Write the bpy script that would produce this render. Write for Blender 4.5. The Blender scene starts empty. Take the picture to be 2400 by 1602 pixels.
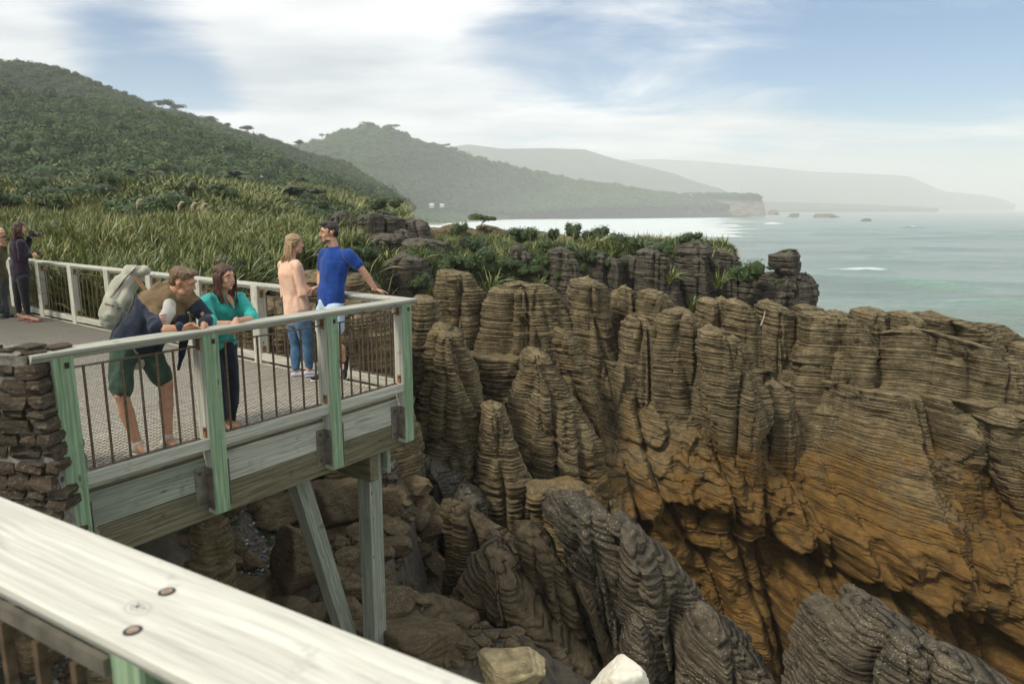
import bpy, bmesh, math, random
import numpy as np
from mathutils import Vector, Matrix, Euler
sc = bpy.context.scene
C = sc.collection
random.seed(7)
# ---------------------------------------------------------------- camera
F = 1640.0; CX = 1160.0; PITCH = math.atan(314 / F); CH = 1.95
cam_d = bpy.data.cameras.new('camera'); cam = bpy.data.objects.new('camera', cam_d); C.objects.link(cam)
cam.location = (0, 0, CH); cam.rotation_euler = (math.pi / 2 - PITCH, 0, 0)
cam_d.sensor_width = 36; cam_d.lens = 36 * F / 2400; cam_d.shift_x = (1200 - CX) / 2400
cam_d.clip_start = 0.05; cam_d.clip_end = 40000
cam_d.dof.use_dof = True; cam_d.dof.focus_distance = 8.0; cam_d.dof.aperture_fstop = 4.0
sc.camera = cam
# ---------------------------------------------------------------- light
SUN_EL = math.radians(48); SUN_AZ = math.radians(-128)      # azimuth from +Y towards +X: sun behind the left shoulder
w = bpy.data.worlds.new('World'); sc.world = w; w.use_nodes = True
wt = w.node_tree; wt.nodes.clear()
def wn(t, **k):
    n = wt.nodes.new(t)
    for a, b in k.items(): setattr(n, a, b)
    return n
wl = wt.links.new
def wmath(op, a, b=None, c=None, clamp=False):
    n = wn('ShaderNodeMath', operation=op, use_clamp=clamp)
    for i, q in enumerate((a, b, c)):
        if q is None: continue
        if isinstance(q, (int, float)): n.inputs[i].default_value = q
        else: wl(q, n.inputs[i])
    return n.outputs[0]
sky = wn('ShaderNodeTexSky', sky_type='NISHITA', sun_disc=False, sun_elevation=SUN_EL, sun_rotation=SUN_AZ)
sky.air_density = 1.0; sky.dust_density = 0.15; sky.ozone_density = 4.5; sky.altitude = 20
geo = wn('ShaderNodeTexCoord'); sep = wn('ShaderNodeSeparateXYZ'); wl(geo.outputs['Generated'], sep.inputs[0])
zc = wmath('MAXIMUM', wmath('ADD', sep.outputs[2], 0.12), 0.05)
px = wmath('DIVIDE', sep.outputs[0], zc); py = wmath('DIVIDE', sep.outputs[1], zc)
comb = wn('ShaderNodeCombineXYZ'); wl(px, comb.inputs[0]); wl(py, comb.inputs[1])
mp = wn('ShaderNodeMapping'); mp.inputs['Location'].default_value = (3.1, 1.7, 0); mp.inputs['Rotation'].default_value = (0, 0, math.radians(-14)); mp.inputs['Scale'].default_value = (0.62, 1.0, 1)
wl(comb.outputs[0], mp.inputs[0])
n1 = wn('ShaderNodeTexNoise'); n1.inputs['Scale'].default_value = 1.0; n1.inputs['Detail'].default_value = 9; n1.inputs['Roughness'].default_value = 0.58; n1.inputs['Distortion'].default_value = 0.5
wl(mp.outputs[0], n1.inputs[0])
def lobe(u, v, sharp):                      # closeness of the view direction to a break in the clouds
    x = (u - CX) / F; y = (801 - v) / F
    d = Vector((x, math.cos(PITCH) + y * math.sin(PITCH), -math.sin(PITCH) + y * math.cos(PITCH))).normalized()
    vm = wn('ShaderNodeVectorMath', operation='DOT_PRODUCT'); wl(geo.outputs['Generated'], vm.inputs[0]); vm.inputs[1].default_value = d
    return wmath('POWER', wmath('MAXIMUM', vm.outputs['Value'], 0.0), sharp)
brk = wmath('ADD', wmath('MULTIPLY', lobe(2420, 40, 26), 0.40), wmath('MULTIPLY', lobe(1300, 10, 70), 0.34))
brk = wmath('ADD', brk, wmath('MULTIPLY', lobe(300, 110, 260), 0.46))
brk = wmath('ADD', brk, wmath('MULTIPLY', lobe(500, 165, 700), 0.22))
brk = wmath('ADD', brk, wmath('MULTIPLY', lobe(1900, 60, 60), 0.16))
cov = wmath('SUBTRACT', wmath('ADD', n1.outputs[0], 0.20), brk)
mr = wn('ShaderNodeMapRange', interpolation_type='SMOOTHSTEP'); mr.inputs[1].default_value = 0.30; mr.inputs[2].default_value = 0.60; wl(cov, mr.inputs[0])
n2 = wn('ShaderNodeTexNoise'); n2.inputs['Scale'].default_value = 1.3; n2.inputs['Detail'].default_value = 8; wl(mp.outputs[0], n2.inputs[0])
cr = wn('ShaderNodeValToRGB'); cr.color_ramp.elements[0].position = 0.35; cr.color_ramp.elements[0].color = (0.50, 0.57, 0.635, 1)
cr.color_ramp.elements[1].position = 0.62; cr.color_ramp.elements[1].color = (0.97, 0.98, 0.985, 1); wl(n2.outputs[0], cr.inputs[0])
cs = wn('ShaderNodeVectorMath', operation='SCALE'); wl(cr.outputs[0], cs.inputs[0]); cs.inputs['Scale'].default_value = 8.4
mx = wn('ShaderNodeMix', data_type='RGBA'); wl(wmath('MULTIPLY', mr.outputs[0], 0.97), mx.inputs[0]); hs = wn('ShaderNodeHueSaturation'); hs.inputs['Saturation'].default_value = 1.85; hs.inputs['Value'].default_value = .72; wl(sky.outputs[0], hs.inputs['Color']); wl(hs.outputs[0], mx.inputs[6]); wl(cs.outputs[0], mx.inputs[7])
bg = wn('ShaderNodeBackground'); bg.inputs[1].default_value = 0.12; wl(mx.outputs[2], bg.inputs[0])
wo = wn('ShaderNodeOutputWorld'); wl(bg.outputs[0], wo.inputs[0])
sd = bpy.data.lights.new('sun', 'SUN'); sd.energy = 3.0; sd.angle = math.radians(10); sd.color = (1.0, 0.93, 0.80)
sun = bpy.data.objects.new('sun', sd); C.objects.link(sun)
sdir = Vector((math.sin(SUN_AZ) * math.cos(SUN_EL), math.cos(SUN_AZ) * math.cos(SUN_EL), math.sin(SUN_EL)))
sun.rotation_euler = (-sdir).to_track_quat('-Z', 'Y').to_euler()
sc.view_settings.view_transform = 'Standard'; sc.view_settings.look = 'None'; sc.view_settings.exposure = 0.22; sc.view_settings.gamma = 1
sc.view_settings.use_curve_mapping = False
sc.render.engine = 'CYCLES'
cy = sc.cycles; cy.max_bounces = 6; cy.diffuse_bounces = 3; cy.glossy_bounces = 2; cy.transmission_bounces = 2; cy.transparent_max_bounces = 6; cy.volume_bounces = 3
cy.use_denoising = True; cy.caustics_reflective = False; cy.caustics_refractive = False; cy.use_adaptive_sampling = True

# ---------------------------------------------------------------- helpers: pixels of the 2400x1602 photograph to points
def ray(u, v):
    x = (u - CX) / F; y = (801 - v) / F
    return (x, math.cos(PITCH) + y * math.sin(PITCH), -math.sin(PITCH) + y * math.cos(PITCH))
def at(u, v, Y):
    d = ray(u, v); t = Y / d[1]; return Vector((d[0] * t, Y, CH + d[2] * t))
def atz(u, v, z):
    d = ray(u, v); t = (z - CH) / d[2]; return Vector((d[0] * t, d[1] * t, z))
# ---------------------------------------------------------------- helpers: noise
def _h(i, j, k, seed):
    with np.errstate(over='ignore'):
        n = (i.astype(np.int64) * 374761393 + j.astype(np.int64) * 668265263 + k.astype(np.int64) * 2147483647 + seed * 974634777) & 0xFFFFFFFF
        n = ((n ^ (n >> 13)) * 1274126177) & 0xFFFFFFFF
        n = ((n ^ (n >> 16)) * 2246822519) & 0xFFFFFFFF
    return ((n >> 8) & 0xFFFF) / 65535.0
def noise(x, y, z, seed=0):
    x, y, z = np.broadcast_arrays(np.asarray(x, float), np.asarray(y, float), np.asarray(z, float))
    xi = np.floor(x); yi = np.floor(y); zi = np.floor(z)
    fx = x - xi; fy = y - yi; fz = z - zi
    fx = fx * fx * (3 - 2 * fx); fy = fy * fy * (3 - 2 * fy); fz = fz * fz * (3 - 2 * fz)
    xi = xi.astype(np.int64); yi = yi.astype(np.int64); zi = zi.astype(np.int64)
    def L(a, b, t): return a + (b - a) * t
    r = []
    for dz in (0, 1):
        a = L(_h(xi, yi, zi + dz, seed), _h(xi + 1, yi, zi + dz, seed), fx)
        b = L(_h(xi, yi + 1, zi + dz, seed), _h(xi + 1, yi + 1, zi + dz, seed), fx)
        r.append(L(a, b, fy))
    return L(r[0], r[1], fz) * 2 - 1
def fbm(x, y, z, seed=0, o=3):
    s = 0; a = 1; t = 0
    for i in range(o):
        s = s + a * noise(x * 2 ** i, y * 2 ** i, z * 2 ** i, seed + i); t += a; a *= .5
    return s / t
# ---------------------------------------------------------------- helpers: objects
def tag(o, label=None, cat=None, group=None, kind=None):
    if label: o['label'] = label
    if cat: o['category'] = cat
    if group: o['group'] = group
    if kind: o['kind'] = kind
    return o
def empty(name, loc=(0, 0, 0), rz=0.0):
    o = bpy.data.objects.new(name, None); C.objects.link(o); o.location = loc; o.rotation_euler = (0, 0, rz); o.empty_display_size = .2
    return o
def link(name, me, mat=None, parent=None, loc=(0, 0, 0)):
    if mat is not None and len(me.materials) == 0: me.materials.append(mat)
    o = bpy.data.objects.new(name, me); C.objects.link(o); o.location = loc
    if parent is not None: o.parent = parent
    return o
def mesh_np(name, v, f, smooth=True, attrs=None):
    v = np.asarray(v, np.float32).reshape(-1, 3); f = np.asarray(f, np.int32)
    me = bpy.data.meshes.new(name)
    me.vertices.add(len(v)); me.vertices.foreach_set('co', v.ravel())
    n, k = f.shape
    me.loops.add(n * k); me.loops.foreach_set('vertex_index', f.ravel())
    me.polygons.add(n); me.polygons.foreach_set('loop_start', np.arange(n, dtype=np.int32) * k)
    try: me.polygons.foreach_set('loop_total', np.full(n, k, np.int32))
    except Exception: pass
    me.polygons.foreach_set('use_smooth', np.full(n, smooth, bool))
    for kx, a in (attrs or {}).items():
        at_ = me.attributes.new(kx, 'FLOAT', 'POINT'); at_.data.foreach_set('value', np.asarray(a, np.float32).ravel())
    me.update(calc_edges=True); me.validate()
    return me
def grid_faces(nr, nc, wrap=False):
    i = np.arange(nr - 1)[:, None]; j = np.arange(nc if wrap else nc - 1)[None, :]
    a = i * nc + j; b = i * nc + (j + 1) % nc; c = (i + 1) * nc + (j + 1) % nc; d = (i + 1) * nc + j
    return np.stack([a, b, c, d], -1).reshape(-1, 4)
def bm_mesh(name, bm, smooth=False):
    me = bpy.data.meshes.new(name); bm.to_mesh(me); bm.free()
    if smooth:
        me.polygons.foreach_set('use_smooth', [True] * len(me.polygons))
    return me
def bm_box(bm, c, s, M=None):
    r = bmesh.ops.create_cube(bm, size=1.0)
    for q in r['verts']:
        q.co = Vector((q.co.x * s[0] + c[0], q.co.y * s[1] + c[1], q.co.z * s[2] + c[2]))
        if M: q.co = M @ q.co
    return r['verts']
def axis_mat(p0, p1, up=(0, 0, 1)):
    p0 = Vector(p0); p1 = Vector(p1); x = (p1 - p0).normalized(); up = Vector(up)
    y = up.cross(x)
    if y.length < 1e-4: y = Vector((0, 1, 0)).cross(x)
    y.normalize(); z = x.cross(y)
    return Matrix(((x.x, y.x, z.x, p0.x), (x.y, y.y, z.y, p0.y), (x.z, y.z, z.z, p0.z), (0, 0, 0, 1)))
def beam(name, p0, p1, wy, wz, mat, parent=None, up=(0, 0, 1), bev=0.004, sec=None):
    """a timber or bar from p0 to p1; local x runs along it so the grain follows"""
    L = (Vector(p1) - Vector(p0)).length
    bm = bmesh.new()
    if sec is None: sec = [(-wy / 2, -wz / 2), (wy / 2, -wz / 2), (wy / 2, wz / 2), (-wy / 2, wz / 2)]
    a = [bm.verts.new((0, y, z)) for y, z in sec]; b = [bm.verts.new((L, y, z)) for y, z in sec]
    n = len(sec)
    for i in range(n): bm.faces.new((a[i], a[(i + 1) % n], b[(i + 1) % n], b[i]))
    bm.faces.new(a[::-1]); bm.faces.new(b)
    if bev: bmesh.ops.bevel(bm, geom=bm.edges[:], offset=bev, segments=1, affect='EDGES')
    bmesh.ops.recalc_face_normals(bm, faces=bm.faces[:])
    o = link(name, bm_mesh(name, bm), mat, parent); o.matrix_local = axis_mat(p0, p1, up)
    return o
def tube_mesh(pts, rad, seg=6, cap=True):
    """lists of verts, faces of a tube"""
    pts = [Vector(p) for p in pts]; vs = []; fs = []
    if not hasattr(rad, '__len__'): rad = [rad] * len(pts)
    prev = None
    for i, p in enumerate(pts):
        t = (pts[min(i + 1, len(pts) - 1)] - pts[max(i - 1, 0)]).normalized()
        if prev is None: prev = Vector((0, 0, 1)) if abs(t.z) < .9 else Vector((1, 0, 0))
        n = (prev - t * prev.dot(t)).normalized(); prev = n; b = t.cross(n)
        for k in range(seg):
            a = 2 * math.pi * k / seg; vs.append(p + (n * math.cos(a) + b * math.sin(a)) * rad[i])
    for i in range(len(pts) - 1):
        for k in range(seg):
            fs.append((i * seg + k, i * seg + (k + 1) % seg, (i + 1) * seg + (k + 1) % seg, (i + 1) * seg + k))
    if cap:
        fs.append(tuple(range(seg))[::-1]); fs.append(tuple(range((len(pts) - 1) * seg, len(pts) * seg)))
    return vs, fs
def pymesh(name, vs, fs, smooth=False):
    me = bpy.data.meshes.new(name); me.from_pydata([tuple(v) for v in vs], [], fs); me.update()
    if smooth: me.polygons.foreach_set('use_smooth', [True] * len(me.polygons))
    return me
class MB:
    def __init__(s): s.v = []; s.f = []
    def add(s, vs, fs):
        o = len(s.v); s.v += list(vs); s.f += [tuple(i + o for i in q) for q in fs]
    def tube(s, pts, rad, seg=6): s.add(*tube_mesh(pts, rad, seg)); return s
    def box(s, c, d, M=None):
        vs = [Vector((c[0] + a * d[0] / 2, c[1] + b * d[1] / 2, c[2] + e * d[2] / 2)) for a in (-1, 1) for b in (-1, 1) for e in (-1, 1)]
        if M: vs = [M @ q for q in vs]
        s.add(vs, [(0, 1, 3, 2), (4, 6, 7, 5), (0, 4, 5, 1), (2, 3, 7, 6), (0, 2, 6, 4), (1, 5, 7, 3)])
        return s
    def build(s, name, mat, parent=None, smooth=False): return link(name, pymesh(name, s.v, s.f, smooth), mat, parent)

# ---------------------------------------------------------------- materials
def newmat(name):
    m = bpy.data.materials.new(name); m.use_nodes = True; t = m.node_tree
    return m, t, t.nodes['Principled BSDF']
def N(t, ty, **k):
    n = t.nodes.new(ty)
    for a, b in k.items():
        if a in n.inputs: n.inputs[a].default_value = b
        else: setattr(n, a, b)
    return n
def ramp(t, src, stops):
    r = t.nodes.new('ShaderNodeValToRGB'); e = r.color_ramp.elements
    while len(e) < len(stops): e.new(0.5)
    for q, (p, c) in zip(e, stops): q.position = p; q.color = (c[0], c[1], c[2], 1)
    t.links.new(src, r.inputs[0]); return r.outputs[0]
def mixc(t, fac, a, b, mode='MIX'):
    m = t.nodes.new('ShaderNodeMix'); m.data_type = 'RGBA'; m.blend_type = mode
    for i, q in ((0, fac), (6, a), (7, b)):
        if isinstance(q, (int, float)): m.inputs[i].default_value = q
        elif isinstance(q, (tuple, list)): m.inputs[i].default_value = (*q[:3], 1)
        else: t.links.new(q, m.inputs[i])
    return m.outputs[2]
def mathn(t, op, a, b=None, clamp=False):
    n = t.nodes.new('ShaderNodeMath'); n.operation = op; n.use_clamp = clamp
    for i, q in enumerate((a, b)):
        if q is None: continue
        if isinstance(q, (int, float)): n.inputs[i].default_value = q
        else: t.links.new(q, n.inputs[i])
    return n.outputs[0]
def coords(t, kind='Object', scale=(1, 1, 1), rnd=False):
    if kind == 'World': src = t.nodes.new('ShaderNodeNewGeometry').outputs['Position']
    else: src = t.nodes.new('ShaderNodeTexCoord').outputs[kind]
    m = t.nodes.new('ShaderNodeMapping'); m.inputs['Scale'].default_value = scale; t.links.new(src, m.inputs[0])
    if rnd:
        oi = t.nodes.new('ShaderNodeObjectInfo'); c = t.nodes.new('ShaderNodeCombineXYZ')
        for i, k in enumerate((37.0, 91.0, 53.0)): t.links.new(mathn(t, 'MULTIPLY', oi.outputs['Random'], k), c.inputs[i])
        t.links.new(c.outputs[0], m.inputs['Location'])
    return m.outputs[0]
def noi(t, vec, scale, detail=3, rough=.5, dist=0):
    n = N(t, 'ShaderNodeTexNoise', Scale=scale, Detail=detail, Roughness=rough, Distortion=dist); t.links.new(vec, n.inputs['Vector']); return n.outputs[0]
def bump(t, b, h, strength=.3, dist=.01):
    n = N(t, 'ShaderNodeBump', Strength=strength, Distance=dist); t.links.new(h, n.inputs['Height']); t.links.new(n.outputs[0], b.inputs['Normal'])
def solid(name, col, rough=.6, metal=0, var=0.0, scale=20, bumpy=0.0, spec=.5):
    m, t, b = newmat(name); b.inputs['Roughness'].default_value = rough; b.inputs['Metallic'].default_value = metal
    b.inputs['Specular IOR Level'].default_value = spec
    b.inputs['Base Color'].default_value = (*col, 1)
    if var or bumpy:
        n = noi(t, coords(t, 'Object'), scale, 4, .6)
        if var:
            t.links.new(ramp(t, n, [(.3, [c * (1 - var) for c in col]), (.7, [min(1, c * (1 + var)) for c in col])]), b.inputs['Base Color'])
        if bumpy: bump(t, b, n, bumpy, .01)
    return m
def wood(name, light, dark, tint=None, tintamt=.5, rough=.75, knots=True, grain=1.0):
    m, t, b = newmat(name); b.inputs['Roughness'].default_value = rough; b.inputs['Specular IOR Level'].default_value = .25
    v = coords(t, 'Object', (1, 1, 1), True)
    warp = noi(t, v, 1.6, 2); cmb = t.nodes.new('ShaderNodeVectorMath'); cmb.operation = 'MULTIPLY_ADD'
    s = t.nodes.new('ShaderNodeCombineXYZ'); t.links.new(warp, s.inputs[1]); t.links.new(warp, s.inputs[2]); t.links.new(s.outputs[0], cmb.inputs[0])
    cmb.inputs[1].default_value = (.0, .05, .05); t.links.new(v, cmb.inputs[2])
    mp_ = t.nodes.new('ShaderNodeMapping'); mp_.inputs['Scale'].default_value = (1.4 * grain, 60 * grain, 60 * grain); t.links.new(cmb.outputs[0], mp_.inputs[0])
    g = noi(t, mp_.outputs[0], 1.0, 5, .62)
    mp2 = t.nodes.new('ShaderNodeMapping'); mp2.inputs['Scale'].default_value = (2.2, 14, 14); t.links.new(cmb.outputs[0], mp2.inputs[0])
    g2 = noi(t, mp2.outputs[0], 1.0, 4, .6)
    col = ramp(t, g, [(.28, [c * .62 for c in dark]), (.45, dark), (.62, light)])
    col = mixc(t, mathn(t, 'MULTIPLY', ramp(t, g2, [(.35, (1, 1, 1)), (.6, (0, 0, 0))]), .45), col, dark)
    if tint:
        tn = noi(t, v, 1.3, 3); col = mixc(t, mathn(t, 'MULTIPLY', ramp(t, tn, [(.3, (.45,) * 3), (.65, (1, 1, 1))]), tintamt), col, tint, 'MULTIPLY')
    st = noi(t, v, 6, 4, .7); col = mixc(t, ramp(t, st, [(.60, (0, 0, 0)), (.74, (.6,) * 3)]), col, [c * .35 for c in dark])
    if knots:
        vo = t.nodes.new('ShaderNodeTexVoronoi'); vo.inputs['Scale'].default_value = 1.0
        mp3 = t.nodes.new('ShaderNodeMapping'); mp3.inputs['Scale'].default_value = (2.6, 7, 7); t.links.new(v, mp3.inputs[0]); t.links.new(mp3.outputs[0], vo.inputs['Vector'])
        col = mixc(t, ramp(t, vo.outputs['Distance'], [(.05, (.8,) * 3), (.10, (.0,) * 3)]), col, [dark[0] * .4, dark[1] * .32, dark[2] * .28])
    t.links.new(col, b.inputs['Base Color']); bump(t, b, g, .5, .004)
    return m
M = {}
M['w_white'] = wood('weathered_white_timber', (.58, .56, .49), (.40, .385, .33), (.95, 1.0, .94), .4)
M['w_fore'] = wood('bleached_rail_timber', (.72, .70, .62), (.56, .54, .47), None, 0, knots=False, grain=.9)
M['w_grey'] = wood('grey_green_timber', (.36, .36, .30), (.22, .225, .185), (.90, 1.0, .92), .7)
M['w_green'] = wood('treated_green_timber', (.33, .43, .29), (.20, .275, .17), (.88, 1.0, .90), .5)
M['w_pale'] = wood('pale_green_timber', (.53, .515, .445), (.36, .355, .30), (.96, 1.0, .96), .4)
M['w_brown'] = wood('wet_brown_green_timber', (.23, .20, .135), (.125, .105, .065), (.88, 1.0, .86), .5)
M['w_deck'] = wood('deck_board_timber', (.62, .58, .49), (.40, .37, .30), None, 0)
M['steel'] = solid('rusty_steel_bar', (.125, .085, .052), .55, .35, .5, 30, .3)
M['galv'] = solid('dull_galvanised_steel', (.20, .18, .145), .5, .4, .4, 12, .15)
M['rust'] = solid('orange_rust_plate', (.26, .12, .035), .8, .1, .5, 60, .3)
M['wire'] = solid('dark_wire_netting', (.06, .052, .04), .6, .3)
M['bolt'] = solid('bolt_steel', (.16, .12, .09), .5, .6, .3, 80)
M['brightmetal'] = solid('bright_copper_screw', (.45, .32, .22), .35, .6, .4, 120)
M['black'] = solid('black_plastic', (.015, .015, .017), .4)
# rock
def rockmat(name, greyA, greyB, orangeA=(.21, .115, .028), orangeB=(.095, .055, .018), fleck=.5, fine=1.0):
    m, t, b = newmat(name); b.inputs['Roughness'].default_value = .9; b.inputs['Specular IOR Level'].default_value = .2
    v = coords(t, 'World', (1, 1, 1))
    big = noi(t, v, .55, 4, .6); mid = noi(t, v, 3.2, 5, .65)
    vs = coords(t, 'World', (5.0, 5.0, 34)); st = noi(t, vs, 1.0, 3, .6)
    grey = ramp(t, mid, [(.3, greyB), (.68, greyA)])
    grey = mixc(t, ramp(t, st, [(.38, (.55,) * 3), (.62, (0, 0, 0))]), grey, [c * .62 for c in greyB])
    org = ramp(t, mid, [(.3, orangeB), (.7, orangeA)])
    org = mixc(t, ramp(t, st, [(.40, (.4,) * 3), (.6, (0, 0, 0))]), org, [c * .6 for c in orangeB])
    a = t.nodes.new('ShaderNodeAttribute'); a.attribute_name = 'stain'
    sfac = mathn(t, 'ADD', a.outputs['Fac'], mathn(t, 'ADD', mathn(t, 'MULTIPLY', mathn(t, 'SUBTRACT', big, .5), 1.5), mathn(t, 'MULTIPLY', mathn(t, 'SUBTRACT', mid, .5), .9)), True)
    sfac = ramp(t, sfac, [(.22, (0, 0, 0)), (.72, (1, 1, 1))])
    col = mixc(t, sfac, grey, org)
    fl = noi(t, coords(t, 'World', (1, 1, 1.6)), 26 if fine < 1.5 else 36, 2, .5); flm = noi(t, v, 1.1, 2)
    ff = mathn(t, 'MULTIPLY', ramp(t, fl, [(.615, (0, 0, 0)), (.665, (1, 1, 1))]), ramp(t, flm, [(.35, (.15,) * 3), (.62, (1, 1, 1))]))
    ff = mathn(t, 'MULTIPLY', ff, mathn(t, 'SUBTRACT', fleck, mathn(t, 'MULTIPLY', sfac, fleck * .75)))
    col = mixc(t, ff, col, (.50, .47, .39))
    dk = noi(t, v, 1.7, 5, .7); col = mixc(t, ramp(t, dk, [(.58, (0, 0, 0)), (.72, (.55,) * 3)]), col, (.055, .052, .042))
    ms = t.nodes.new('ShaderNodeAttribute'); ms.attribute_name = 'moss'
    col = mixc(t, mathn(t, 'MULTIPLY', ms.outputs['Fac'], ramp(t, noi(t, v, 9, 4, .7), [(.42, (0, 0, 0)), (.55, (1, 1, 1))])), col, (.05, .085, .015))
    t.links.new(col, b.inputs['Base Color'])
    hh = mathn(t, 'ADD', noi(t, v, 14 * fine, 6, .7), mathn(t, 'MULTIPLY', st, .9)); bump(t, b, hh, .95, .035)
    return m
M['rock'] = rockmat('layered_limestone', (.275, .215, .118), (.092, .068, .034))
M['rock_near'] = rockmat('lichened_dark_limestone', (.19, .155, .105), (.072, .058, .038), fleck=.75, fine=2)
M['rock_dark'] = rockmat('dark_grey_limestone', (.150, .132, .100), (.066, .057, .043), fleck=.5)
M['rock_brown'] = rockmat('brown_boulder_stone', (.20, .150, .085), (.085, .062, .034), fleck=.30, fine=2)
M['stone_white'] = solid('pale_cut_stone', (.75, .70, .58), .85, 0, .12, 14, .4)
M['stone_cream'] = rockmat('cream_sandstone', (.58, .47, .27), (.20, .16, .09), fleck=.2, fine=2)
M['mortar'] = solid('rough_grey_mortar', (.20, .185, .155), .95, 0, .45, 25, .9)
M['wallstone'] = rockmat('brown_wall_stone', (.17, .13, .09), (.055, .042, .03), (.17, .065, .03), (.08, .04, .02), fleck=.3, fine=3)
def leafmat(name, stops, rough=.5, trans=.0):
    m, t, b = newmat(name); b.inputs['Roughness'].default_value = rough; b.inputs['Specular IOR Level'].default_value = .35
    a = t.nodes.new('ShaderNodeAttribute'); a.attribute_name = 'tone'
    oi = t.nodes.new('ShaderNodeObjectInfo')
    fac = mathn(t, 'ADD', mathn(t, 'MULTIPLY', a.outputs['Fac'], .7), mathn(t, 'MULTIPLY', oi.outputs['Random'], .3))
    big = noi(t, coords(t, 'World'), .12, 3); fac = mathn(t, 'ADD', fac, mathn(t, 'ADD', mathn(t, 'MULTIPLY', mathn(t, 'SUBTRACT', big, .5), .7), mathn(t, 'MULTIPLY', mathn(t, 'SUBTRACT', noi(t, coords(t, 'World'), .018, 4, .6), .5), 1.1)), True)
    t.links.new(ramp(t, fac, stops), b.inputs['Base Color'])
    return m
M['flax'] = leafmat('flax_leaves', [(.0, (.03, .048, .012)), (.35, (.095, .13, .03)), (.6, (.18, .20, .055)), (.8, (.31, .28, .11)), (1, (.42, .35, .19))], .42)
M['leaf'] = leafmat('shrub_leaves', [(.0, (.020, .034, .010)), (.4, (.042, .070, .016)), (.75, (.085, .12, .028)), (1, (.17, .18, .06))], .5)
M['forest'] = leafmat('forest_canopy', [(.0, (.013, .030, .008)), (.35, (.026, .060, .012)), (.7, (.055, .10, .020)), (.92, (.11, .15, .04)), (1, (.15, .14, .07))], .7)
M['forest_mid'] = leafmat('forest_canopy_painted_sun', [(.0, (.022, .055, .012)), (.4, (.045, .105, .02)), (.75, (.085, .16, .03)), (1, (.17, .20, .07))], .7)  # brighter copy of the forest greens, sunlight put into the colour
M['bark'] = solid('grey_bark', (.10, .085, .065), .9, 0, .3, 20, .5)
# ================================================================ viewing platform and railings
P0 = Vector((-2.94, 4.60, 0)); PANG = math.atan2(.803, .595)
PM = Matrix.Translation(P0) @ Matrix.Rotation(PANG, 4, 'Z'); PMI = PM.inverted()
def pl(x, y, z): return PM @ Vector((x, y, z))
def inplane(u, v, yp):
    """pixel -> platform-local point on the plane y'=yp"""
    o = PMI @ Vector((0, 0, CH)); d = PMI.to_3x3() @ Vector(ray(u, v)); t = (yp - o.y) / d.y; return o + d * t
DEEP = 13.0; FRONT = 3.46
plat = empty('viewing_platform', P0, PANG)
tag(plat, 'timber viewing platform jutting over the rocks, floored with boards under wire netting', 'platform')
nb = int((DEEP - .12) / .147)
for i in range(nb):
    beam('deck_board', (-.02, .13 + .147 * i + .07, -.035), (FRONT - .08, .13 + .147 * i + .07, -.035), .141, .045, M['w_deck'], plat, bev=.003)
# left extension of the walkway (behind the stone wall)
for i in range(36):
    beam('deck_board', (-5.2, 3.2 + .147 * i + .07, -.036), (-.03, 3.2 + .147 * i + .07, -.036), .141, .045, M['w_deck'], plat, bev=.003)
vs = []; fs = []
def clip_line(c, s, ang, x0, x1, y0, y1):
    d = Vector((math.cos(ang), math.sin(ang), 0)); n = Vector((-d.y, d.x, 0)); p = n * c; ts = []
    for ax, lo, hi in ((0, x0, x1), (1, y0, y1)):
        if abs(d[ax]) < 1e-6: continue
        a = (lo - p[ax]) / d[ax]; b = (hi - p[ax]) / d[ax]; ts.append((min(a, b), max(a, b)))
    a = max(t[0] for t in ts); b = min(t[1] for t in ts)
    return (p + d * a, p + d * b) if b - a > .02 else None
for ang in (math.radians(32), math.radians(-32)):
    for (x0, x1, y0, y1) in ((0.0, FRONT - .16, .17, DEEP - .2), (-5.1, -.02, 3.25, 8.4)):
        for k in range(-500, 500):
            g = clip_line(k * .046, 0, ang, x0, x1, y0, y1)
            if not g: continue
            a, b = g; n = Vector((-(b - a).y, (b - a).x, 0)).normalized() * .0019
            o = len(vs); z0 = -.0122; z1 = -.0088
            vs += [a - n + Vector((0, 0, z0)), a + n + Vector((0, 0, z0)), a + Vector((0, 0, z1)), b - n + Vector((0, 0, z0)), b + n + Vector((0, 0, z0)), b + Vector((0, 0, z1))]
            fs += [(o, o + 2, o + 5, o + 3), (o + 1, o + 4, o + 5, o + 2)]
tag(link('wire_netting', pymesh('wire_netting', vs, fs), M['wire'], plat), kind='stuff')
POSTX = [.03, 1.12, 2.37, 3.38]
BACKY = [1.30 + 1.31 * i for i in range(8)]
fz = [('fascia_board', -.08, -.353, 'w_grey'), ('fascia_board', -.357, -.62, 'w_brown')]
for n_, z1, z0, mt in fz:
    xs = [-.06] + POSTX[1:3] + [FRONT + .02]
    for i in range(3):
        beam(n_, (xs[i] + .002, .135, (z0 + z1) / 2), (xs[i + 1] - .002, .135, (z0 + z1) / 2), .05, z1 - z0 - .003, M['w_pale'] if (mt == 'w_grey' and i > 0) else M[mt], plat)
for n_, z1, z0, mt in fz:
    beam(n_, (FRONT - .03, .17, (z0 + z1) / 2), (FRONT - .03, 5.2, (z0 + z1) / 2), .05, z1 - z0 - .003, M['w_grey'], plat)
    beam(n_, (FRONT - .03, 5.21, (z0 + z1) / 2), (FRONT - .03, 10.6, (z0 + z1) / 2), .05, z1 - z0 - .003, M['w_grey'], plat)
beam('edge_board', (-.02, .155, -.062), (FRONT - .06, .155, -.062), .05, .03, M['w_brown'], plat)
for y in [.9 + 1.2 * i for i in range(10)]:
    beam('joist', (0.0, y, -.20), (FRONT - .08, y, -.20), .05, .27, M['w_brown'], plat)
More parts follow.
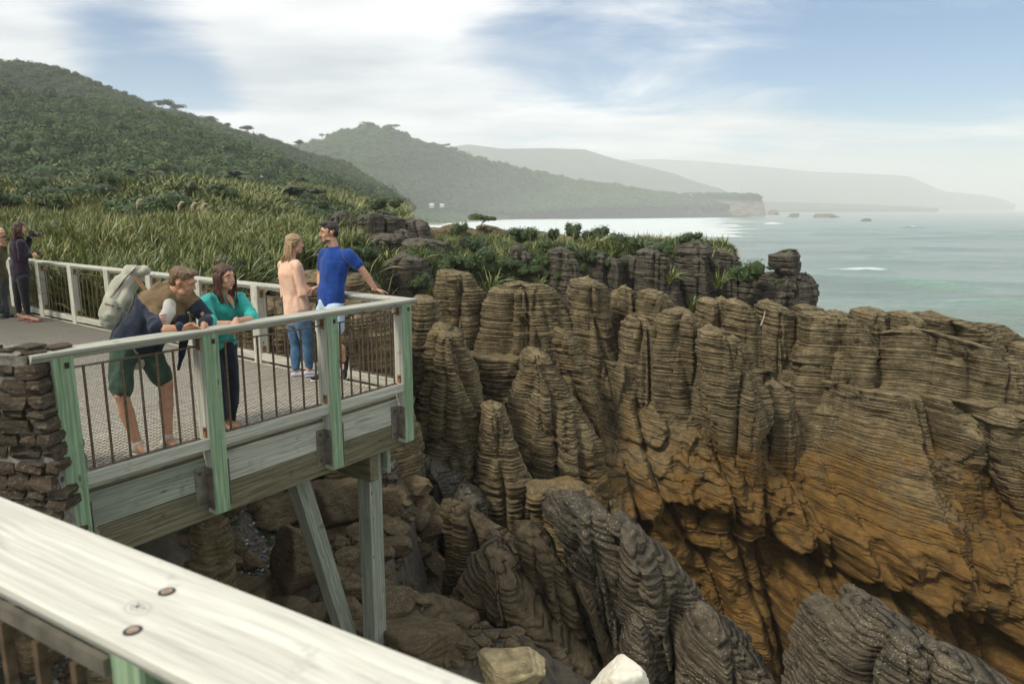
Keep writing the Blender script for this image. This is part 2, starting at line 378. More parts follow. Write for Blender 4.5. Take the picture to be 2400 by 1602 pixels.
# bearers and supports
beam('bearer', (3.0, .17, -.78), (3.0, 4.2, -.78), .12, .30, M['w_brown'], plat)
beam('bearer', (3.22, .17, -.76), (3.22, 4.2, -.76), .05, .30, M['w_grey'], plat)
Sx, Sy = 3.08, .34
sp = beam('support_post', (Sx, Sy, -3.6), (Sx, Sy, -.60), .19, .19, M['w_grey'], plat, up=(0, 1, 0))
ft = PMI @ atz(800, 1450, -2.65); tp = inplane(697, 1122, .42)
dd = (ft - tp).normalized()
beam('diagonal_brace', ft + dd * .8, tp - dd * .25, .17, .17, M['w_grey'], plat, up=(0, 1, 0))
s2 = beam('support_post', (Sx, 3.9, -4.5), (Sx, 3.9, -.60), .19, .19, M['w_grey'], plat, up=(0, 1, 0))
# brackets either side of the posts
bolt_me = None
def bolt(p, n, parent, r=.011, name='bolt'):
    global bolt_me
    if bolt_me is None:
        m = MB(); m.tube([(0, 0, 0), (0, 0, .004)], 1.7, 10); m.tube([(0, 0, .004), (0, 0, .014)], 1.0, 6)
        m.v = [Vector((q.x * .011, q.y * .011, q.z)) for q in m.v]
        bolt_me = pymesh('bolt', m.v, m.f); bolt_me.materials.append(M['bolt'])
    o = link(name, bolt_me, None, parent); o.location = p; o.rotation_euler = Vector(n).to_track_quat('Z', 'Y').to_euler(); o.scale = (r / .011,) * 3
    return o
for i, x in enumerate(POSTX):
    for s in ((-1, 1) if i in (1, 2) else ((1,) if i == 0 else (-1,))):
        m = MB(); xe = x + s * .072
        if s < 0: m.box((xe - .05, .106, -.33), (.10, .006, .36)); m.box((xe - .004, .05, -.33), (.006, .108, .36))
        else: m.box((xe + .02, .106, -.31), (.035, .006, .40)); m.box((xe + .004, .05, -.31), (.006, .108, .40))
        b = m.build('bracket', M['galv'], plat)
        if s < 0:
            for z in (-.20, -.46): bolt((xe - .055, .102, z), (0, -1, 0), b); bolt((xe - .0075, .045, z - .01), (-1, 0, 0), b)

def cap_beam(p0, p1, parent, mat, z=1.0, wid=.19, name='rail_cap', thick=.062):
    s = [(-wid / 2 + .035, z - thick), (wid / 2 - .035, z - thick), (wid / 2, z - .018), (wid / 2, z), (-wid / 2, z), (-wid / 2, z - .018)]
    return beam(name, (p0[0], p0[1], 0), (p1[0], p1[1], 0), 0, 0, mat, parent, bev=.003, sec=s)
def railing(name, label, cat_, root, frame, posts, side, capmats, pmat, z0post, ang_extra=0, nbal=7):
    pass
def bay(r, a, b, n=7, zb=.105, zt=.865, off=0.0, half=.071):
    """steel panel between two posts, a->b are post centres (local), bars as parts"""
    a = Vector((a[0], a[1], 0)); b = Vector((b[0], b[1], 0)); d = (b - a).normalized(); L = (b - a).length
    beam('top_bar', a + d * half + Vector((0, 0, zt)), b - d * half + Vector((0, 0, zt)), .036, .009, M['steel'], r, bev=0)
    beam('bottom_bar', a + d * (half + .05) + Vector((0, 0, zb + .006)), b - d * (half + .05) + Vector((0, 0, zb + .006)), .034, .007, M['steel'], r, bev=0)
    beam('bottom_rail', a + d * (half + .001) + Vector((0, 0, zb - .048)), b - d * (half - .03) + Vector((0, 0, zb - .048)), .105, .094, M['w_pale'] if random.random() < .5 else M['w_white'], r)
    W = L - 2 * half
    for k in range(n):
        p = a + d * (half + W * (k + .62) / (n + .24))
        o = link('baluster', bal_me, None, r, (p.x, p.y, zb + .008)); o.rotation_euler = (0, 0, math.atan2(d.y, d.x)); o.scale.z = (zt - zb - .012)
    for q, s in ((a, 1), (b, -1)):
        for z in (zt, zb + .045):
            m = MB(); m.box((s * .003, 0, .012 if z > .5 else -.0), (.005, .05, .085)); pl_ = m.build('fixing_plate', M['rust'], r); pl_.location = q + d * s * half + Vector((0, 0, z)); pl_.rotation_euler = (0, 0, math.atan2(d.y, d.x))
            bolt((s * .006, 0, .022), (s, 0, 0), pl_, .008)
mm = MB(); mm.box((0, 0, .5), (.014, .014, 1)); bal_me = pymesh('baluster', mm.v, mm.f); bal_me.materials.append(M['steel'])

front = empty('front_railing', P0, PANG)
tag(front, 'front railing with green posts and rusty balusters that the man with the backpack leans on', 'railing')
for i, x in enumerate(POSTX):
    p = beam('post', (x, .08, -.56 if i else -.62), (x, .08, .985), .14, .16, M['w_green'], front, up=(0, -1, 0), bev=.006)
    # pale end faces: weathered differently
    p.data.materials.append(M['w_white'])
    for f_ in p.data.polygons:
        if abs(f_.normal.y) > .8: f_.material_index = 1
cap_beam((-.16, .075), (1.16, .075), front, M['w_pale']); cap_beam((1.163, .075), (2.40, .075), front, M['w_pale'])
# mitred last piece
def mitre_cap(pts_top, z, parent, mat, thick=.062, inset=.035):
    bm = bmesh.new(); c = sum((Vector((p[0], p[1], 0)) for p in pts_top), Vector()) / len(pts_top)
    n = len(pts_top); top = [bm.verts.new((p[0], p[1], z)) for p in pts_top]; mid = [bm.verts.new((p[0], p[1], z - .018)) for p in pts_top]
    low = []
    for p in pts_top:
        v = Vector((p[0], p[1], 0)); dx = c - v
        low.append(bm.verts.new((v.x, v.y + math.copysign(inset, dx.y) if True else v.y, z - thick)))
    bm.faces.new(top)
    for i in range(n):
        j = (i + 1) % n
        bm.faces.new((mid[i], mid[j], top[j], top[i])); bm.faces.new((low[i], low[j], mid[j], mid[i]))
    bm.faces.new(low[::-1]); bmesh.ops.recalc_face_normals(bm, faces=bm.faces[:])
    return link('rail_cap', bm_mesh('rail_cap', bm), mat, parent)
mitre_cap([(2.403, -.02), (3.53, -.02), (3.335, .17), (2.403, .17)], 1.0, front, M['w_pale'])
bpts = [(x, .07) for x in POSTX]
for i in range(3): bay(front, bpts[i], bpts[i + 1])
for i in range(4):
    m = MB(); m.box((POSTX[i] + .02, -.004, .90), (.028, .004, .04)); m.build('notch', M['black'], front)

back = empty('back_railing', P0, PANG)
tag(back, 'long weathered white railing running from the platform corner towards the flax', 'railing')
BX = 3.385
for i, y in enumerate(BACKY):
    beam('post', (BX, y, -.5), (BX, y, .985), .14, .13, M['w_white'] if i % 2 else M['w_pale'], back, up=(1, 0, 0), bev=.006)
ys = [(.175, 2.61), (2.613, 5.23), (5.233, 7.85), (7.853, 10.7)]
for i, (a, b) in enumerate(ys[1:]):
    o = cap_beam((BX + .04, a), (BX + .04, b), back, M['w_white'])
bm = bmesh.new()
o = mitre = link('rail_cap', pymesh('rail_cap', [(3.335, .172, 1), (3.53, -.018, 1), (3.53, 2.61, 1), (3.335, 2.61, 1), (3.335, .172, .982), (3.53, -.018, .982), (3.53, 2.61, .982), (3.335, 2.61, .982), (3.37, .172, .938), (3.495, .03, .938), (3.495, 2.61, .938), (3.37, 2.61, .938)],
    [(0, 1, 2, 3), (4, 5, 1, 0), (5, 6, 2, 1), (6, 7, 3, 2), (7, 4, 0, 3), (8, 9, 5, 4), (9, 10, 6, 5), (10, 11, 7, 6), (11, 8, 4, 7), (11, 10, 9, 8)]), M['w_white'], back)
bm.free()
bp = [(BX, .10)] + [(BX, y) for y in BACKY]
for i in range(len(bp) - 1): bay(back, bp[i], bp[i + 1], 7, .12, .86)

# ---------------------------------------------------------------- foreground railing
FA = Vector((-1.13, 1.51, 0)) ; fd = Vector((.867, -.50, 0)); fang = math.atan2(fd.y, fd.x); fn = Vector((.50, .867, 0))
fo = FA - fn * .10
fore = empty('foreground_railing', (fo.x, fo.y, .30), fang)
tag(fore, 'bleached timber handrail with two bolts crossing the near left corner', 'railing')
cap_beam((-2.6, 0), (1.9, 0), fore, M['w_fore'], z=1.0, wid=.20, thick=.07)
for x, n in ((-1.35, 0), (.735, 1), (2.0, 1)):
    if x < 1.9: beam('post', (x, -.03, -1.0), (x, -.03, .965), .085, .10, M['w_green'], fore, up=(0, -1, 0), bev=.005)
# place the visible post from its pixel
q = Vector((0, 0, 0))
beam('top_bar', (-2.5, -.082, .925), (.69, -.082, .925), .012, .030, M['galv'], fore, bev=0)
beam('bottom_bar', (-2.5, -.082, .08), (.69, -.082, .08), .035, .008, M['steel'], fore, bev=0)
for k in range(24):
    o = link('baluster', bal_me, None, fore, (.60 - .118 * k, -.082, .084)); o.scale = (1.2, 1.2, .82)
# bolts with counterbore shade painted as black surface rings, and the knot between them
FI = (Matrix.Translation((fo.x, fo.y, .30)) @ Matrix.Rotation(fang, 4, 'Z')).inverted()
for (u, v) in ((391, 1386), (311, 1477)):
    p = FI @ atz(u, v, 1.30)
    m = MB(); ring = []
    seg = 20
    for r_, z_ in ((.0145, 1.0006), (.0125, 1.0016), (.0095, 1.0010)):
        ring.append([Vector((p.x + r_ * math.cos(2 * math.pi * k / seg), p.y + r_ * math.sin(2 * math.pi * k / seg), z_)) for k in range(seg)])
    vs = [x for r_ in ring for x in r_]; fs = [(a * seg + k, a * seg + (k + 1) % seg, (a + 1) * seg + (k + 1) % seg, (a + 1) * seg + k) for a in range(2) for k in range(seg)]
    h = link('bolt_hole_shade', pymesh('bolt_hole_shade', vs, fs), M['black'], fore)
    m = MB(); m.tube([(p.x, p.y, .9995), (p.x, p.y, 1.0018)], .0093, 16); m.build('screw_head', M['brightmetal'], h)
def knotmat():
    m, t, b = newmat('split_knot'); b.inputs['Roughness'].default_value = .8
    v = coords(t, 'Object'); 
    g = N(t, 'ShaderNodeTexGradient', gradient_type='SPHERICAL'); mp_ = t.nodes.new('ShaderNodeMapping'); mp_.inputs['Scale'].default_value = (22, 34, 1); t.links.new(v, mp_.inputs[0]); t.links.new(mp_.outputs[0], g.inputs[0])
    w_ = N(t, 'ShaderNodeTexNoise', Scale=40.0); t.links.new(v, w_.inputs['Vector'])
    rg = mathn(t, 'FRACT', mathn(t, 'MULTIPLY', mathn(t, 'ADD', g.outputs['Fac'], mathn(t, 'MULTIPLY', w_.outputs[0], .12)), 4.0))
    col = ramp(t, rg, [(.0, (.36, .34, .29)), (.3, (.60, .58, .52)), (1, (.50, .48, .42))])
    t.links.new(col, b.inputs['Base Color']); return m
p = FI @ atz(323, 1424, 1.30); seg = 24; vs = [(0, 0, .0028)]; fs = []
for k in range(seg):
    a = 2 * math.pi * k / seg; vs.append((.032 * math.cos(a), .022 * math.sin(a), .0002))
    fs.append((0, 1 + k, 1 + (k + 1) % seg))
kn = link('knot', pymesh('knot', vs, fs), knotmat(), fore, (p.x, p.y, 1.0))
for k, (a, l) in enumerate(((.3, .022), (1.4, .013), (2.3, .02), (3.4, .017), (4.4, .014), (5.4, .012))):
    m = MB(); m.tube([(0, 0, .003), (l * math.cos(a), l * .7 * math.sin(a), .0016)], [.0009, .0003], 4); m.build('knot_crack', M['black'], kn)

# ---------------------------------------------------------------- stone wall
wall = empty('stone_wall', (-3.4 - .165, 4.15 + .40, -1.4)); tag(wall, 'dry brown rubble stone wall with grey mortar beside the left end post of the platform', 'wall')
WX1 = -2.72   # right end near the top
def wall_right(z): return -2.86 + .17 * (1.0 - z) ** 1.0 * .5
nz = 26; nx = 40; rng = random.Random(3)
def stone_mesh(sx, sy, sz, seed):
    bm = bmesh.new(); bmesh.ops.create_cube(bm, size=1.0)
    bmesh.ops.subdivide_edges(bm, edges=bm.edges[:], cuts=1, use_grid_fill=True)
    r = random.Random(seed)
    for v in bm.verts:
        k = sum(1 for c in v.co if abs(c) > .4)
        v.co *= {3: .88, 2: .95, 1: 1.03, 0: 1}[k]
        v.co += Vector((r.uniform(-.07, .07), r.uniform(-.09, .09), r.uniform(-.07, .07)))
        v.co = Vector((v.co.x * sx, v.co.y * sy, v.co.z * sz))
    return bm_mesh('stone', bm)
smesh = [stone_mesh(1, 1, 1, s) for s in range(14)]
for s in smesh: s.materials.append(M['wallstone'])
def add_stone(x, y, z, sx, sy, sz, rz=0.0):
    o = link('stone', rng.choice(smesh), None, wall, (x + 3.4, y - 4.15, z + 1.4)); o.scale = (sx, sy, sz)
    o.rotation_euler = (rng.uniform(-.05, .05), rng.uniform(-.06, .06), rz + rng.uniform(-.08, .08))
z = -.75; zs = []
while z < .98:
    h = rng.uniform(.05, .105); zs.append((z + h / 2, h)); z += h + .012
for z, h in zs:
    xr = wall_right(z); x = -3.95 + rng.uniform(0, .1)
    while x < xr - .05:
        wd = min(rng.uniform(.10, .24), xr - x + .03)
        top = .98 if x < -3.0 else .93
        if z < top: add_stone(x + wd / 2, 4.15 + rng.uniform(-.02, .03), z, wd * .96, .20, h * 1.02)
        x += wd + .012
    y = 4.28
    while y < 4.35 and z < .9:
        y += 1
for i in range(16): add_stone(-3.9 + i * .07, 4.18 + rng.uniform(-.03, .14), .985 + rng.uniform(-.01, .02), rng.uniform(.08, .18), .16, rng.uniform(.05, .08), rng.uniform(-1, 1))
nx = 60; nz = 70
gx = np.linspace(-4.0, 1, nx); gx = np.linspace(0, 1, nx)[None, :]; gz = np.linspace(-.8, 1.0, nz)[:, None]
X = -3.98 + gx * ((-2.88 + .085 * (1 - gz)) + 3.98); Y = 4.095 + .02 * noise(X * 14, 0 * X, gz * 18, 5); Z = gz + 0 * X
v1 = np.stack([X + 3.4, Y - 4.15, Z + 1.4], -1).reshape(-1, 3)
X2 = (-2.88 + .085 * (1 - gz)) + 0 * gx; Y2 = 4.095 + gx * .35; Y2 = Y2 + 0 * X2; v2 = np.stack([X2 + .015 * noise(Y2 * 14, X2 * 0, gz * 18, 6) + 3.4, Y2 - 4.15, gz + 0 * gx + 1.4], -1).reshape(-1, 3)
u3 = np.linspace(0, 1, 20)[:, None]; X3 = -3.98 + gx * 1.1 + 0 * u3; Y3 = 4.095 + u3 * .35 + 0 * gx; v3 = np.stack([X3 + 0 * u3 + 3.4, Y3 - 4.15, 1.0 + .02 * noise(X3 * 12, Y3 * 12, 0 * X3, 7) + 1.4], -1).reshape(-1, 3)
f1 = grid_faces(nz, nx)
mo = mesh_np('mortar', np.concatenate([v1, v2, v3]), np.concatenate([f1, f1 + len(v1), grid_faces(20, nx) + 2 * len(v1)]))
tag(link('mortar', mo, M['mortar'], wall), kind='stuff')
# ================================================================ sea, beach, hills, air
SEA = -15.0
def col_attr(me, name, vals):
    a = me.attributes.new(name, 'FLOAT', 'POINT'); a.data.foreach_set('value', np.asarray(vals, np.float32).ravel())
def seamat():
    m, t, b = newmat('pale_green_sea'); b.inputs['Roughness'].default_value = .22; b.inputs['IOR'].default_value = 1.33; b.inputs['Specular IOR Level'].default_value = .5
    v = coords(t, 'World', (1, 1, 1))
    n1_ = noi(t, coords(t, 'World', (.02, .05, 0)), 1, 4); body = ramp(t, n1_, [(.3, (.155, .20, .165)), (.7, (.225, .27, .225))])
    lc = t.nodes.new('ShaderNodeAttribute'); lc.attribute_name = 'lift'      # thin water in the wave faces looks greener
    body = mixc(t, lc.outputs['Fac'], body, (.17, .30, .215))
    fo_ = t.nodes.new('ShaderNodeAttribute'); fo_.attribute_name = 'foam'
    fn_ = noi(t, coords(t, 'World', (.035, .11, 0)), 1, 8, .62, .8)
    fac = ramp(t, mathn(t, 'ADD', fo_.outputs['Fac'], mathn(t, 'SUBTRACT', fn_, .5)), [(.42, (0, 0, 0)), (.56, (1, 1, 1))])
    t.links.new(mixc(t, fac, body, (.60, .65, .64)), b.inputs['Base Color'])
    t.links.new(mathn(t, 'ADD', mathn(t, 'MULTIPLY', fac, .5), .2), b.inputs['Roughness'])
    h = mathn(t, 'ADD', noi(t, coords(t, 'World', (.35, .8, 0)), 1, 5, .6), mathn(t, 'MULTIPLY', noi(t, coords(t, 'World', (.05, .16, 0)), 1, 4, .6), 3.0))
    bump(t, b, h, .9, .55); return m
nr, nc = 520, 420
Yr = 55 * (13000 / 55) ** (np.linspace(0, 1, nr) ** 1.05)
th = np.linspace(-.55, 1.15, nc)
X = (np.tan(th)[None, :]) * Yr[:, None]; Yg = Yr[:, None] + 0 * X
def swell(x, y):
    h = 0
    wx = x + 30 * noise(x / 90, y / 90, 0 * x, 3); wy = y + 24 * noise(x / 120, y / 70, 0 * x, 4)
    for L, A, an, s in ((46, .55, .25, 1), (29, .38, .05, 2), (17, .20, .5, 3), (9.5, .10, -.2, 4), (6, .06, .35, 5)):
        ph = (wy * math.cos(an) + wx * math.sin(an)) * 2 * math.pi / L
        e = .35 + .65 * (noise(x / (L * 3.2), y / (L * 1.6), 0 * x, 20 + s) * .5 + .5) * 1.6
        fade = np.clip(1 - np.gradient(Yr)[:, None] / (L * .35), 0, 1)
        h = h + A * e * (1 - np.abs(np.sin(ph / 2))) * 2.4 * fade
    return h
H_ = swell(X, Yg)
# breakers
crest = np.zeros_like(H_); foam = np.full_like(H_, -.30)
def breaker(u, v, wid, ht, fo=.8, lenf=1.0):
    global H_, foam, crest
    p = atz(u, v, SEA); wdt = wid * p.y / F; dy = (Yg - p.y) / (5.5 + p.y * .004); dx = (X - p.x) / wdt
    g = np.exp(-(dx ** 2) * 1.4) * np.exp(-np.abs(dy + .3 * np.sin(dx * 2)) ** 1.6)
    H_ += ht * g; crest += g * (1 if fo < .5 else .5)
    gf = np.exp(-(dx ** 2) * 2.0) * np.exp(-np.abs(dy * .8) ** 2) ; foam += fo * gf
breaker(1815, 527, 34, 2.6, 1.0); breaker(2140, 537, 30, 2.6, .9); breaker(1590, 530, 90, 2.0, .5)
breaker(1560, 560, 60, 2.2, .45); breaker(2060, 588, 70, 1.5, .05); breaker(2070, 612, 60, 1.4, .1)
breaker(1990, 640, 130, 1.0, .35); breaker(2060, 643, 60, .7, .65); breaker(2250, 690, 90, 1.0, .0); breaker(2300, 730, 110, .9, .0); breaker(2150, 680, 60, .8, 0)
breaker(1480, 575, 60, 1.6, .6); breaker(2050, 522, 200, .8, .35)
for _ in range(60):
    r_ = random.Random(_); breaker(r_.uniform(1500, 2400), r_.uniform(500, 560), r_.uniform(25, 110), .8, r_.uniform(.1, .45))
# surf towards the beach and the headland
uu = CX + F * X / (Yg * math.cos(PITCH) + (CH - SEA) * math.sin(PITCH))
vv = 801 - F * (Yg * math.sin(PITCH) + (SEA - CH) * math.cos(PITCH)) / (Yg * math.cos(PITCH) + (CH - SEA) * math.sin(PITCH))
shore = np.clip((1830 - uu) / 420, 0, 1) * np.clip((600 - vv) / 45, 0, 1)
foam += shore * .88 + .18 * np.clip((1900 - uu) / 500, 0, 1) * (vv < 620)
foam += .34 * np.clip((2000 - uu) / 400, 0, 1) * np.clip((580 - vv) / 30, 0, 1) + .12 * np.clip((2400 - uu) / 500, 0, 1)
foam += .22 * np.exp(-((Yg - 2300) / 900) ** 2) * (uu < 2150)
surf = noise(X / 160, Yg / 34, 0 * X, 40); foam += np.clip(surf - .35, 0, 1) * 1.2 * np.clip((2150 - uu) / 600, 0, 1) * np.clip((620 - vv) / 80, 0, 1)
foam += .30 * np.exp(-((vv - 640 - (uu - 1950) * .06 - 7 * noise(uu / 60, 0 * uu, 0 * uu, 61)) / 5.5) ** 2) * np.exp(-((uu - 1980) / 200) ** 2)
foam += .42 * np.exp(-(((uu - 1880) / 90) ** 2 + ((vv - 690) / 55) ** 2))
lift = np.clip((H_ - 1.3) * .4, 0, .6) + np.clip(crest, 0, 1) * .5
sv = np.stack([X, Yg, SEA + H_], -1).reshape(-1, 3)
sea = link('sea', mesh_np('sea', sv, grid_faces(nr, nc), True, {'foam': foam, 'lift': np.clip(lift, 0, 1)}), seamat()); tag(sea, kind='structure')
# sea all round, a little lower
bm = bmesh.new(); bmesh.ops.create_grid(bm, x_segments=8, y_segments=8, size=14000)
o = link('sea_bed', bm_mesh('sea_bed', bm), solid('deep_water', (.10, .17, .14), .5), None, (0, 0, SEA - 6)); tag(o, kind='structure')

def resample(P, n):
    P = [Vector(p) for p in P]; d = [0]
    for a, b in zip(P, P[1:]): d.append(d[-1] + (Vector((b.x - a.x, b.y - a.y, 0))).length + .01)
    t = np.linspace(0, d[-1], n); A = np.array([tuple(p) for p in P]); return np.stack([np.interp(t, d, A[:, i]) for i in range(3)], -1)
HILLS = {}
def hill(name, ridge, foot, mat, n=220, m=90, rough=8, scale=60, seed=1, back=1.6, pw=.85, kind='structure', gul=1.0):
    R = resample([at(*r) for r in ridge], n); Ft = resample([at(*r) for r in foot], n)
    s = np.linspace(0, 1, m)[None, :, None]; R = R[:, None, :]; Ft = Ft[:, None, :]
    P = Ft + (R - Ft) * s
    zf = Ft[..., 2:] + (R[..., 2:] - Ft[..., 2:]) * (s ** pw); P = np.concatenate([P[..., :2], zf], -1)
    env = np.sin(np.pi * s[..., 0]) ** .6
    g = fbm(P[..., 0] / scale, P[..., 1] / scale, 0 * P[..., 0], seed, 4)
    gu = -np.abs(noise(P[..., 0] / (scale * 1.6), P[..., 1] / (scale * 5), 0 * P[..., 0], seed + 9)) * gul
    P[..., 2] += (g + gu * .8) * rough * env
    sb = np.linspace(0, 1, 14)[None, 1:, None]; B = R + (R - Ft) * sb * back; B[..., 2:] = R[..., 2:] + (SEA - 8 - R[..., 2:]) * sb ** 1.5
    P = np.concatenate([P, B], 1)
    me = mesh_np(name, P.reshape(-1, 3), grid_faces(n, m + 13)); o = link(name, me, mat); tag(o, kind=kind)
    HILLS[name] = P[:, :m]; return o
M['hill'] = solid('forest_floor', (.022, .035, .012), .95, 0, .4, .05)
def farmat(name, a, b_):
    m, t, b = newmat(name); b.inputs['Roughness'].default_value = 1; b.inputs['Specular IOR Level'].default_value = 0
    t.links.new(ramp(t, noi(t, coords(t, 'World'), .012, 8, .65), [(.35, a), (.65, b_)]), b.inputs['Base Color']); return m
M['farhill'] = farmat('far_bush_clad_slopes', (.018, .03, .014), (.04, .06, .026))
h1 = [(-500, 60, 420), (0, 158, 430), (60, 165, 430), (140, 196, 432), (300, 238, 440), (400, 268, 446), (500, 303, 452), (600, 335, 460), (700, 360, 470), (790, 384, 480), (850, 420, 488), (910, 462, 494), (950, 490, 500)]
f1_ = [(-500, 470, 120), (0, 456, 122), (200, 452, 125), (400, 450, 130), (600, 448, 150), (800, 462, 190), (880, 478, 260), (955, 495, 380)]
hill('hills', h1, f1_, M['hill'], 260, 100, 9, 55, 1); H1 = HILLS['hills']
h2 = [(560, 400, 1000), (700, 350, 1000), (760, 332, 1000), (800, 312, 1000), (850, 300, 1000), (910, 304, 1000), (1000, 334, 1020), (1050, 350, 1040), (1100, 368, 1060), (1200, 392, 1100), (1300, 416, 1150), (1400, 434, 1200), (1500, 452, 1250), (1600, 462, 1300), (1700, 472, 1380)]
f2_ = [(560, 490, 700), (800, 490, 800), (1000, 497, 960), (1200, 494, 1050), (1400, 484, 1100), (1600, 480, 1200), (1700, 480, 1300)]
hill('hills', h2, f2_, M['hill'], 260, 80, 16, 110, 2, 1.2); H2 = HILLS['hills']
h3 = [(1000, 350, 2592), (1100, 340, 2592), (1180, 350, 2592), (1290, 348, 2592), (1370, 350, 2592), (1440, 372, 2592), (1520, 392, 2664), (1600, 415, 2736), (1700, 448, 2808), (1790, 478, 2880)]
f3_ = [(1000, 490, 1872), (1300, 492, 1872), (1600, 490, 2016), (1790, 489, 2304)]
hill('far_hills', h3, f3_, M['farhill'], 160, 60, 50, 300, 5, 1)
h4 = [(1300, 380, 4464), (1480, 374, 4464), (1620, 376, 4464), (1760, 388, 4464), (1900, 402, 4464), (2060, 408, 4464), (2130, 413, 4464), (2170, 430, 4526), (2220, 452, 4588), (2300, 462, 4712), (2380, 480, 4836)]
f4_ = [(1300, 488, 3472), (1700, 488, 3596), (2100, 487.6, 3844), (2380, 487.5, 4340)]
hill('far_hills', h4, f4_, M['farhill'], 200, 60, 70, 500, 8, .8)
h5 = [(1690, 470, 2900), (1850, 474, 3000), (2000, 478, 3050), (2150, 484, 3100), (2200, 487, 3120)]
f5_ = [(1690, 492, 2700), (1850, 492, 2760), (2000, 491, 2850), (2150, 490.5, 2950), (2200, 490, 3000)]
hill('low_spit', h5, f5_, M['farhill'], 160, 20, 6, 60, 11, .5)

# bay flat, beach and headland: the flat between the second hill and the water
def flatmat():
    m, t, b = newmat('coastal_flat'); b.inputs['Roughness'].default_value = 1
    n_ = noi(t, coords(t, 'World', (.012, .03, 0)), 1, 6, .6)
    a = t.nodes.new('ShaderNodeAttribute'); a.attribute_name = 'sand'
    g = ramp(t, n_, [(.35, (.045, .075, .025)), (.6, (.10, .13, .05)), (.72, (.22, .19, .12))])
    t.links.new(mixc(t, a.outputs['Fac'], g, (.24, .22, .18)), b.inputs['Base Color']); return m
edge_s = [(600, 540, 0), (900, 530, 0), (1060, 528, 0), (1150, 518, 0), (1250, 513, 0), (1400, 509, 0), (1500, 507.5, 0), (1600, 508, 0), (1690, 507, 0), (1760, 505.5, 0)]
E_ = [atz(u, v, SEA) for u, v, _ in edge_s]
n = 160; S0 = resample(E_, n); In = resample([at(560, 492, 650), at(800, 490, 800), at(1000, 495, 960), at(1200, 490, 1150), at(1400, 480, 1280), at(1600, 478, 1500), at(1760, 478, 1600)], n)
s = np.linspace(0, 1, 40)[None, :, None]; P = S0[:, None, :] + (In[:, None, :] - S0[:, None, :]) * s
P[..., 2] = SEA - 1.2 + np.clip(s[..., 0] * 12, 0, 2.6) + (In[:, None, 2] - SEA - 1.4) * np.clip((s[..., 0] - .15) / .85, 0, 1) ** 1.2 + 1.0 * noise(P[..., 0] / 30, P[..., 1] / 30, 0 * P[..., 0], 7)
flat = link('bay_flat', mesh_np('bay_flat', P.reshape(-1, 3), grid_faces(n, 40), True, {'sand': np.clip(1 - s[..., 0] * 5 + 0 * P[..., 0], 0, 1)}), flatmat()); tag(flat, kind='structure')
HILLS['flat'] = P
# headland: a bush-covered bluff with a sheer rock end
top = [(1380, 468, 1330), (1450, 462, 1340), (1520, 458, 1340), (1600, 458, 1345), (1660, 455, 1350), (1720, 456, 1350), (1770, 458, 1350), (1786, 466, 1352)]
bot = [(1380, 506, 1250), (1450, 506, 1255), (1520, 506, 1260), (1590, 506, 1290), (1620, 506, 1322), (1720, 506, 1325), (1780, 506, 1328), (1797, 506, 1335)]
n = 240; T = resample([at(*r) for r in top], n); Bt = resample([at(*r) for r in bot], n); m = 50
s = np.linspace(0, 1, m)[None, :, None]; P = Bt[:, None, :] + (T[:, None, :] - Bt[:, None, :]) * s
tt = np.linspace(0, 1, n)[:, None]; steep = np.clip((tt - .52) * 12, 0, 1)
pr = (s[..., 0]) ** (.75 * (1 - steep) + 1.0 * steep); P[..., 2] = Bt[:, None, 2] + (T[:, None, 2] - Bt[:, None, 2]) * pr
nn = fbm(P[..., 0] / 16, P[..., 2] / 22, P[..., 1] / 16, 12, 4); P[..., 1] += nn * 7 * np.sin(np.pi * s[..., 0]) ** .4; P[..., 0] += 3 * nn * steep
sb = np.linspace(0, 1, 10)[None, 1:, None]; Bk = T[:, None, :] + np.array([60, 300, 0]) * sb; Bk[..., 2] = T[:, None, 2] + (SEA - 3 - T[:, None, 2]) * sb[..., 0] ** 3
P2 = np.concatenate([P, Bk], 1)
def bluffmat():
    m, t, b = newmat('headland_cliff'); b.inputs['Roughness'].default_value = 1; a = t.nodes.new('ShaderNodeAttribute'); a.attribute_name = 'rocky'
    v = coords(t, 'World'); rk = ramp(t, noi(t, coords(t, 'World', (.12, .12, .30)), 1, 6, .65), [(.35, (.08, .075, .06)), (.6, (.22, .20, .15))])
    gr = ramp(t, noi(t, v, .08, 6, .7), [(.3, (.025, .045, .015)), (.7, (.07, .10, .03))])
    f_ = mathn(t, 'ADD', a.outputs['Fac'], mathn(t, 'MULTIPLY', mathn(t, 'SUBTRACT', noi(t, v, .05, 5, .65), .5), 1.6), True)
    t.links.new(mixc(t, ramp(t, f_, [(.4, (0, 0, 0)), (.55, (1, 1, 1))]), gr, rk), b.inputs['Base Color']); return m
rocky = np.concatenate([steep * (1 - np.clip((s[..., 0] - .6) * 4, 0, 1)) + 0 * P[..., 0], np.zeros((n, 9))], 1)
head = link('headland', mesh_np('headland', P2.reshape(-1, 3), grid_faces(n, m + 9), True, {'rocky': rocky}), bluffmat()); tag(head, kind='structure')
HILLS['head'] = P

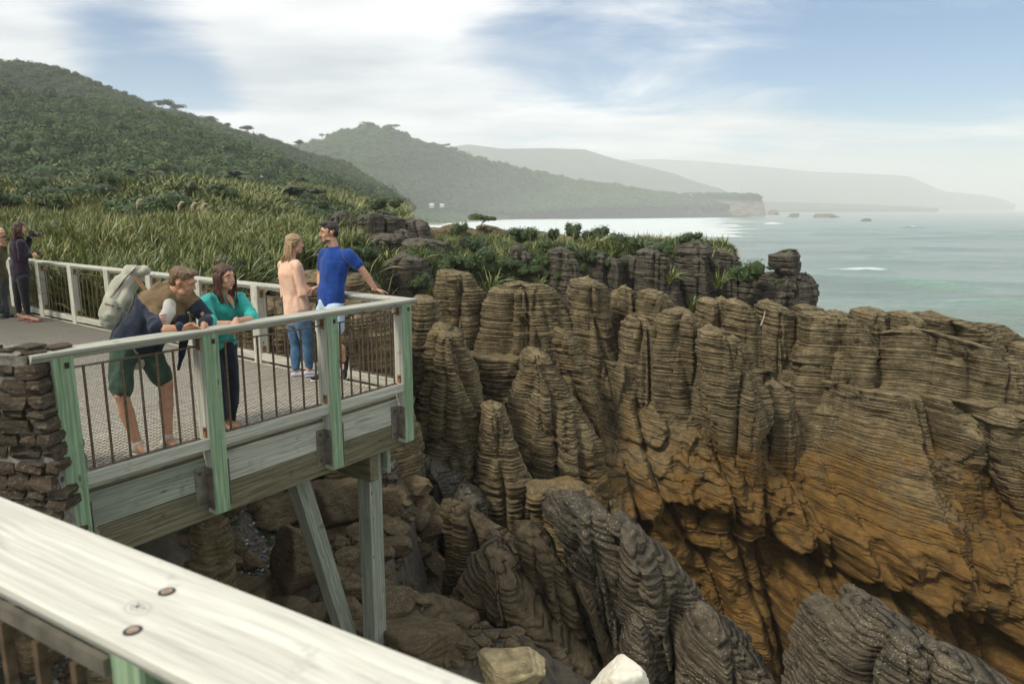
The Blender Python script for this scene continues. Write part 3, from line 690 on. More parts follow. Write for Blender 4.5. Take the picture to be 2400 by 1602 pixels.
def blob_rock(name, c, size, mat, label, cat='rock', seed=1, group=None, sub=5, amp=.28, flat_=.0):
    """angular broken rock: a sphere cut by random planes, beds etched into it"""
    bm = bmesh.new(); bmesh.ops.create_icosphere(bm, subdivisions=sub, radius=1.0)
    co = np.array([tuple(v.co) for v in bm.verts]); rs = np.random.RandomState(seed % 7919)
    pn = rs.normal(size=(10, 3)); pn[:, 2] *= .8; pn /= np.linalg.norm(pn, axis=1)[:, None]; pd = rs.uniform(.55, .98, 10); pn[0] = (0, .1, 1); pd[0] = .8
    acc = (np.maximum(0, co @ pn.T / pd[None]) ** 44).sum(1); rad = np.minimum((acc + 1e-12) ** (-1 / 44), 1.25)
    q = co * rad[:, None]; bed = (q[:, 2] * size[2] + .25 * q[:, 0] * size[0] + .06 * noise(co[:, 0] * 2, co[:, 1] * 2, co[:, 2] * 2, seed)) / .075
    gv = np.exp(-((bed - np.round(bed)) / .16) ** 2) * np.clip(.5 + 1.2 * noise(co[:, 0] * 2.4, co[:, 1] * 2.4, np.round(bed) * 1.7, seed + 3), 0, 1.3)
    d = 1 + amp * .35 * fbm(co[:, 0] * 2.2 + seed * 9, co[:, 1] * 2.2, co[:, 2] * 2.2, seed, 5) - gv * .030 / max(.2, size[0])
    q = q * d[:, None]
    for v, x in zip(bm.verts, q): v.co = Vector((x[0] * size[0], x[1] * size[1], x[2] * size[2]))
    me = bm_mesh(name, bm, True); col_attr(me, 'stain', np.full(len(me.vertices), -.3))
    o = link(name, me, mat, None, c); tag(o, label, cat, group); return o
for (u, v, wpx, hpx, lb) in ((1812, 503, 26, 14, 'blocky sea rock at the foot of the headland cliff'), (1860, 508, 26, 9, 'flat dark rock islet just right of the headland'),
                        (1937, 509, 44, 10, 'widest low rock islet in the middle of the bay mouth'), (2028, 518, 22, 6, 'small ragged rock islet farthest right in the sea')):
    p = atz(u, v + 1, SEA); k = p.y / F
    blob_rock('sea_rock', (p.x, p.y, SEA + 1.5), (wpx * k * .55, wpx * k * .35, hpx * k * .9), M['rock_brown'], lb, 'sea rock', u)
# air: sea haze
HZ_T = 330
m, t, b = newmat('sea_air'); t.nodes.remove(b); pv = t.nodes.new('ShaderNodeVolumePrincipled'); pv.inputs['Density'].default_value = .00040; pv.inputs['Color'].default_value = (1, 1, 1, 1); pv.inputs['Anisotropy'].default_value = .0
t.links.new(pv.outputs[0], t.nodes['Material Output'].inputs['Volume'])
bm = bmesh.new(); bm_box(bm, (1500, 6400, (HZ_T + SEA - 8) / 2), (18000, 17500, HZ_T - SEA + 8)); hz = link('haze', bm_mesh('haze', bm), m); tag(hz, kind='stuff')

# ---------------------------------------------------------------- near ground
def poly_dist(x, y, P):
    """signed distance to a closed polygon, positive inside"""
    inside = np.zeros(x.shape, bool); d = np.full(x.shape, 1e9); n = len(P)
    for i in range(n):
        x0, y0 = P[i]; x1, y1 = P[(i + 1) % n]
        dx, dy = x1 - x0, y1 - y0; t = np.clip(((x - x0) * dx + (y - y0) * dy) / (dx * dx + dy * dy + 1e-9), 0, 1)
        d = np.minimum(d, np.hypot(x - x0 - t * dx, y - y0 - t * dy))
        c = ((y0 > y) != (y1 > y)) & (x < (x1 - x0) * (y - y0) / (y1 - y0 + 1e-12) + x0); inside ^= c
    return np.where(inside, d, -d)
PLAT = [(-5.6, -8), (-5.6, 3), (-5.4, 6.5), (-5.6, 9.5), (-5.2, 12.5), (-4.6, 16), (-4.7, 21), (-5.2, 27), (-5.3, 34), (-5.4, 44), (-7, 58), (-9.5, 80), (-14, 110), (-22, 150), (-60, 300), (-700, 400), (-700, -8)]
MID = [(-6, 12), (-4.8, 20), (-3.2, 23), (1, 24.5), (5, 26), (9.5, 27.5), (11.5, 30), (10.5, 36), (7, 46), (0, 60), (-6, 70), (-14, 80), (-14, 40)]
def smooth(a, lo, hi):
    q = np.clip((a - lo) / (hi - lo), 0, 1); return q * q * (3 - 2 * q)
def ground_h(x, y):
    dp = poly_dist(x, y, PLAT) + 1.0 * noise(x / 3, y / 3, 0 * x, 31)
    dm = poly_dist(x, y, MID) + 1.2 * noise(x / 3, y / 3, 0 * x, 33)
    d0 = np.hypot(x, y)
    base = -12.0 + 0 * x
    near = -2.9 - .10 * np.clip(y - 6, 0, 9) - 1.1 * np.clip(x - .2, 0, 9) + .5 * fbm(x / 1.5, y / 1.5, 0 * x, 32, 4)
    stp = .20; q_ = near / stp + .5 * noise(x / .8, y / .8, 0 * x, 38); near = .35 * near + .65 * (np.floor(q_) + smooth(q_ - np.floor(q_), .55, 1.0)) * stp
    near = near - 7 * smooth(y + .55 * x, 12.5, 15)
    near = near - 3.0 * smooth(x, -1.75, -1.0) * smooth(y, 8.3, 9.6)
    base = np.maximum(near, base)
    base = base + (SEA - 4 - base) * smooth(d0, 70, 110)
    zp = -.45 + .066 * np.clip(y - 9, 0, 36) + .030 * np.clip(y - 40, 0, 100) + .02 * np.clip(-x - 8, 0, 60) * smooth(y, 5, 30) + .5 * noise(x / 9, y / 9, 0 * x, 34)
    zp = zp - 2.3 * (1 - smooth(dp, 0, 15)) * smooth(y, 22, 40)
    zm = -.05 - .40 * np.clip(25 - y, 0, 5) * smooth(x, 2.0, .5) - .02 * np.clip(y - 27, 0, 60) - .012 * np.clip(x, 0, 12) + .35 * noise(x / 2.5, y / 2.5, 0 * x, 36)
    h = base + (zm - base) * smooth(dm, -1.6, .6)
    h = np.where(zp > h, h + (zp - h) * smooth(dp, -1.3, .5), h)
    return h
xs = np.concatenate([np.linspace(-300, -60, 40)[:-1], np.linspace(-60, -16, 90)[:-1], np.linspace(-16, 24, 400)[:-1], np.linspace(24, 140, 50)])
ysn = np.concatenate([np.linspace(-12, 2, 20)[:-1], np.linspace(2, 50, 460)[:-1], np.linspace(50, 230, 130)])
GX, GY = np.meshgrid(xs, ysn); GZ = ground_h(GX, GY)
def groundmat():
    m, t, b = newmat('soil_and_scree'); b.inputs['Roughness'].default_value = 1
    v = coords(t, 'World'); n_ = noi(t, v, 5, 6, .7); g = ramp(t, n_, [(.35, (.045, .04, .03)), (.62, (.12, .10, .07))])
    gn = t.nodes.new('ShaderNodeNewGeometry'); sp_ = t.nodes.new('ShaderNodeSeparateXYZ'); t.links.new(gn.outputs['Position'], sp_.inputs[0])
    up = ramp(t, mathn(t, 'ADD', mathn(t, 'MULTIPLY', sp_.outputs[2], .5), 1.7, True), [(.35, (0, 0, 0)), (.6, (1, 1, 1))])
    t.links.new(mixc(t, up, g, (.035, .04, .018)), b.inputs['Base Color']); bump(t, b, n_, .8, .06); return m
ground = link('ground', mesh_np('ground', np.stack([GX, GY, GZ], -1).reshape(-1, 3), grid_faces(len(ysn), len(xs))), groundmat()); tag(ground, kind='structure')
# ================================================================ pancake rocks
_r = np.random.RandomState(11)
LT = [-16.0]
while LT[-1] < 3: LT.append(LT[-1] + _r.uniform(.042, .098))
LT = np.array(LT); LE = _r.uniform(-1, 1, len(LT)); LG = _r.uniform(.45, 1.0, len(LT))
def levels(z0, z1, step=1, thick=1.0):
    """ring heights: four per bed (groove, lower lip, upper lip, groove edge)"""
    out = []; k = []
    i0 = max(0, np.searchsorted(LT, z0) - 1); i1 = min(len(LT) - 1, np.searchsorted(LT, z1))
    for i in range(i0, i1, step):
        a = LT[i]; b = LT[min(i + step, len(LT) - 1)]; h = b - a
        for q, g in ((a + .012, 1), (a + .24 * h, 0), (b - .14 * h, 0)): out.append(q); k.append((i, g))
    return np.array(out), k
def layer_off(k, x, y, depth, seed):
    i = np.array([a for a, b in k]); g = np.array([b for a, b in k], float)
    sh = (len(x.shape) == 2)
    ii = i[:, None]; gg = g[:, None]
    e = LE[ii] * .5 * depth + noise(x * 1.3, y * 1.3, ii * 3.7, 50) * .75 * depth + noise(x * 5, y * 5, ii * 5.1, 51) * .35 * depth
    gr = -gg * depth * (1.45 * LG[ii]) * np.clip(.62 + 1.3 * noise(x * 1.1, y * 1.1, ii * 1.9, 52) + .8 * noise(x * 5.5, y * 5.5, ii * 2.3, 54), .0, 1.7)
    e = e + depth * .9 * (noise(x * 3.1, y * 3.1, np.floor(ii / 5) * 7.7, 55) > .42) - depth * .8 * (noise(x * 2.3, y * 2.3, np.floor(ii / 7) * 3.3, 56) > .5)
    return e + gr
def stain_at(x, y, z):
    """where the wall is washed orange: low down and towards the right"""
    s = smooth(-z, 3.6, 7.0) * smooth(x, -.5, 6) * .95 + .30 * smooth(-z, 2.2, 4.5) * smooth(x, 1, 3)
    s = s * smooth(y, 11, 14.5)
    return s - .15
def dipf(x, y, dip): return dip[0] * x + dip[1] * y + dip[2] * noise(x / dip[3], y / dip[3], 0 * x, 44)
WALLDIP = (-.055, .0, .17, 2.2)
def stack(label, Y, rows, b, mat='rock', seg=72, dip=WALLDIP, ldep=.028, flute=.15, seed=None, n_exp=2.5, yaw=0.0, step=1, cap=.28, name='rock_pillar', cat='rock', group=None, yoff=None, fl=1.0, moss=0.0, stainadd=0.0, wob=.0, spreadmax=.42):
    """rows: (v, u_left, u_right) from top to foot in photograph pixels on the plane y=Y; b = thickness (m)"""
    seed = seed if seed is not None else (abs(hash(label)) if False else sum(ord(c) * (i + 1) for i, c in enumerate(label)) % 9973)
    zz = []; xl = []; xr = []
    for v, a, c in rows:
        p = at(a, v, Y); q = at(c, v, Y); zz.append(p.z); xl.append(p.x); xr.append(q.x)
    zz = np.array(zz)[::-1]; xl = np.array(xl)[::-1]; xr = np.array(xr)[::-1]
    z0, z1 = zz[0], zz[-1]; xm = (xl[-1] + xr[-1]) / 2
    off = dipf(np.array([xm]), np.array([Y]), dip)[0]
    lv, k = levels(z0 - off, z1 - off, step)
    ok = (lv + off > z0) & (lv + off < z1); lv = lv[ok]; k = [q for q, o_ in zip(k, ok) if o_]
    zr = lv + off
    L = np.interp(zr, zz, xl); R = np.interp(zr, zz, xr)
    wig = .05 * noise(zr * 2.2, seed + 0 * zr, 0 * zr, 60) * min(1, (R - L).mean()); L = L + wig; R = R + .05 * noise(zr * 2.2, seed + 9 + 0 * zr, 0 * zr, 61)
    mid = (L + R) / 2; a = (R - L) / 2 * (1 + np.minimum(.05 * np.maximum(0, z1 - zr - .6), spreadmax))
    js = np.floor(np.arange(len(zr)) / 3); a = a + .022 * noise(js * 7.3, seed + 0 * js, 0 * js, 62) + .05 * noise(np.floor(js / 6) * 5.1, seed + 0 * js, 0 * js, 63) * (a > .15)
    bb = b / 2 * np.sqrt(np.clip(1 - np.clip((zr - (z1 - cap)) / cap, 0, 1) ** 2.2, .02, 1)) * (1 + .05 * np.clip(z1 - zr, 0, 8))
    th = np.linspace(0, 2 * np.pi, seg, endpoint=False)
    c_, s_ = np.cos(th), np.sin(th)
    ex = 2 / n_exp
    rs_ = np.random.RandomState(seed); al, be = rs_.uniform(.28, .80), rs_.uniform(.28, .80); ph = [0.0, math.pi, -math.pi / 2 - al, -math.pi / 2 + be, math.pi * .35, math.pi * .65]
    dd_ = [1.0, 1.0, rs_.uniform(.62, .86), rs_.uniform(.62, .86), .95, .95]
    acc = sum(np.maximum(0, np.cos(th - p_) / d_) ** 30 for p_, d_ in zip(ph, dd_)); rr_ = acc ** (-1 / 30)
    rr_ = np.minimum(rr_, 1.35); ux = np.clip(c_ * rr_, -1, 1); uy = s_ * rr_
    ys = Y + (np.interp(zr, [z0, z1], yoff) if yoff else 0 * zr)
    px_ = mid[:, None] + a[:, None] * ux[None]; py_ = ys[:, None] + bb[:, None] * uy[None]
    nx_ = c_[None] + 0 * px_; ny_ = s_[None] + 0 * px_
    zf = zr[:, None] + 0 * px_
    f1 = fbm(px_ * .9 * fl + seed, py_ * .9 * fl, zf * .16, seed % 97, 3)
    rib = np.abs(noise(px_ * 1.7 * fl + seed, py_ * 1.7 * fl, zf * .22, 71)); rib2 = np.abs(noise(px_ * 3.9 * fl, py_ * 3.9 * fl + seed, zf * .45, 72))
    sid = .30 + .70 * np.abs(s_)[None]                      # keep the outline, carve the faces
    amp = flute * np.minimum(1, (a[:, None] * 1.2 + .15))
    o_ = sid * amp * (f1 * 1.7 + np.minimum(rib * 2.6, .8) - .5 + .45 * np.minimum(rib2 * 2.6, .8) - .15 - 1.1 * np.exp(-(rib / .07) ** 2) - .5 * np.exp(-(rib2 / .08) ** 2))
    mass = smooth(-(zf), 6.6, 8.2) * smooth(px_, 0, 3) * 0 + 0
    o_ = o_ + layer_off(k, px_, py_, ldep, seed) * np.minimum(1, a[:, None] * 2 + .2)
    crack = np.exp(-(noise(px_ * .8 + seed * .3, py_ * .8, zf * .10, 73) / .035) ** 2); o_ = o_ - crack * .10 * sid
    if wob: o_ = o_ + wob * fbm(px_ * 1.2, py_ * 1.2, zf * 1.2, seed % 83, 3)
    X_ = px_ + nx_ * o_; Y_ = py_ + ny_ * o_
    Z_ = zf + dipf(X_, Y_, dip) - off
    # cap rings
    top = [(X_[-1], Y_[-1], Z_[-1])]; 
    cx_, cy_ = X_[-1].mean(), Y_[-1].mean()
    VX = [X_]; VY = [Y_]; VZ = [Z_]
    for j, q in enumerate((.8, .5, .2, .01)):
        xx = cx_ + (X_[-1] - cx_) * q; yy = cy_ + (Y_[-1] - cy_) * q
        VX.append(xx[None]); VY.append(yy[None]); VZ.append((Z_[-1] + .02 * (j + 1) + .035 * noise(xx * 4, yy * 4, 0 * xx, 77))[None])
    X_ = np.concatenate(VX); Y_ = np.concatenate(VY); Z_ = np.concatenate(VZ)
    nr_ = X_.shape[0]
    V = np.stack([X_, Y_, Z_], -1).reshape(-1, 3); fc = grid_faces(nr_, seg, True)
    st = stain_at(V[:, 0], V[:, 1], V[:, 2]) + stainadd
    base = np.array([(xl[0] + xr[0]) / 2, Y, z0])
    me = mesh_np(name, V - base, fc, True, {'stain': st, 'moss': np.full(len(V), moss)})
    o = link(name, me, M[mat], None, tuple(base)); tag(o, label, cat, group); return o
G_ = 'layered rock pillars of the chasm wall'
W = lambda label, Y, rows, b=1.6, **k: stack(label, Y, rows, b, group=G_, **k)
# --- the big wall, left to right (Y about 20 m away); seen from the platform
W('short layered pillar directly behind the platform corner post', 17.5, [(694, 975, 1010), (712, 962, 1026), (780, 940, 1034), (900, 925, 1040), (1060, 905, 1050), (1240, 880, 1060)], 1.6)
W('tall stepped grey pillar, highest one near the platform corner', 20.5, [(634, 1030, 1085), (641, 1022, 1113), (668, 1022, 1126), (690, 1020, 1144), (760, 1022, 1144), (900, 1020, 1130), (1100, 1010, 1150)], 2.0)
W('broad pale pillar with a square shoulder in front of the tall stepped one', 16.0, [(762, 1012, 1055), (775, 1008, 1078), (830, 1004, 1092), (868, 1002, 1116), (912, 1000, 1126), (980, 990, 1140), (1046, 972, 1160), (1130, 960, 1170), (1230, 945, 1180), (1330, 940, 1190)], 2.0, flute=.26)
W('dark low spur at the foot of the broad pale pillar', 15.0, [(946, 1134, 1172), (960, 1130, 1180), (1020, 1122, 1200), (1090, 1116, 1232), (1160, 1110, 1262), (1250, 1100, 1290)], 1.3, stainadd=-.15)
W('wide pale grey mass between the stepped pillar and the yellow ridge', 20.0, [(664, 1186, 1240), (670, 1172, 1284), (684, 1145, 1300), (730, 1136, 1330), (800, 1122, 1366), (900, 1112, 1380), (1050, 1110, 1400), (1180, 1120, 1430)], 2.4, flute=.24)
W('cone shaped pale buttress in the middle of the wall, splitting into two ribs', 17.2, [(818, 1234, 1262), (828, 1226, 1282), (880, 1214, 1306), (940, 1202, 1345), (1000, 1198, 1378), (1060, 1204, 1396), (1100, 1220, 1402), (1180, 1236, 1420)], 2.2, flute=.28, stainadd=.1)
W('long slanting yellowish ridge running down to the right of the cone buttress', 18.0, [(770, 1298, 1322), (800, 1300, 1346), (850, 1320, 1372), (900, 1352, 1396), (960, 1376, 1408), (1040, 1392, 1424), (1110, 1402, 1444), (1180, 1412, 1462), (1260, 1428, 1492)], .9, flute=.10, stainadd=.42)
W('tall round topped pillar leaning right, highest in the middle of the wall', 20.2, [(654, 1356, 1400), (660, 1342, 1422), (680, 1336, 1432), (740, 1336, 1430), (800, 1340, 1440), (870, 1352, 1464), (960, 1378, 1492), (1040, 1398, 1506), (1130, 1416, 1522)], 1.9, flute=.20)
W('narrow notched pillar just right of the round topped one', 21.6, [(686, 1436, 1466), (700, 1430, 1480), (760, 1432, 1486), (830, 1440, 1490), (900, 1450, 1494)], 1.2)
W('slim square pillar beside the hanging flax tuft', 21.2, [(673, 1450, 1480), (680, 1448, 1486), (740, 1452, 1492), (800, 1462, 1500), (900, 1470, 1512)], 1.2)
W('gently sloping flat topped pillar right of the flax tuft', 20.6, [(681, 1506, 1540), (690, 1500, 1566), (712, 1490, 1582), (780, 1486, 1600), (860, 1480, 1620), (960, 1480, 1630)], 1.7)
W('low rough shoulder of rock below the flat topped pillar', 19.4, [(742, 1470, 1510), (752, 1466, 1535), (800, 1462, 1560), (860, 1462, 1566), (960, 1480, 1570), (1060, 1486, 1560), (1160, 1500, 1560)], 1.5, flute=.24)
W('wide ochre bottomed pillar with a rounded head, left of the deep notch', 19.0, [(722, 1574, 1608), (730, 1556, 1630), (762, 1534, 1650), (820, 1528, 1668), (900, 1530, 1680), (980, 1552, 1700), (1050, 1578, 1722), (1110, 1608, 1738), (1160, 1640, 1742)], 2.0, flute=.24, stainadd=.12)
W('small tilted pillar standing behind the rounded ochre one', 21.0, [(698, 1640, 1674), (706, 1636, 1684), (760, 1628, 1690), (840, 1624, 1700)], 1.2)
W('thin leaning slab on the left edge of the dark notch', 21.0, [(697, 1684, 1698), (702, 1678, 1705), (760, 1670, 1700), (820, 1664, 1694)], .9)
W('leaning pillar with a slanted top right of the dark notch', 20.4, [(703, 1714, 1738), (712, 1706, 1752), (740, 1700, 1768), (800, 1690, 1780), (880, 1682, 1786), (960, 1690, 1790)], 1.5)
W('orange fin with a ragged right edge standing forward of the wall', 17.6, [(764, 1648, 1676), (776, 1634, 1712), (812, 1632, 1762), (870, 1640, 1786), (930, 1652, 1798), (980, 1662, 1802), (1020, 1676, 1780), (1080, 1700, 1768), (1120, 1700, 1764), (1160, 1680, 1770), (1220, 1640, 1785)], 1.4, flute=.20, stainadd=.22)
W('leaning slab pillar with a pale driftwood stick caught beside it', 20.2, [(712, 1786, 1832), (720, 1782, 1852), (780, 1770, 1858), (850, 1764, 1866), (920, 1776, 1862), (1000, 1790, 1858)], 1.5)
W('small two stepped pillar behind the leaning slab', 21.2, [(704, 1784, 1812), (710, 1778, 1824), (760, 1772, 1830)], 1.0)
W('dark ochre rib dropping from the wall below the leaning slab', 18.4, [(900, 1806, 1830), (920, 1802, 1850), (980, 1802, 1860), (1060, 1796, 1870), (1100, 1790, 1872), (1160, 1786, 1888)], 1.2, stainadd=.15)
W('square pillar at the left end of the long dark slab', 21.0, [(716, 1878, 1900), (720, 1872, 1930), (760, 1868, 1940), (840, 1864, 1950)], 1.5)
W('huge dark grey slab forming the middle of the right hand wall', 19.6, [(735, 1900, 1935), (744, 1884, 1990), (765, 1874, 2030), (800, 1868, 2060), (860, 1858, 2084), (940, 1850, 2096), (1040, 1858, 2110), (1140, 1870, 2130)], 2.6, flute=.20, seg=90)
W('low stepped block behind the top of the dark slab', 21.8, [(729, 1946, 1972), (734, 1940, 2000), (790, 1936, 2020), (860, 1930, 2030)], 1.4)
W('round headed dark block on the skyline just left of the sea gap', 20.8, [(722, 2018, 2060), (728, 2006, 2074), (742, 2000, 2079), (770, 2004, 2079), (790, 2020, 2074), (830, 2036, 2074), (920, 2040, 2080)], 1.6)
W('flat topped skyline block just right of the sea gap', 20.6, [(733, 2100, 2150), (738, 2090, 2165), (756, 2083, 2172), (800, 2082, 2180), (860, 2070, 2190)], 1.8)
W('long whale backed skyline block at the right hand end of the wall', 20.4, [(734, 2166, 2200), (738, 2158, 2216), (752, 2152, 2262), (765, 2150, 2330), (790, 2150, 2366), (815, 2150, 2392), (860, 2150, 2400), (960, 2150, 2440)], 2.2, seg=90)
W('last low block at the right edge of the skyline', 19.8, [(800, 2370, 2396), (816, 2362, 2420), (880, 2350, 2560), (1000, 2340, 2600)], 2.0)
W('largest grey slab face sloping towards the right edge of the picture', 18.4, [(768, 2096, 2140), (776, 2090, 2230), (792, 2086, 2330), (830, 2078, 2420), (900, 2064, 2520), (980, 2056, 2620), (1080, 2050, 2660), (1200, 2060, 2700)], 2.6, flute=.18, seg=130)
W('square edged ochre buttress bulging from below the largest slab', 17.2, [(1052, 2080, 2160), (1064, 2066, 2260), (1090, 2058, 2330), (1160, 2050, 2390), (1240, 2060, 2420), (1300, 2080, 2450)], 1.8, stainadd=.2, seg=110)
W('dark shattered corner of rock at the right edge below the big slab', 16.6, [(966, 2330, 2420), (990, 2310, 2500), (1060, 2318, 2540), (1140, 2350, 2560), (1220, 2400, 2600)], 1.6, stainadd=-.2)
W('dark grey rib hanging at the centre of the right hand wall', 18.8, [(950, 1912, 1936), (962, 1900, 1972), (1010, 1880, 1990), (1060, 1866, 1990), (1100, 1862, 2000)], 1.6, stainadd=-.35)
W('stub of layered rock with a flat orange top low on the right wall', 15.4, [(1204, 2206, 2238), (1210, 2200, 2250), (1250, 2188, 2262), (1300, 2172, 2272), (1345, 2160, 2284)], 1.2, stainadd=.1)
W('tall pillar half hidden behind the front railing bars', 13.5, [(716, 765, 850), (728, 720, 900), (800, 690, 940), (900, 680, 950), (1050, 690, 960), (1200, 700, 940)], 2.2)
W('layered rock behind the couple at the railing', 15.0, [(636, 700, 790), (650, 660, 850), (690, 640, 880), (760, 630, 900), (900, 620, 905)], 2.2)
W('low layered shelf seen through the railing under the turquoise shirt', 12.5, [(700, 585, 640), (712, 560, 680), (780, 540, 720), (900, 520, 740)], 2.0)
W('dark stacked rock poking out of the flax behind the brown haired woman', 15.5, [(599, 508, 536), (606, 498, 562), (650, 494, 574), (720, 490, 580)], 1.2, mat='rock_dark')
# dark ribs going down into the pit right of the support post
K = dict(mat='rock_dark', dip=(-.05, 0, .12, 1.2))
W('dark jagged rib behind the support post', 13.0, [(1064, 870, 905), (1080, 862, 926), (1160, 860, 942), (1280, 866, 962), (1400, 876, 980)], 1.2, flute=.26, **K)
W('second dark jagged rib, between the support post and the pit', 13.6, [(1010, 925, 950), (1040, 905, 968), (1150, 910, 990), (1280, 930, 1010), (1400, 950, 1030)], 1.2, flute=.26, **K)
W('lichen spotted dark buttress above the pit', 14.6, [(1080, 990, 1030), (1110, 980, 1080), (1180, 975, 1120), (1280, 980, 1130), (1380, 990, 1140)], 1.3, flute=.26, **K)
W('narrow dark rib under the broad pale pillar', 14.2, [(1140, 1070, 1096), (1170, 1060, 1130), (1260, 1056, 1160), (1360, 1050, 1180)], 1.1, flute=.24, **K)

# --- the continuous cliff behind and below, with the overhanging lip
lip = [at(*q) for q in ((1000, 1300, 16.5), (1300, 1230, 17.0), (1560, 1186, 17.0), (1700, 1210, 16.8), (1830, 1256, 16.4), (1950, 1330, 15.8), (2160, 1424, 15.0), (2400, 1512, 14.2), (2700, 1610, 13.4))]
nx, Z1, Z0 = 420, -2.2, -14.0
xs_ = np.linspace(-3.5, 17.5, nx)
lv, k = levels(Z0, Z1); 
LX = np.array([p.x for p in lip]); LZ = np.array([p.z for p in lip]); LY = np.array([p.y for p in lip])
X = xs_[None, :] + 0 * lv[:, None]; S = lv[:, None] + 0 * X
lz = np.interp(X, LX, LZ) + .30 * noise(X * .6, 0 * X, 0 * X, 81) + .12 * noise(X * 2.2, 0 * X, 0 * X, 82); ly = np.interp(X, LX, LY)
Zw = S + dipf(X, 19 + 0 * X, WALLDIP)
up = Zw - lz                                              # height above the lip
yb = ly + 3.1 * smooth(up, .1, 3.6)  # leans back above
yb = yb + .95 * smooth(-up, -.05, .35) + .5 * np.exp(-((-up - .5) / .35) ** 2) * smooth(X, 3, 9) - .8 * smooth(-up, .9, 6.0)
massive = smooth(up, -1.0, .1) * smooth(-up, -2.1, -1.2)
xs2 = X + .22 * S; rb = np.abs(noise(xs2 * .62 + 4, S * .12, 0 * X, 84)); rb2 = np.abs(noise(xs2 * 1.5 + 9, S * .22, 0 * X, 88))
nz_ = fbm(X * .45, S * .22, 0 * X, 83, 4) * .9 - np.minimum(rb * 2.4, .9) * 1.0 + .45 - np.minimum(rb2 * 2.4, .8) * .40 + .30 * np.exp(-(rb2 / .05) ** 2) + .35 * np.exp(-(rb / .035) ** 2)
nz_ += fbm(X * 2.3, Zw * 2.3, 0 * X, 85, 4) * (.16 + .38 * massive) + fbm(X * 7, Zw * 9, 0 * X, 89, 2) * (.03 + .10 * massive) - .22 * np.exp(-(noise(X * 1.3, Zw * .8, 0 * X, 92) / .05) ** 2)
under = smooth(-up, .1, .8); nz_ += under * (fbm(X * .9 + .5 * Zw, Zw * .9, 0 * X, 86, 4) * .9 - .3 * np.abs(noise(X * .5 - Zw * .5, Zw * .7, 0 * X, 87)))
cav = np.exp(-(((X - at(1925, 1345, 16).x) / .55) ** 2 + ((Zw - at(1925, 1335, 16).z) / .42) ** 2)); 
lo = layer_off(k, X, X * .3, .034, 0) * (1 - .75 * massive) * (1 - .35 * under)
Yy = yb + nz_ + 1.3 * cav - lo
# ledge strips
front_v = np.stack([X, Yy, Zw], -1)
tb = np.linspace(0, 1, 8)[1:, None]; Bk = front_v[-1][None] + np.stack([0 * tb, tb * 5, -tb * .3], -1).reshape(-1, 1, 3)
V = np.concatenate([front_v, Bk], 0); nrow = V.shape[0]; V = V.reshape(-1, 3)
st = stain_at(V[:, 0], V[:, 1], V[:, 2]) + .12
cl = link('cliff', mesh_np('cliff', V, grid_faces(nrow, nx), True, {'stain': st, 'moss': 0 * st}), M['rock']); tag(cl, kind='structure')

# --- foreground stacks
FD = (-.22, .04, .24, 1.9); G2 = 'near dark rocks below the foreground railing'
NR = lambda label, Y, rows, b=1.4, **k: stack(label, Y, rows, b, **{**dict(mat='rock_near', dip=FD, ldep=.050, flute=.24, group=G2, cap=.35, fl=.85, seg=120), **k})
NR('large dark layered rock with folded beds and a pale rounded summit, centre foreground', 9.4, [(1188, 1376, 1402), (1194, 1340, 1416), (1206, 1322, 1424), (1236, 1284, 1440), (1250, 1276, 1460), (1290, 1300, 1480), (1340, 1318, 1496), (1400, 1330, 1520), (1460, 1340, 1540), (1530, 1350, 1550)], 1.3)
NR('dark layered shoulder right of the pale rounded summit, falling away to the right', 9.2, [(1224, 1432, 1464), (1236, 1426, 1500), (1256, 1420, 1530), (1270, 1416, 1552), (1296, 1420, 1580), (1330, 1424, 1612), (1370, 1430, 1636), (1420, 1440, 1664), (1450, 1450, 1690), (1500, 1460, 1720), (1560, 1470, 1740), (1620, 1480, 1760)], 1.5, seg=130)
NR('knobbly rib bulging from the foot of the big folded rock', 8.6, [(1446, 1482, 1500), (1456, 1474, 1514), (1490, 1470, 1526), (1530, 1462, 1532), (1580, 1450, 1530)], .7)
NR('dark wedge of rock at the bottom edge, right of the white stone', 8.6, [(1458, 1662, 1688), (1470, 1630, 1710), (1500, 1612, 1745), (1530, 1608, 1775), (1560, 1604, 1800), (1600, 1604, 1822), (1700, 1600, 1870)], 1.4)
NR('brown spotted block left of the big folded rock', 9.2, [(1240, 1225, 1265), (1246, 1210, 1290), (1262, 1206, 1318), (1300, 1204, 1334), (1350, 1220, 1342), (1400, 1240, 1366), (1450, 1260, 1372), (1520, 1280, 1380)], 1.2, mat='rock_brown')
NR('small grey rock with a flat cap stone left of the spotted block', 9.5, [(1254, 1132, 1158), (1260, 1124, 1176), (1278, 1122, 1192), (1296, 1120, 1198), (1320, 1104, 1190), (1400, 1096, 1180), (1460, 1090, 1180)], .9)
NR('broad brown rock with sloping beds in front of the flat capped one', 8.5, [(1312, 1148, 1180), (1326, 1136, 1206), (1370, 1110, 1240), (1420, 1090, 1300), (1460, 1060, 1370), (1486, 1040, 1404), (1530, 1050, 1414), (1600, 1080, 1420), (1680, 1100, 1430)], 1.7, mat='rock_brown', seg=140, ldep=.03)
NR('long thin broken fin sloping down between the brown rock and the dark folded one', 8.8, [(1372, 1350, 1368), (1400, 1360, 1394), (1440, 1384, 1412), (1490, 1406, 1440), (1540, 1420, 1460), (1600, 1430, 1480)], .55, mat='rock_brown')
NR('thin brown wall of rock sloping down behind the flat capped rock', 12.0, [(1172, 1046, 1070), (1178, 1042, 1092), (1194, 1040, 1124), (1212, 1040, 1160), (1234, 1040, 1200), (1262, 1042, 1230), (1320, 1050, 1236), (1400, 1054, 1240)], .8, mat='rock_brown', ldep=.025)
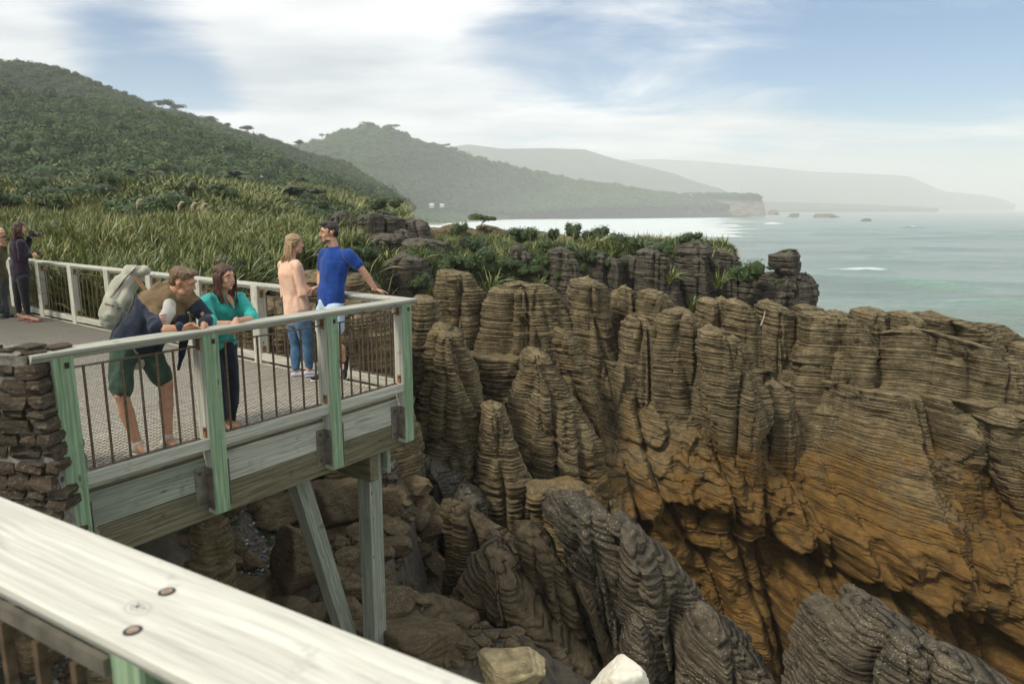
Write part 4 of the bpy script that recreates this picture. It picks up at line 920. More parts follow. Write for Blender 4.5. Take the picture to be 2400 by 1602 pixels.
NR('orange brown block with a pointed right corner in the pit below the wall', 13.5, [(1132, 1340, 1352), (1140, 1290, 1362), (1146, 1252, 1370), (1170, 1250, 1390), (1210, 1256, 1410), (1260, 1264, 1430), (1330, 1270, 1440)], 1.5, mat='rock', stainadd=.5, dip=(-.03, 0, .1, 1.5), ldep=.035)
# right corner group
NR('long sharp crested ridge rising at the bottom right corner', 8.4, [(1376, 1994, 2004), (1384, 1992, 2040), (1402, 1992, 2080), (1426, 1994, 2124), (1444, 1996, 2170), (1470, 2000, 2220), (1500, 2010, 2280), (1530, 2020, 2340), (1562, 2030, 2400), (1600, 2040, 2460), (1660, 2050, 2540)], .7, dip=(-.30, .05, .22, 1.5), seg=150)
NR('jagged stepped rock on the left flank of the corner ridge', 8.2, [(1420, 1952, 1974), (1426, 1944, 1990), (1450, 1920, 2000), (1490, 1900, 2010), (1530, 1884, 2020), (1570, 1870, 2030), (1620, 1852, 2040), (1700, 1840, 2060)], 1.2, dip=(-.30, .05, .22, 1.5))
NR('dark rock with a smooth pale sloping table top, bottom right', 7.7, [(1436, 2034, 2064), (1442, 2030, 2090), (1460, 2010, 2130), (1490, 1980, 2170), (1520, 1960, 2200), (1560, 1940, 2260), (1600, 1930, 2320), (1700, 1920, 2420)], 1.5, dip=(-.28, .05, .2, 1.5), seg=150)
NR('low rough ledge at the extreme bottom right corner', 7.2, [(1524, 2196, 2230), (1536, 2180, 2280), (1560, 2170, 2340), (1600, 2160, 2420), (1680, 2150, 2500)], 1.2, dip=(-.28, .05, .2, 1.5))

# --- back row: dark grey pillars beyond the wall
G3 = 'dark grey pillars beyond the chasm wall'
BK = lambda label, Y, rows, b=2.2, **k: stack(label, Y, rows, b, **{**dict(mat='rock_dark', dip=(-.03, 0, .08, 3), ldep=.030, flute=.26, group=G3, seg=54, step=1, cap=.3, fl=1.1), **k})
BK('dark twin topped pillar, first right of the hanging flax', 27, [(576, 1200, 1218), (580, 1197, 1224), (640, 1190, 1226), (700, 1180, 1236)], 1.6)
BK('slim dark pillar with a hollow at its foot', 26.5, [(590, 1222, 1240), (596, 1219, 1246), (650, 1216, 1252), (720, 1212, 1262)], 1.6)
BK('tall dark pillar with a rounded pale crest', 26, [(581, 1304, 1328), (588, 1294, 1344), (620, 1286, 1350), (680, 1280, 1352), (760, 1276, 1356)], 2.2)
BK('lower dark pillar leaning against the round crested one', 25.5, [(604, 1326, 1342), (612, 1320, 1349), (680, 1312, 1356), (760, 1306, 1360)], 1.5)
BK('dark square pillar behind the tall leaning wall pillar', 27, [(588, 1346, 1372), (594, 1344, 1380), (680, 1342, 1392), (740, 1340, 1400)], 1.8)
BK('wide dark pillar with a flat pale top', 26.5, [(587, 1384, 1410), (592, 1379, 1424), (650, 1376, 1426), (740, 1374, 1430)], 1.8)
BK('shorter dark pillar with a white streaked edge', 26, [(605, 1420, 1444), (611, 1414, 1454), (680, 1412, 1464), (760, 1410, 1472)], 1.8)
BK('broad smooth dark pillar in the middle of the back row', 26.5, [(598, 1460, 1496), (604, 1448, 1510), (680, 1440, 1516), (780, 1434, 1520)], 2.4)
BK('largest dark pillar of the back row, flax growing on its right edge', 25.5, [(585, 1510, 1532), (592, 1500, 1546), (606, 1496, 1572), (640, 1494, 1584), (700, 1490, 1596), (780, 1486, 1604)], 2.6)
BK('dark recessed rock under the skyline bushes', 28.5, [(572, 1250, 1420), (584, 1235, 1500), (640, 1225, 1560), (740, 1220, 1600)], 2.6, seg=90)
BK('dark pillar crowned by a small leafy bush', 26, [(566, 1606, 1642), (572, 1600, 1656), (596, 1596, 1664), (602, 1600, 1650), (640, 1590, 1660), (720, 1584, 1672)], 2.2)
BK('broken shoulder joining the bush crowned pillar to the next tower', 26.5, [(600, 1640, 1662), (612, 1636, 1682), (660, 1634, 1700), (740, 1630, 1720)], 1.8)
BK('short square tower with a chipped top', 26.5, [(588, 1680, 1700), (592, 1679, 1722), (600, 1680, 1732), (628, 1680, 1730), (660, 1670, 1736), (740, 1660, 1760)], 2.0)
BK('saddle of dark rock between the square tower and the head shaped stack', 26, [(634, 1736, 1772), (646, 1728, 1790), (690, 1722, 1800), (740, 1716, 1810)], 2.0)
BK('head shaped rock balanced on the last tower by the sea', 24.5, [(586, 1832, 1860), (590, 1826, 1868), (600, 1806, 1874), (612, 1806, 1878), (626, 1812, 1879), (636, 1820, 1876), (643, 1828, 1872), (675, 1826, 1874)], 1.6, cap=.3, mat='rock_dark', name='rock_head')
BK('last broad tower by the sea carrying the head shaped rock', 25, [(638, 1800, 1884), (645, 1790, 1888), (658, 1784, 1896), (664, 1778, 1902), (690, 1772, 1904), (720, 1770, 1900), (780, 1764, 1904)], 2.6, step=1, seg=80)
# left cliff rising to the plateau
G4 = 'grey cliff columns under the flax covered plateau'
LK = lambda label, Y, rows, b=3.0, **k: stack(label, Y, rows, b, **{**dict(mat='rock_dark', dip=(-.02, 0, .1, 4), ldep=.030, flute=.30, group=G4, seg=60, step=1, cap=.35, fl=1.1, stainadd=.05), **k})
LK('cliff column just behind the head of the man in blue', 24, [(500, 786, 800), (510, 780, 816), (560, 776, 826), (660, 770, 836)], 2.4)
LK('grey cliff column right of the blue shirted man', 30, [(506, 842, 868), (514, 836, 882), (570, 832, 890), (650, 826, 900)])
LK('wide cracked cliff column in the middle of the plateau edge', 31, [(506, 890, 920), (514, 882, 940), (570, 880, 948), (650, 876, 960)])
LK('cliff column at the outer corner of the plateau', 33, [(512, 950, 975), (522, 940, 1000), (560, 936, 1014), (620, 930, 1030)])
LK('pale sloping cliff face beyond the plateau corner', 40, [(528, 1046, 1080), (536, 1036, 1112), (560, 1030, 1126), (600, 1020, 1140)], 4, mat='rock')
LK('dome of pale rock with the windswept tree on top', 48, [(527, 1122, 1146), (532, 1114, 1168), (544, 1110, 1196), (560, 1106, 1215), (600, 1100, 1230)], 6, mat='rock')
LK('tall narrow cliff column left of the wide cracked one', 29, [(498, 868, 884), (504, 862, 892), (580, 858, 896), (680, 852, 900)])
LK('broken cliff block hanging below the plateau brow', 28, [(548, 878, 910), (556, 870, 926), (600, 866, 934), (690, 860, 940)])
LK('stepped cliff block between the hanging block and the plateau corner', 29, [(540, 930, 956), (548, 922, 974), (600, 918, 984), (690, 912, 992)])
LK('long low cliff running from the plateau corner towards the dome', 44, [(534, 1000, 1040), (540, 990, 1060), (560, 980, 1080), (600, 970, 1100)], 5, mat='rock')
LK('low dark ledge of rock at the surf edge beyond the bushes', 52, [(540, 1190, 1240), (548, 1180, 1290), (556, 1176, 1360), (580, 1170, 1420)], 6, stainadd=-.1)
LK('dark lower cliff below the plateau, between blue shirt and bushes', 22, [(600, 850, 880), (612, 838, 900), (680, 830, 925), (800, 826, 940)], 2.4)
LK('shadowed cliff foot with hanging plants left of the tall stepped pillar', 23, [(596, 930, 960), (608, 922, 990), (680, 916, 1010), (800, 912, 1020)], 2.4)
LK('crumbling grey ledge under the corner of the plateau', 27, [(560, 960, 1010), (572, 948, 1040), (620, 940, 1056), (700, 936, 1060)], 2.4)

# --- boulders under the platform and along the bottom
G5 = 'loose boulders under and beside the platform'
def boulder(label, u, v, Y, wpx, hpx, mat='rock_brown', amp=.30, d=.8, seed=None, cat='boulder', rot=0, group=G5):
    for q_ in np.arange(Y - 1.2, Y + 7, .08):
        p = at(u, v, q_)
        if p.z <= ground_h(np.array([p.x]), np.array([p.y]))[0] + hpx * q_ / F * .22: break
    k = p.y / F
    o = blob_rock('boulder', p, (wpx * k * .5, wpx * k * .5 * d, hpx * k * .5), M[mat], label, cat, seed or int(u * 3 + v), group, 5, amp); o.rotation_euler = (0, rot, 0); return o
boulder('large rounded brown boulder behind the leaning brace', 775, 1200, 10.2, 170, 190)
boulder('boulder wedged behind the upright support post', 905, 1190, 11.0, 90, 130)
boulder('cracked slab of rock leaning left of the brace', 700, 1330, 8.6, 130, 250, rot=.25, amp=.35)
boulder('small square rock between brace and support post', 806, 1318, 9.5, 66, 88)
boulder('blocky brown rock at the foot of the support post', 850, 1400, 9.0, 100, 100)
boulder('tilted flat topped rock beside the pebbles', 665, 1370, 8.2, 84, 60, rot=-.4)
boulder('low brown rock just above the foreground handrail', 575, 1400, 7.9, 120, 90)
boulder('small round rock right of the support post', 915, 1425, 8.6, 54, 56)
boulder('rock at the left foot of the brace', 620, 1440, 7.6, 90, 90)
boulder('big flat brown boulder whose left end carries the braces', 960, 1505, 7.2, 230, 140, amp=.22)
boulder('pale flecked rock at the bottom of the brace', 830, 1468, 7.3, 120, 66)
boulder('small dark block right of the big flat boulder', 1086, 1524, 7.1, 66, 66, amp=.2)
boulder('cream sandstone boulder with a dirt filled hollow', 1205, 1580, 6.9, 200, 120, mat='stone_cream', amp=.2)
boulder('grey boulder right of the white stone', 1560, 1580, 7.4, 130, 70, mat='rock_near', amp=.22)
boulder('flat brown rock in the pit near the wet pebbles', 1035, 1400, 10.4, 90, 90, amp=.35)
boulder('broken rock on the pit floor', 1000, 1450, 9.6, 80, 60, amp=.35)
boulder('small rock in the dark pit by the dark ribs', 960, 1420, 10.2, 60, 60, amp=.3)
boulder('rubble lump at the lower left behind the balusters', 60, 1500, 3.9, 200, 130, amp=.3)
boulder('rubble lump behind the foreground post', 215, 1560, 3.7, 160, 90, mat='stone_cream', amp=.3)
boulder('brown layered rock mass behind the fascia beam', 625, 1200, 10.6, 160, 90)
o = blob_rock('pale_stone', at(1462, 1606, 7.0), (.36, .30, .34), M['stone_white'], 'angular pale cut stone at the bottom edge among dark rocks', 'stone', 23, None, 5, .12)
stack('pale grey striped fin of rock standing under the left of the platform', 7.6, [(1206, 470, 500), (1214, 452, 514), (1260, 448, 530), (1310, 462, 540), (1350, 480, 544), (1400, 500, 548)], .5, mat='rock', seg=80, ldep=.03, dip=(-.1, 0, .1, 1), group=G5, flute=.06)
# pebbles
pts = []; rp = np.random.RandomState(5)
for (u0, u1, v0, v1, z, n_) in ((470, 740, 1180, 1430, -3.6, 3200), (960, 1090, 1400, 1480, -3.5, 700), (0, 330, 1440, 1602, -2.2, 900), (1050, 1150, 1530, 1602, -2.9, 500)):
    for _ in range(n_):
        u = rp.uniform(u0, u1); v = rp.uniform(v0, v1); q = atz(u, v, z); pts.append((q.x, q.y))
pts = np.array(pts); pz = ground_h(pts[:, 0], pts[:, 1])
ico = bmesh.new(); bmesh.ops.create_icosphere(ico, subdivisions=1, radius=1); iv = np.array([tuple(v.co) for v in ico.verts]); ifc = np.array([[v.index for v in f.verts] for f in ico.faces]); ico.free()
ns = len(pts); sc_ = np.stack([rp.uniform(.02, .05, ns), rp.uniform(.016, .035, ns), rp.uniform(.009, .018, ns)], -1) * (1 + 1.2 * (rp.rand(ns, 1) > .95))
an = rp.uniform(0, 6.28, ns); q = iv[None] * sc_[:, None]; xx = q[..., 0] * np.cos(an)[:, None] - q[..., 1] * np.sin(an)[:, None]; yy = q[..., 0] * np.sin(an)[:, None] + q[..., 1] * np.cos(an)[:, None]
V = np.stack([xx + pts[:, 0:1], yy + pts[:, 1:2], q[..., 2] + pz[:, None] + .01], -1).reshape(-1, 3)
Fc = (ifc[None] + np.arange(ns)[:, None, None] * len(iv)).reshape(-1, 3)
m, t, b = newmat('mixed_beach_pebbles'); b.inputs['Roughness'].default_value = .6; a = t.nodes.new('ShaderNodeAttribute'); a.attribute_name = 'tone'
t.links.new(ramp(t, a.outputs['Fac'], [(0, (.04, .045, .05)), (.5, (.10, .11, .115)), (.75, (.14, .10, .075)), (.93, (.22, .20, .16)), (1, (.5, .48, .42))]), b.inputs['Base Color'])
o = link('pebbles', mesh_np('pebbles', V, Fc, True, {'tone': np.repeat(rp.rand(ns), len(iv))}), m); tag(o, kind='stuff')

# angular rubble filling the gully floor
def rubble(name, n, u0, u1, v0, v1, z, smin, smax, mat, seed):
    r = np.random.RandomState(seed); vs = []; fs = []; st = []
    bm = bmesh.new(); bmesh.ops.create_icosphere(bm, subdivisions=2, radius=1); iv = np.array([tuple(v.co) for v in bm.verts]); fc = np.array([[v.index for v in f.verts] for f in bm.faces]); bm.free()
    P = []
    for i in range(n):
        q = atz(r.uniform(u0, u1), r.uniform(v0, v1), z); P.append((q.x, q.y))
    P = np.array(P); gz = ground_h(P[:, 0], P[:, 1]); V = []; F_ = []
    for i in range(n):
        pn = r.normal(size=(9, 3)); pn /= np.linalg.norm(pn, axis=1)[:, None]; pd = r.uniform(.5, .95, 9); rad = np.minimum(((np.maximum(0, iv @ pn.T / pd[None]) ** 24).sum(1) + 1e-9) ** (-1 / 24), 1.2)
        s = smin + (smax - smin) * r.rand() ** 2.5; q = iv * rad[:, None] * s * np.array([1.2, .9, r.uniform(.35, .8)]); a = r.uniform(0, 6.28); t_ = r.uniform(-.5, .5)
        q = q @ np.array([[math.cos(a), -math.sin(a), 0], [math.sin(a), math.cos(a), 0], [0, 0, 1]]) @ np.array([[math.cos(t_), 0, math.sin(t_)], [0, 1, 0], [-math.sin(t_), 0, math.cos(t_)]])
        V.append(q + np.array([P[i, 0], P[i, 1], gz[i] + s * .15])); F_.append(fc + i * len(iv))
    me = mesh_np(name, np.concatenate(V), np.concatenate(F_), False, {'stain': np.full(n * len(iv), -.3)}); o = link(name, me, M[mat]); tag(o, kind='stuff'); return o
rubble('rubble', 360, 440, 1090, 1180, 1560, -3.6, .05, .34, 'rock_brown', 1)
rubble('rubble', 150, 0, 420, 1420, 1602, -2.6, .04, .22, 'rock_brown', 2)
rubble('rubble', 260, 1100, 1500, 1460, 1600, -4.4, .06, .36, 'rock_near', 3)
rubble('rubble', 200, 900, 1120, 1290, 1440, -5.9, .06, .45, 'rock_brown', 4)
rubble('rubble', 160, 1040, 1240, 1500, 1602, -3.4, .02, .12, 'rock_brown', 5)
# ================================================================ vegetation
def flax_mesh(name, seed, n=34, h=1.3, spread=.55, width=.055, droop=.55, dead=.12, segs=4):
    r = random.Random(seed); vs = []; fs = []; tone = []
    for i in range(n):
        a = r.uniform(0, 2 * math.pi); L = h * r.uniform(.6, 1.1); lean = r.uniform(.05, 1) ** .8 * spread; dr = droop * r.uniform(.2, 1.3)
        bx, by = r.gauss(0, .10) * h, r.gauss(0, .10) * h; w_ = width * r.uniform(.7, 1.3); tn = r.uniform(.05, .75) if r.random() > dead else r.uniform(.85, 1.0)
        ca, sa = math.cos(a), math.sin(a); o = len(vs); tw = r.uniform(-.8, .8)
        for k in range(segs + 1):
            t = k / segs; rr = lean * L * t + dr * .5 * L * t ** 2.4; z = L * (t * math.cos(lean) - dr * .45 * t ** 3)
            ww = w_ * (1 - t ** 2.5) * (.6 + .8 * t * (1 - t) * 2) + .002; x = bx + ca * rr; y = by + sa * rr; c2, s2 = math.cos(a + 1.57 + tw * t), math.sin(a + 1.57 + tw * t)
            vs += [(x - c2 * ww / 2, y - s2 * ww / 2, z), (x + c2 * ww / 2, y + s2 * ww / 2, z + ww * .3)]; tone += [tn + .15 * t] * 2
            if k: fs.append((o + 2 * k - 2, o + 2 * k - 1, o + 2 * k + 1, o + 2 * k))
    me = mesh_np(name, vs, fs, True, {'tone': tone}); me.materials.append(M['flax']); return me
def leaf_cloud(name, seed, n, mat, size=(1, 1, .8), leaf=.07, lobes=6, core=None, up=.35, tone=(.1, .9)):
    """irregular crown: leaf quads in the outer shells of several lobes"""
    r = np.random.RandomState(seed); L = []
    for i in range(lobes):
        a = r.uniform(0, 6.28); q = r.uniform(.1, .62); L.append((q * math.cos(a), q * math.sin(a), r.uniform(.25, .75), r.uniform(.26, .5)))
    L = np.array(L); i = r.randint(0, lobes, n); d = r.normal(size=(n, 3)); d /= np.linalg.norm(d, axis=1)[:, None]; d[:, 2] = np.where(d[:, 2] < -.35, -d[:, 2], d[:, 2])
    rad = L[i, 3] * r.uniform(.62, 1.12, n); P = L[i, :3] + d * rad[:, None]; P *= np.array(size)
    nrm = d + r.normal(size=(n, 3)) * .55; nrm[:, 2] += up; nrm /= np.linalg.norm(nrm, axis=1)[:, None]
    t_ = np.cross(nrm, r.normal(size=(n, 3))); t_ /= np.linalg.norm(t_, axis=1)[:, None] + 1e-9; b_ = np.cross(nrm, t_)
    s = leaf * r.uniform(.6, 1.3, n)[:, None]
    V = np.stack([P - t_ * s, P + b_ * s * .55, P + t_ * s, P - b_ * s * .55], 1).reshape(-1, 3); Fc = np.arange(4 * n).reshape(-1, 4)
    lt = r.uniform(tone[0], tone[1], lobes)[i] * .6 + r.uniform(tone[0], tone[1], n) * .4
    tn = np.repeat(lt, 4)
    if core:
        bm = bmesh.new()
        for l in L: 
            g = bmesh.ops.create_icosphere(bm, subdivisions=1, radius=l[3] * core); bmesh.ops.translate(bm, verts=g['verts'], vec=Vector(l[:3]))
        cv = np.array([tuple(v.co) for v in bm.verts]) * np.array(size); cf = np.array([[v.index for v in f.verts] for f in bm.faces] ) if False else None
        bm.verts.index_update(); cf = np.array([[v.index for v in f.verts] for f in bm.faces]); bm.free()
        cf4 = np.concatenate([cf, cf[:, 2:3]], 1) + len(V)
        me = bpy.data.meshes.new(name); me.from_pydata(V.tolist() + cv.tolist(), [], Fc.tolist() + (cf + len(V)).tolist()); me.update()
        col_attr(me, 'tone', np.concatenate([tn, np.full(len(cv), .12)])); me.materials.append(mat); return me
    me = mesh_np(name, V, Fc, True, {'tone': tn}); me.materials.append(mat); return me
def scatter(name, protos, P, rot, scl, mat, tilt=.12, sxyz=None):
    """one object: clumps instanced on points by geometry nodes"""
    n = len(P); me = bpy.data.meshes.new(name); me.vertices.add(n); me.vertices.foreach_set('co', np.asarray(P, np.float32).ravel())
    r = np.random.RandomState(n)
    e = np.stack([r.normal(size=n) * tilt, r.normal(size=n) * tilt, rot], -1)
    a = me.attributes.new('irot', 'FLOAT_VECTOR', 'POINT'); a.data.foreach_set('vector', e.astype(np.float32).ravel())
    s3 = scl[:, None] * (np.ones((n, 3)) if sxyz is None else sxyz); a = me.attributes.new('iscl', 'FLOAT_VECTOR', 'POINT'); a.data.foreach_set('vector', s3.astype(np.float32).ravel())
    a = me.attributes.new('ivar', 'INT', 'POINT'); a.data.foreach_set('value', r.randint(0, len(protos), n).astype(np.int32))
    o = link(name, me, mat); ng = bpy.data.node_groups.new(name, 'GeometryNodeTree')
    ng.interface.new_socket('Geometry', in_out='INPUT', socket_type='NodeSocketGeometry'); ng.interface.new_socket('Geometry', in_out='OUTPUT', socket_type='NodeSocketGeometry')
    gi = ng.nodes.new('NodeGroupInput'); go = ng.nodes.new('NodeGroupOutput'); jn = ng.nodes.new('GeometryNodeJoinGeometry')
    m2p = ng.nodes.new('GeometryNodeMeshToPoints'); ng.links.new(gi.outputs[0], m2p.inputs[0])
    def na(nm, ty):
        q = ng.nodes.new('GeometryNodeInputNamedAttribute'); q.data_type = ty; q.inputs['Name'].default_value = nm; return q.outputs['Attribute']
    ra, sa, va = na('irot', 'FLOAT_VECTOR'), na('iscl', 'FLOAT_VECTOR'), na('ivar', 'INT')
    for i, pr in enumerate(protos):
        oi = ng.nodes.new('GeometryNodeObjectInfo'); oi.inputs['Object'].default_value = pr; oi.inputs['As Instance'].default_value = True
        cp = ng.nodes.new('FunctionNodeCompare'); cp.data_type = 'INT'; cp.operation = 'EQUAL'; ng.links.new(va, cp.inputs[2]); cp.inputs[3].default_value = i
        ip = ng.nodes.new('GeometryNodeInstanceOnPoints'); ng.links.new(m2p.outputs[0], ip.inputs['Points']); ng.links.new(cp.outputs[0], ip.inputs['Selection']); ng.links.new(oi.outputs['Geometry'], ip.inputs['Instance'])
        er = ng.nodes.new('FunctionNodeEulerToRotation'); ng.links.new(ra, er.inputs[0]); ng.links.new(er.outputs[0], ip.inputs['Rotation']); ng.links.new(sa, ip.inputs['Scale'])
        ng.links.new(ip.outputs[0], jn.inputs[0])
    ng.links.new(jn.outputs[0], go.inputs[0])
    md = o.modifiers.new('clumps', 'NODES'); md.node_group = ng; tag(o, kind='stuff'); return o
def proto(me): return bpy.data.objects.new(me.name, me)
FX = [proto(flax_mesh('flax_clump', s, 38, 1.35, .55, .06)) for s in range(4)]
FXF = [proto(flax_mesh('flax_clump_far', s, 22, 1.4, .6, .10, segs=3)) for s in range(10, 13)]
SB = [leaf_cloud('bush', s, 900, M['leaf'], (1, 1, .8), .05, 7, .8) for s in range(20, 24)]
SBP = [proto(m_) for m_ in SB]
CR = [proto(leaf_cloud('canopy', s, 620, M['forest'], (1, 1, .75), .062, 7, .80)) for s in range(30, 35)]
CR2 = [proto(leaf_cloud('canopy_mid', s, 420, M['forest_mid'], (1, 1, .75), .075, 7, .80)) for s in range(35, 38)]
rv = np.random.RandomState(9)
def visible(x, y, z, m=120):
    dep = y * math.cos(PITCH) - (z - CH) * math.sin(PITCH); upz = y * math.sin(PITCH) + (z - CH) * math.cos(PITCH)
    u = CX + F * x / np.maximum(dep, .1); v = 801 - F * upz / np.maximum(dep, .1); return (dep > .5) & (u > -m) & (u < 2400 + m) & (v < 1800)
DKX = [(-6.9, 1.5)]
def on_deck(x, y, m=.3):
    lx = (x - P0.x) * math.cos(PANG) + (y - P0.y) * math.sin(PANG); ly = -(x - P0.x) * math.sin(PANG) + (y - P0.y) * math.cos(PANG)
    return (lx < FRONT + m) & (ly > -.6)
def field(n, x0, x1, y0, y1, thr=.2):
    x = rv.uniform(x0, x1, n); y = rv.uniform(y0, y1, n); d = poly_dist(x, y, PLAT); z = ground_h(x, y)
    ok = (d > thr) & visible(x, y, z) & ~on_deck(x, y); return x[ok], y[ok], z[ok]
x, y, z = field(15000, -26, -4, 8, 36); n_ = len(x); hN = .75 + .5 * (noise(x / 4, y / 4, 0 * x, 90) * .5 + .5)
scatter('flax_field', FX, np.stack([x, y, z - .1], -1), rv.uniform(0, 6.28, n_), hN * rv.uniform(.6, 1.25, n_) * .72, M['flax'], .18)
x, y, z = field(26000, -75, -6, 34, 125); n_ = len(x); hN = .7 + .8 * (noise(x / 7, y / 7, 0 * x, 91) * .5 + .5)
scatter('flax_field', FXF, np.stack([x, y, z - .1], -1), rv.uniform(0, 6.28, n_), hN * rv.uniform(.6, 1.3, n_) * .85, M['flax'], .15)
x, y, z = field(900, -70, -6, 30, 125); n_ = len(x); ok = noise(x / 8, y / 8, 0 * x, 95) > .12 ; x, y, z = x[ok], y[ok], z[ok]; n_ = len(x)
scatter('coastal_scrub', SBP, np.stack([x, y, z + .3], -1), rv.uniform(0, 6.28, n_), rv.uniform(.8, 1.7, n_), M['leaf'])
# scrub and flax over the middle rocks
def midpts(n, x0, x1, y0, y1):
    x = rv.uniform(x0, x1, n); y = rv.uniform(y0, y1, n); d = poly_dist(x, y, MID); z = ground_h(x, y); dp = poly_dist(x, y, PLAT); ok = (d > -1.4) & (dp < .5) & (z > -6) & visible(x, y, z); return x[ok], y[ok], z[ok]
x, y, z = midpts(2600, -8, 12, 19, 60); n_ = len(x); scatter('ground_scrub', SBP, np.stack([x, y, z - .1], -1), rv.uniform(0, 6.28, n_), rv.uniform(.35, .85, n_), M['leaf'])
x, y, z = midpts(2600, -8, 12, 19, 60); n_ = len(x); scatter('ground_flax', FX, np.stack([x, y, z - .1], -1), rv.uniform(0, 6.28, n_), rv.uniform(.45, .85, n_), M['flax'], .3)
# forest on the hills
def surf_pts(P, n, lo=0.0, hi=1.0, gap=0.0):
    a, b = P.shape[:2]; i = rv.uniform(0, a - 1.001, n); j = rv.uniform(lo * (b - 1), hi * (b - 1.001), n); ii = i.astype(int); jj = j.astype(int); fi = (i - ii)[:, None]; fj = (j - jj)[:, None]
    q = P[ii, jj] * (1 - fi) * (1 - fj) + P[ii + 1, jj] * fi * (1 - fj) + P[ii, jj + 1] * (1 - fi) * fj + P[ii + 1, jj + 1] * fi * fj; return q
def forest(P, n, s0, s1, lo=0, hi=1, sink=.3, CR=CR):
    q = surf_pts(P, n, lo, hi); ok = visible(q[:, 0], q[:, 1], q[:, 2], 60); q = q[ok]; n_ = len(q)
    k = noise(q[:, 0] / 25, q[:, 1] / 25, q[:, 2] / 25, 97); s = rv.uniform(s0, s1, n_) * (1 + .45 * k); q[:, 2] -= s * sink
    return scatter('forest', CR, q, rv.uniform(0, 6.28, n_), s, M['forest'], .12, np.stack([np.ones(n_), np.ones(n_), rv.uniform(.7, 1.25, n_)], -1))
forest(H1, 17000, 2.8, 6.4); forest(H2, 15000, 6, 12, CR=CR2); forest(HILLS['flat'], 3600, 4, 8, .22, 1, .45, CR=CR2); forest(HILLS['head'], 2600, 4.5, 9, .0, 1, .5) if False else None
hp = surf_pts(HILLS['head'], 3600); ft_ = (hp[:, 0] < at(1600, 480, 1320).x) | (hp[:, 2] > at(1700, 464, 1340).z); hp = hp[ft_]; hp[:, 2] -= 2
scatter('forest', CR2, hp, rv.uniform(0, 6.28, len(hp)), rv.uniform(4.5, 9, len(hp)), M['forest'])
# ---- individual plants
def plant(name, me, label, cat, u, v, Y, wpx, hpx, group=None, rz=None, base_off=0, dsc=1.0):
    """v is the foot of the plant"""
    p = at(u, v, Y); k = Y / F; o = link(name, me, None, None, p); w_ = wpx * k / 1.5; h_ = hpx * k
    o.scale = (w_, w_ * dsc, h_ / (.85 if name != 'flax_plant' else 1.05)); o.rotation_euler = (0, 0, random.uniform(0, 6.28)); tag(o, label, cat, group); return o
FT = [flax_mesh('flax_tuft', s, 60, 1.0, .95, .05, 1.0, .25, 5) for s in range(40, 43)]
for i, (u, v, Y, w_, h_, lb) in enumerate((
    (1372, 716, 22.5, 84, 70, 'flax tuft with straw coloured tips hanging beside the slim square pillar'),
    (1570, 664, 24.5, 60, 64, 'flax tuft on the right edge of the largest dark pillar'),
    (1682, 676, 24.0, 56, 74, 'dense hanging flax clump left of the round green bush on the tower saddle'),
    (1622, 730, 22.6, 54, 60, 'dark flax clump just above the small tilted pillar'),
    (1205, 728, 24.0, 60, 80, 'flax drooping beside the first dark twin pillar'),
    (1262, 680, 24.2, 44, 66, 'narrow flax clump in the cleft between the slim dark pillars'),
    (1010, 706, 20.2, 40, 60, 'flax tuft left of the tall stepped pillar'),
    (1150, 690, 23.5, 90, 90, 'large flax clump behind the shoulder of the wide pale mass'),
    (1096, 660, 25, 80, 60, 'flax clump on the slope above the stepped pillar'),
    (1500, 590, 27.5, 90, 50, 'flax clump on the skyline left of the last leafy bushes'),
    (1388, 576, 28.5, 80, 44, 'spiky flax on the skyline beside the domed bush'),
    (910, 622, 24, 110, 70, 'rounded flax clump on the ledge right of the blue shirt'))):
    plant('flax_plant', FT[i % 3], lb, 'flax', u, v, Y, w_, h_, 'flax clumps growing on the rocks')
for i, (u, v, Y, w_, h_, lb) in enumerate((
    (1740, 668, 24.2, 84, 60, 'bright green rounded bush on the saddle between tower and head rock'),
    (1616, 570, 26, 52, 30, 'small leafy bush on top of the crowned pillar'),
    (1712, 604, 26.4, 26, 16, 'tiny green plant on the square tower top'),
    (1850, 590, 24.4, 36, 8, 'thin mat of green leaves on top of the head shaped rock'),
    (1808, 634, 24.4, 20, 10, 'little green cushion at the neck of the head shaped rock'),
    (1822, 668, 23.6, 16, 16, 'small weed growing in the crack of the last tower'),
    (1344, 560, 30, 44, 44, 'tallest dark green bush on the skyline'),
    (1298, 562, 30, 34, 30, 'small bush on the skyline left of the tallest one'),
    (1392, 566, 30, 60, 36, 'domed green bush right of the tallest skyline bush'),
    (1452, 590, 29, 84, 50, 'broad bright bush halfway along the skyline'),
    (1228, 570, 30, 80, 44, 'wide dark bush at the left end of the skyline'),
    (1560, 600, 27.6, 44, 30, 'round bush at the right end of the skyline bushes'),
    (1590, 604, 27, 40, 30, 'low scrubby bush next to the bush crowned pillar'),
    (1108, 596, 27, 60, 46, 'yellow green bush on the slope above the wall'),
    (1062, 640, 25, 90, 50, 'spreading bush in the middle of the green slope'),
    (1130, 640, 24.5, 90, 70, 'large leafy bush at the right of the green slope'),
    (985, 680, 22, 60, 40, 'light green bush left of the stepped pillar'),
    (870, 540, 33, 60, 40, 'bush hanging over the edge of the plateau cliff'),
    (905, 492, 44, 70, 34, 'grey green rounded shrub on the brow of the plateau'),
    (700, 456, 60, 130, 24, 'bright green low scrub patch on the far edge of the flax field'),
    (880, 700, 18, 28, 44, 'fresh green sprig right of the man in blue'),
    (1074, 556, 38, 40, 40, 'small round bush against the pale sloping cliff'),
    (556, 640, 15.0, 60, 40, 'olive scrub beside the stacked rock in the flax'))):
    plant('bush', SB[i % 4], lb, 'bush', u, v, Y, w_, h_, 'bushes growing on the rocks')
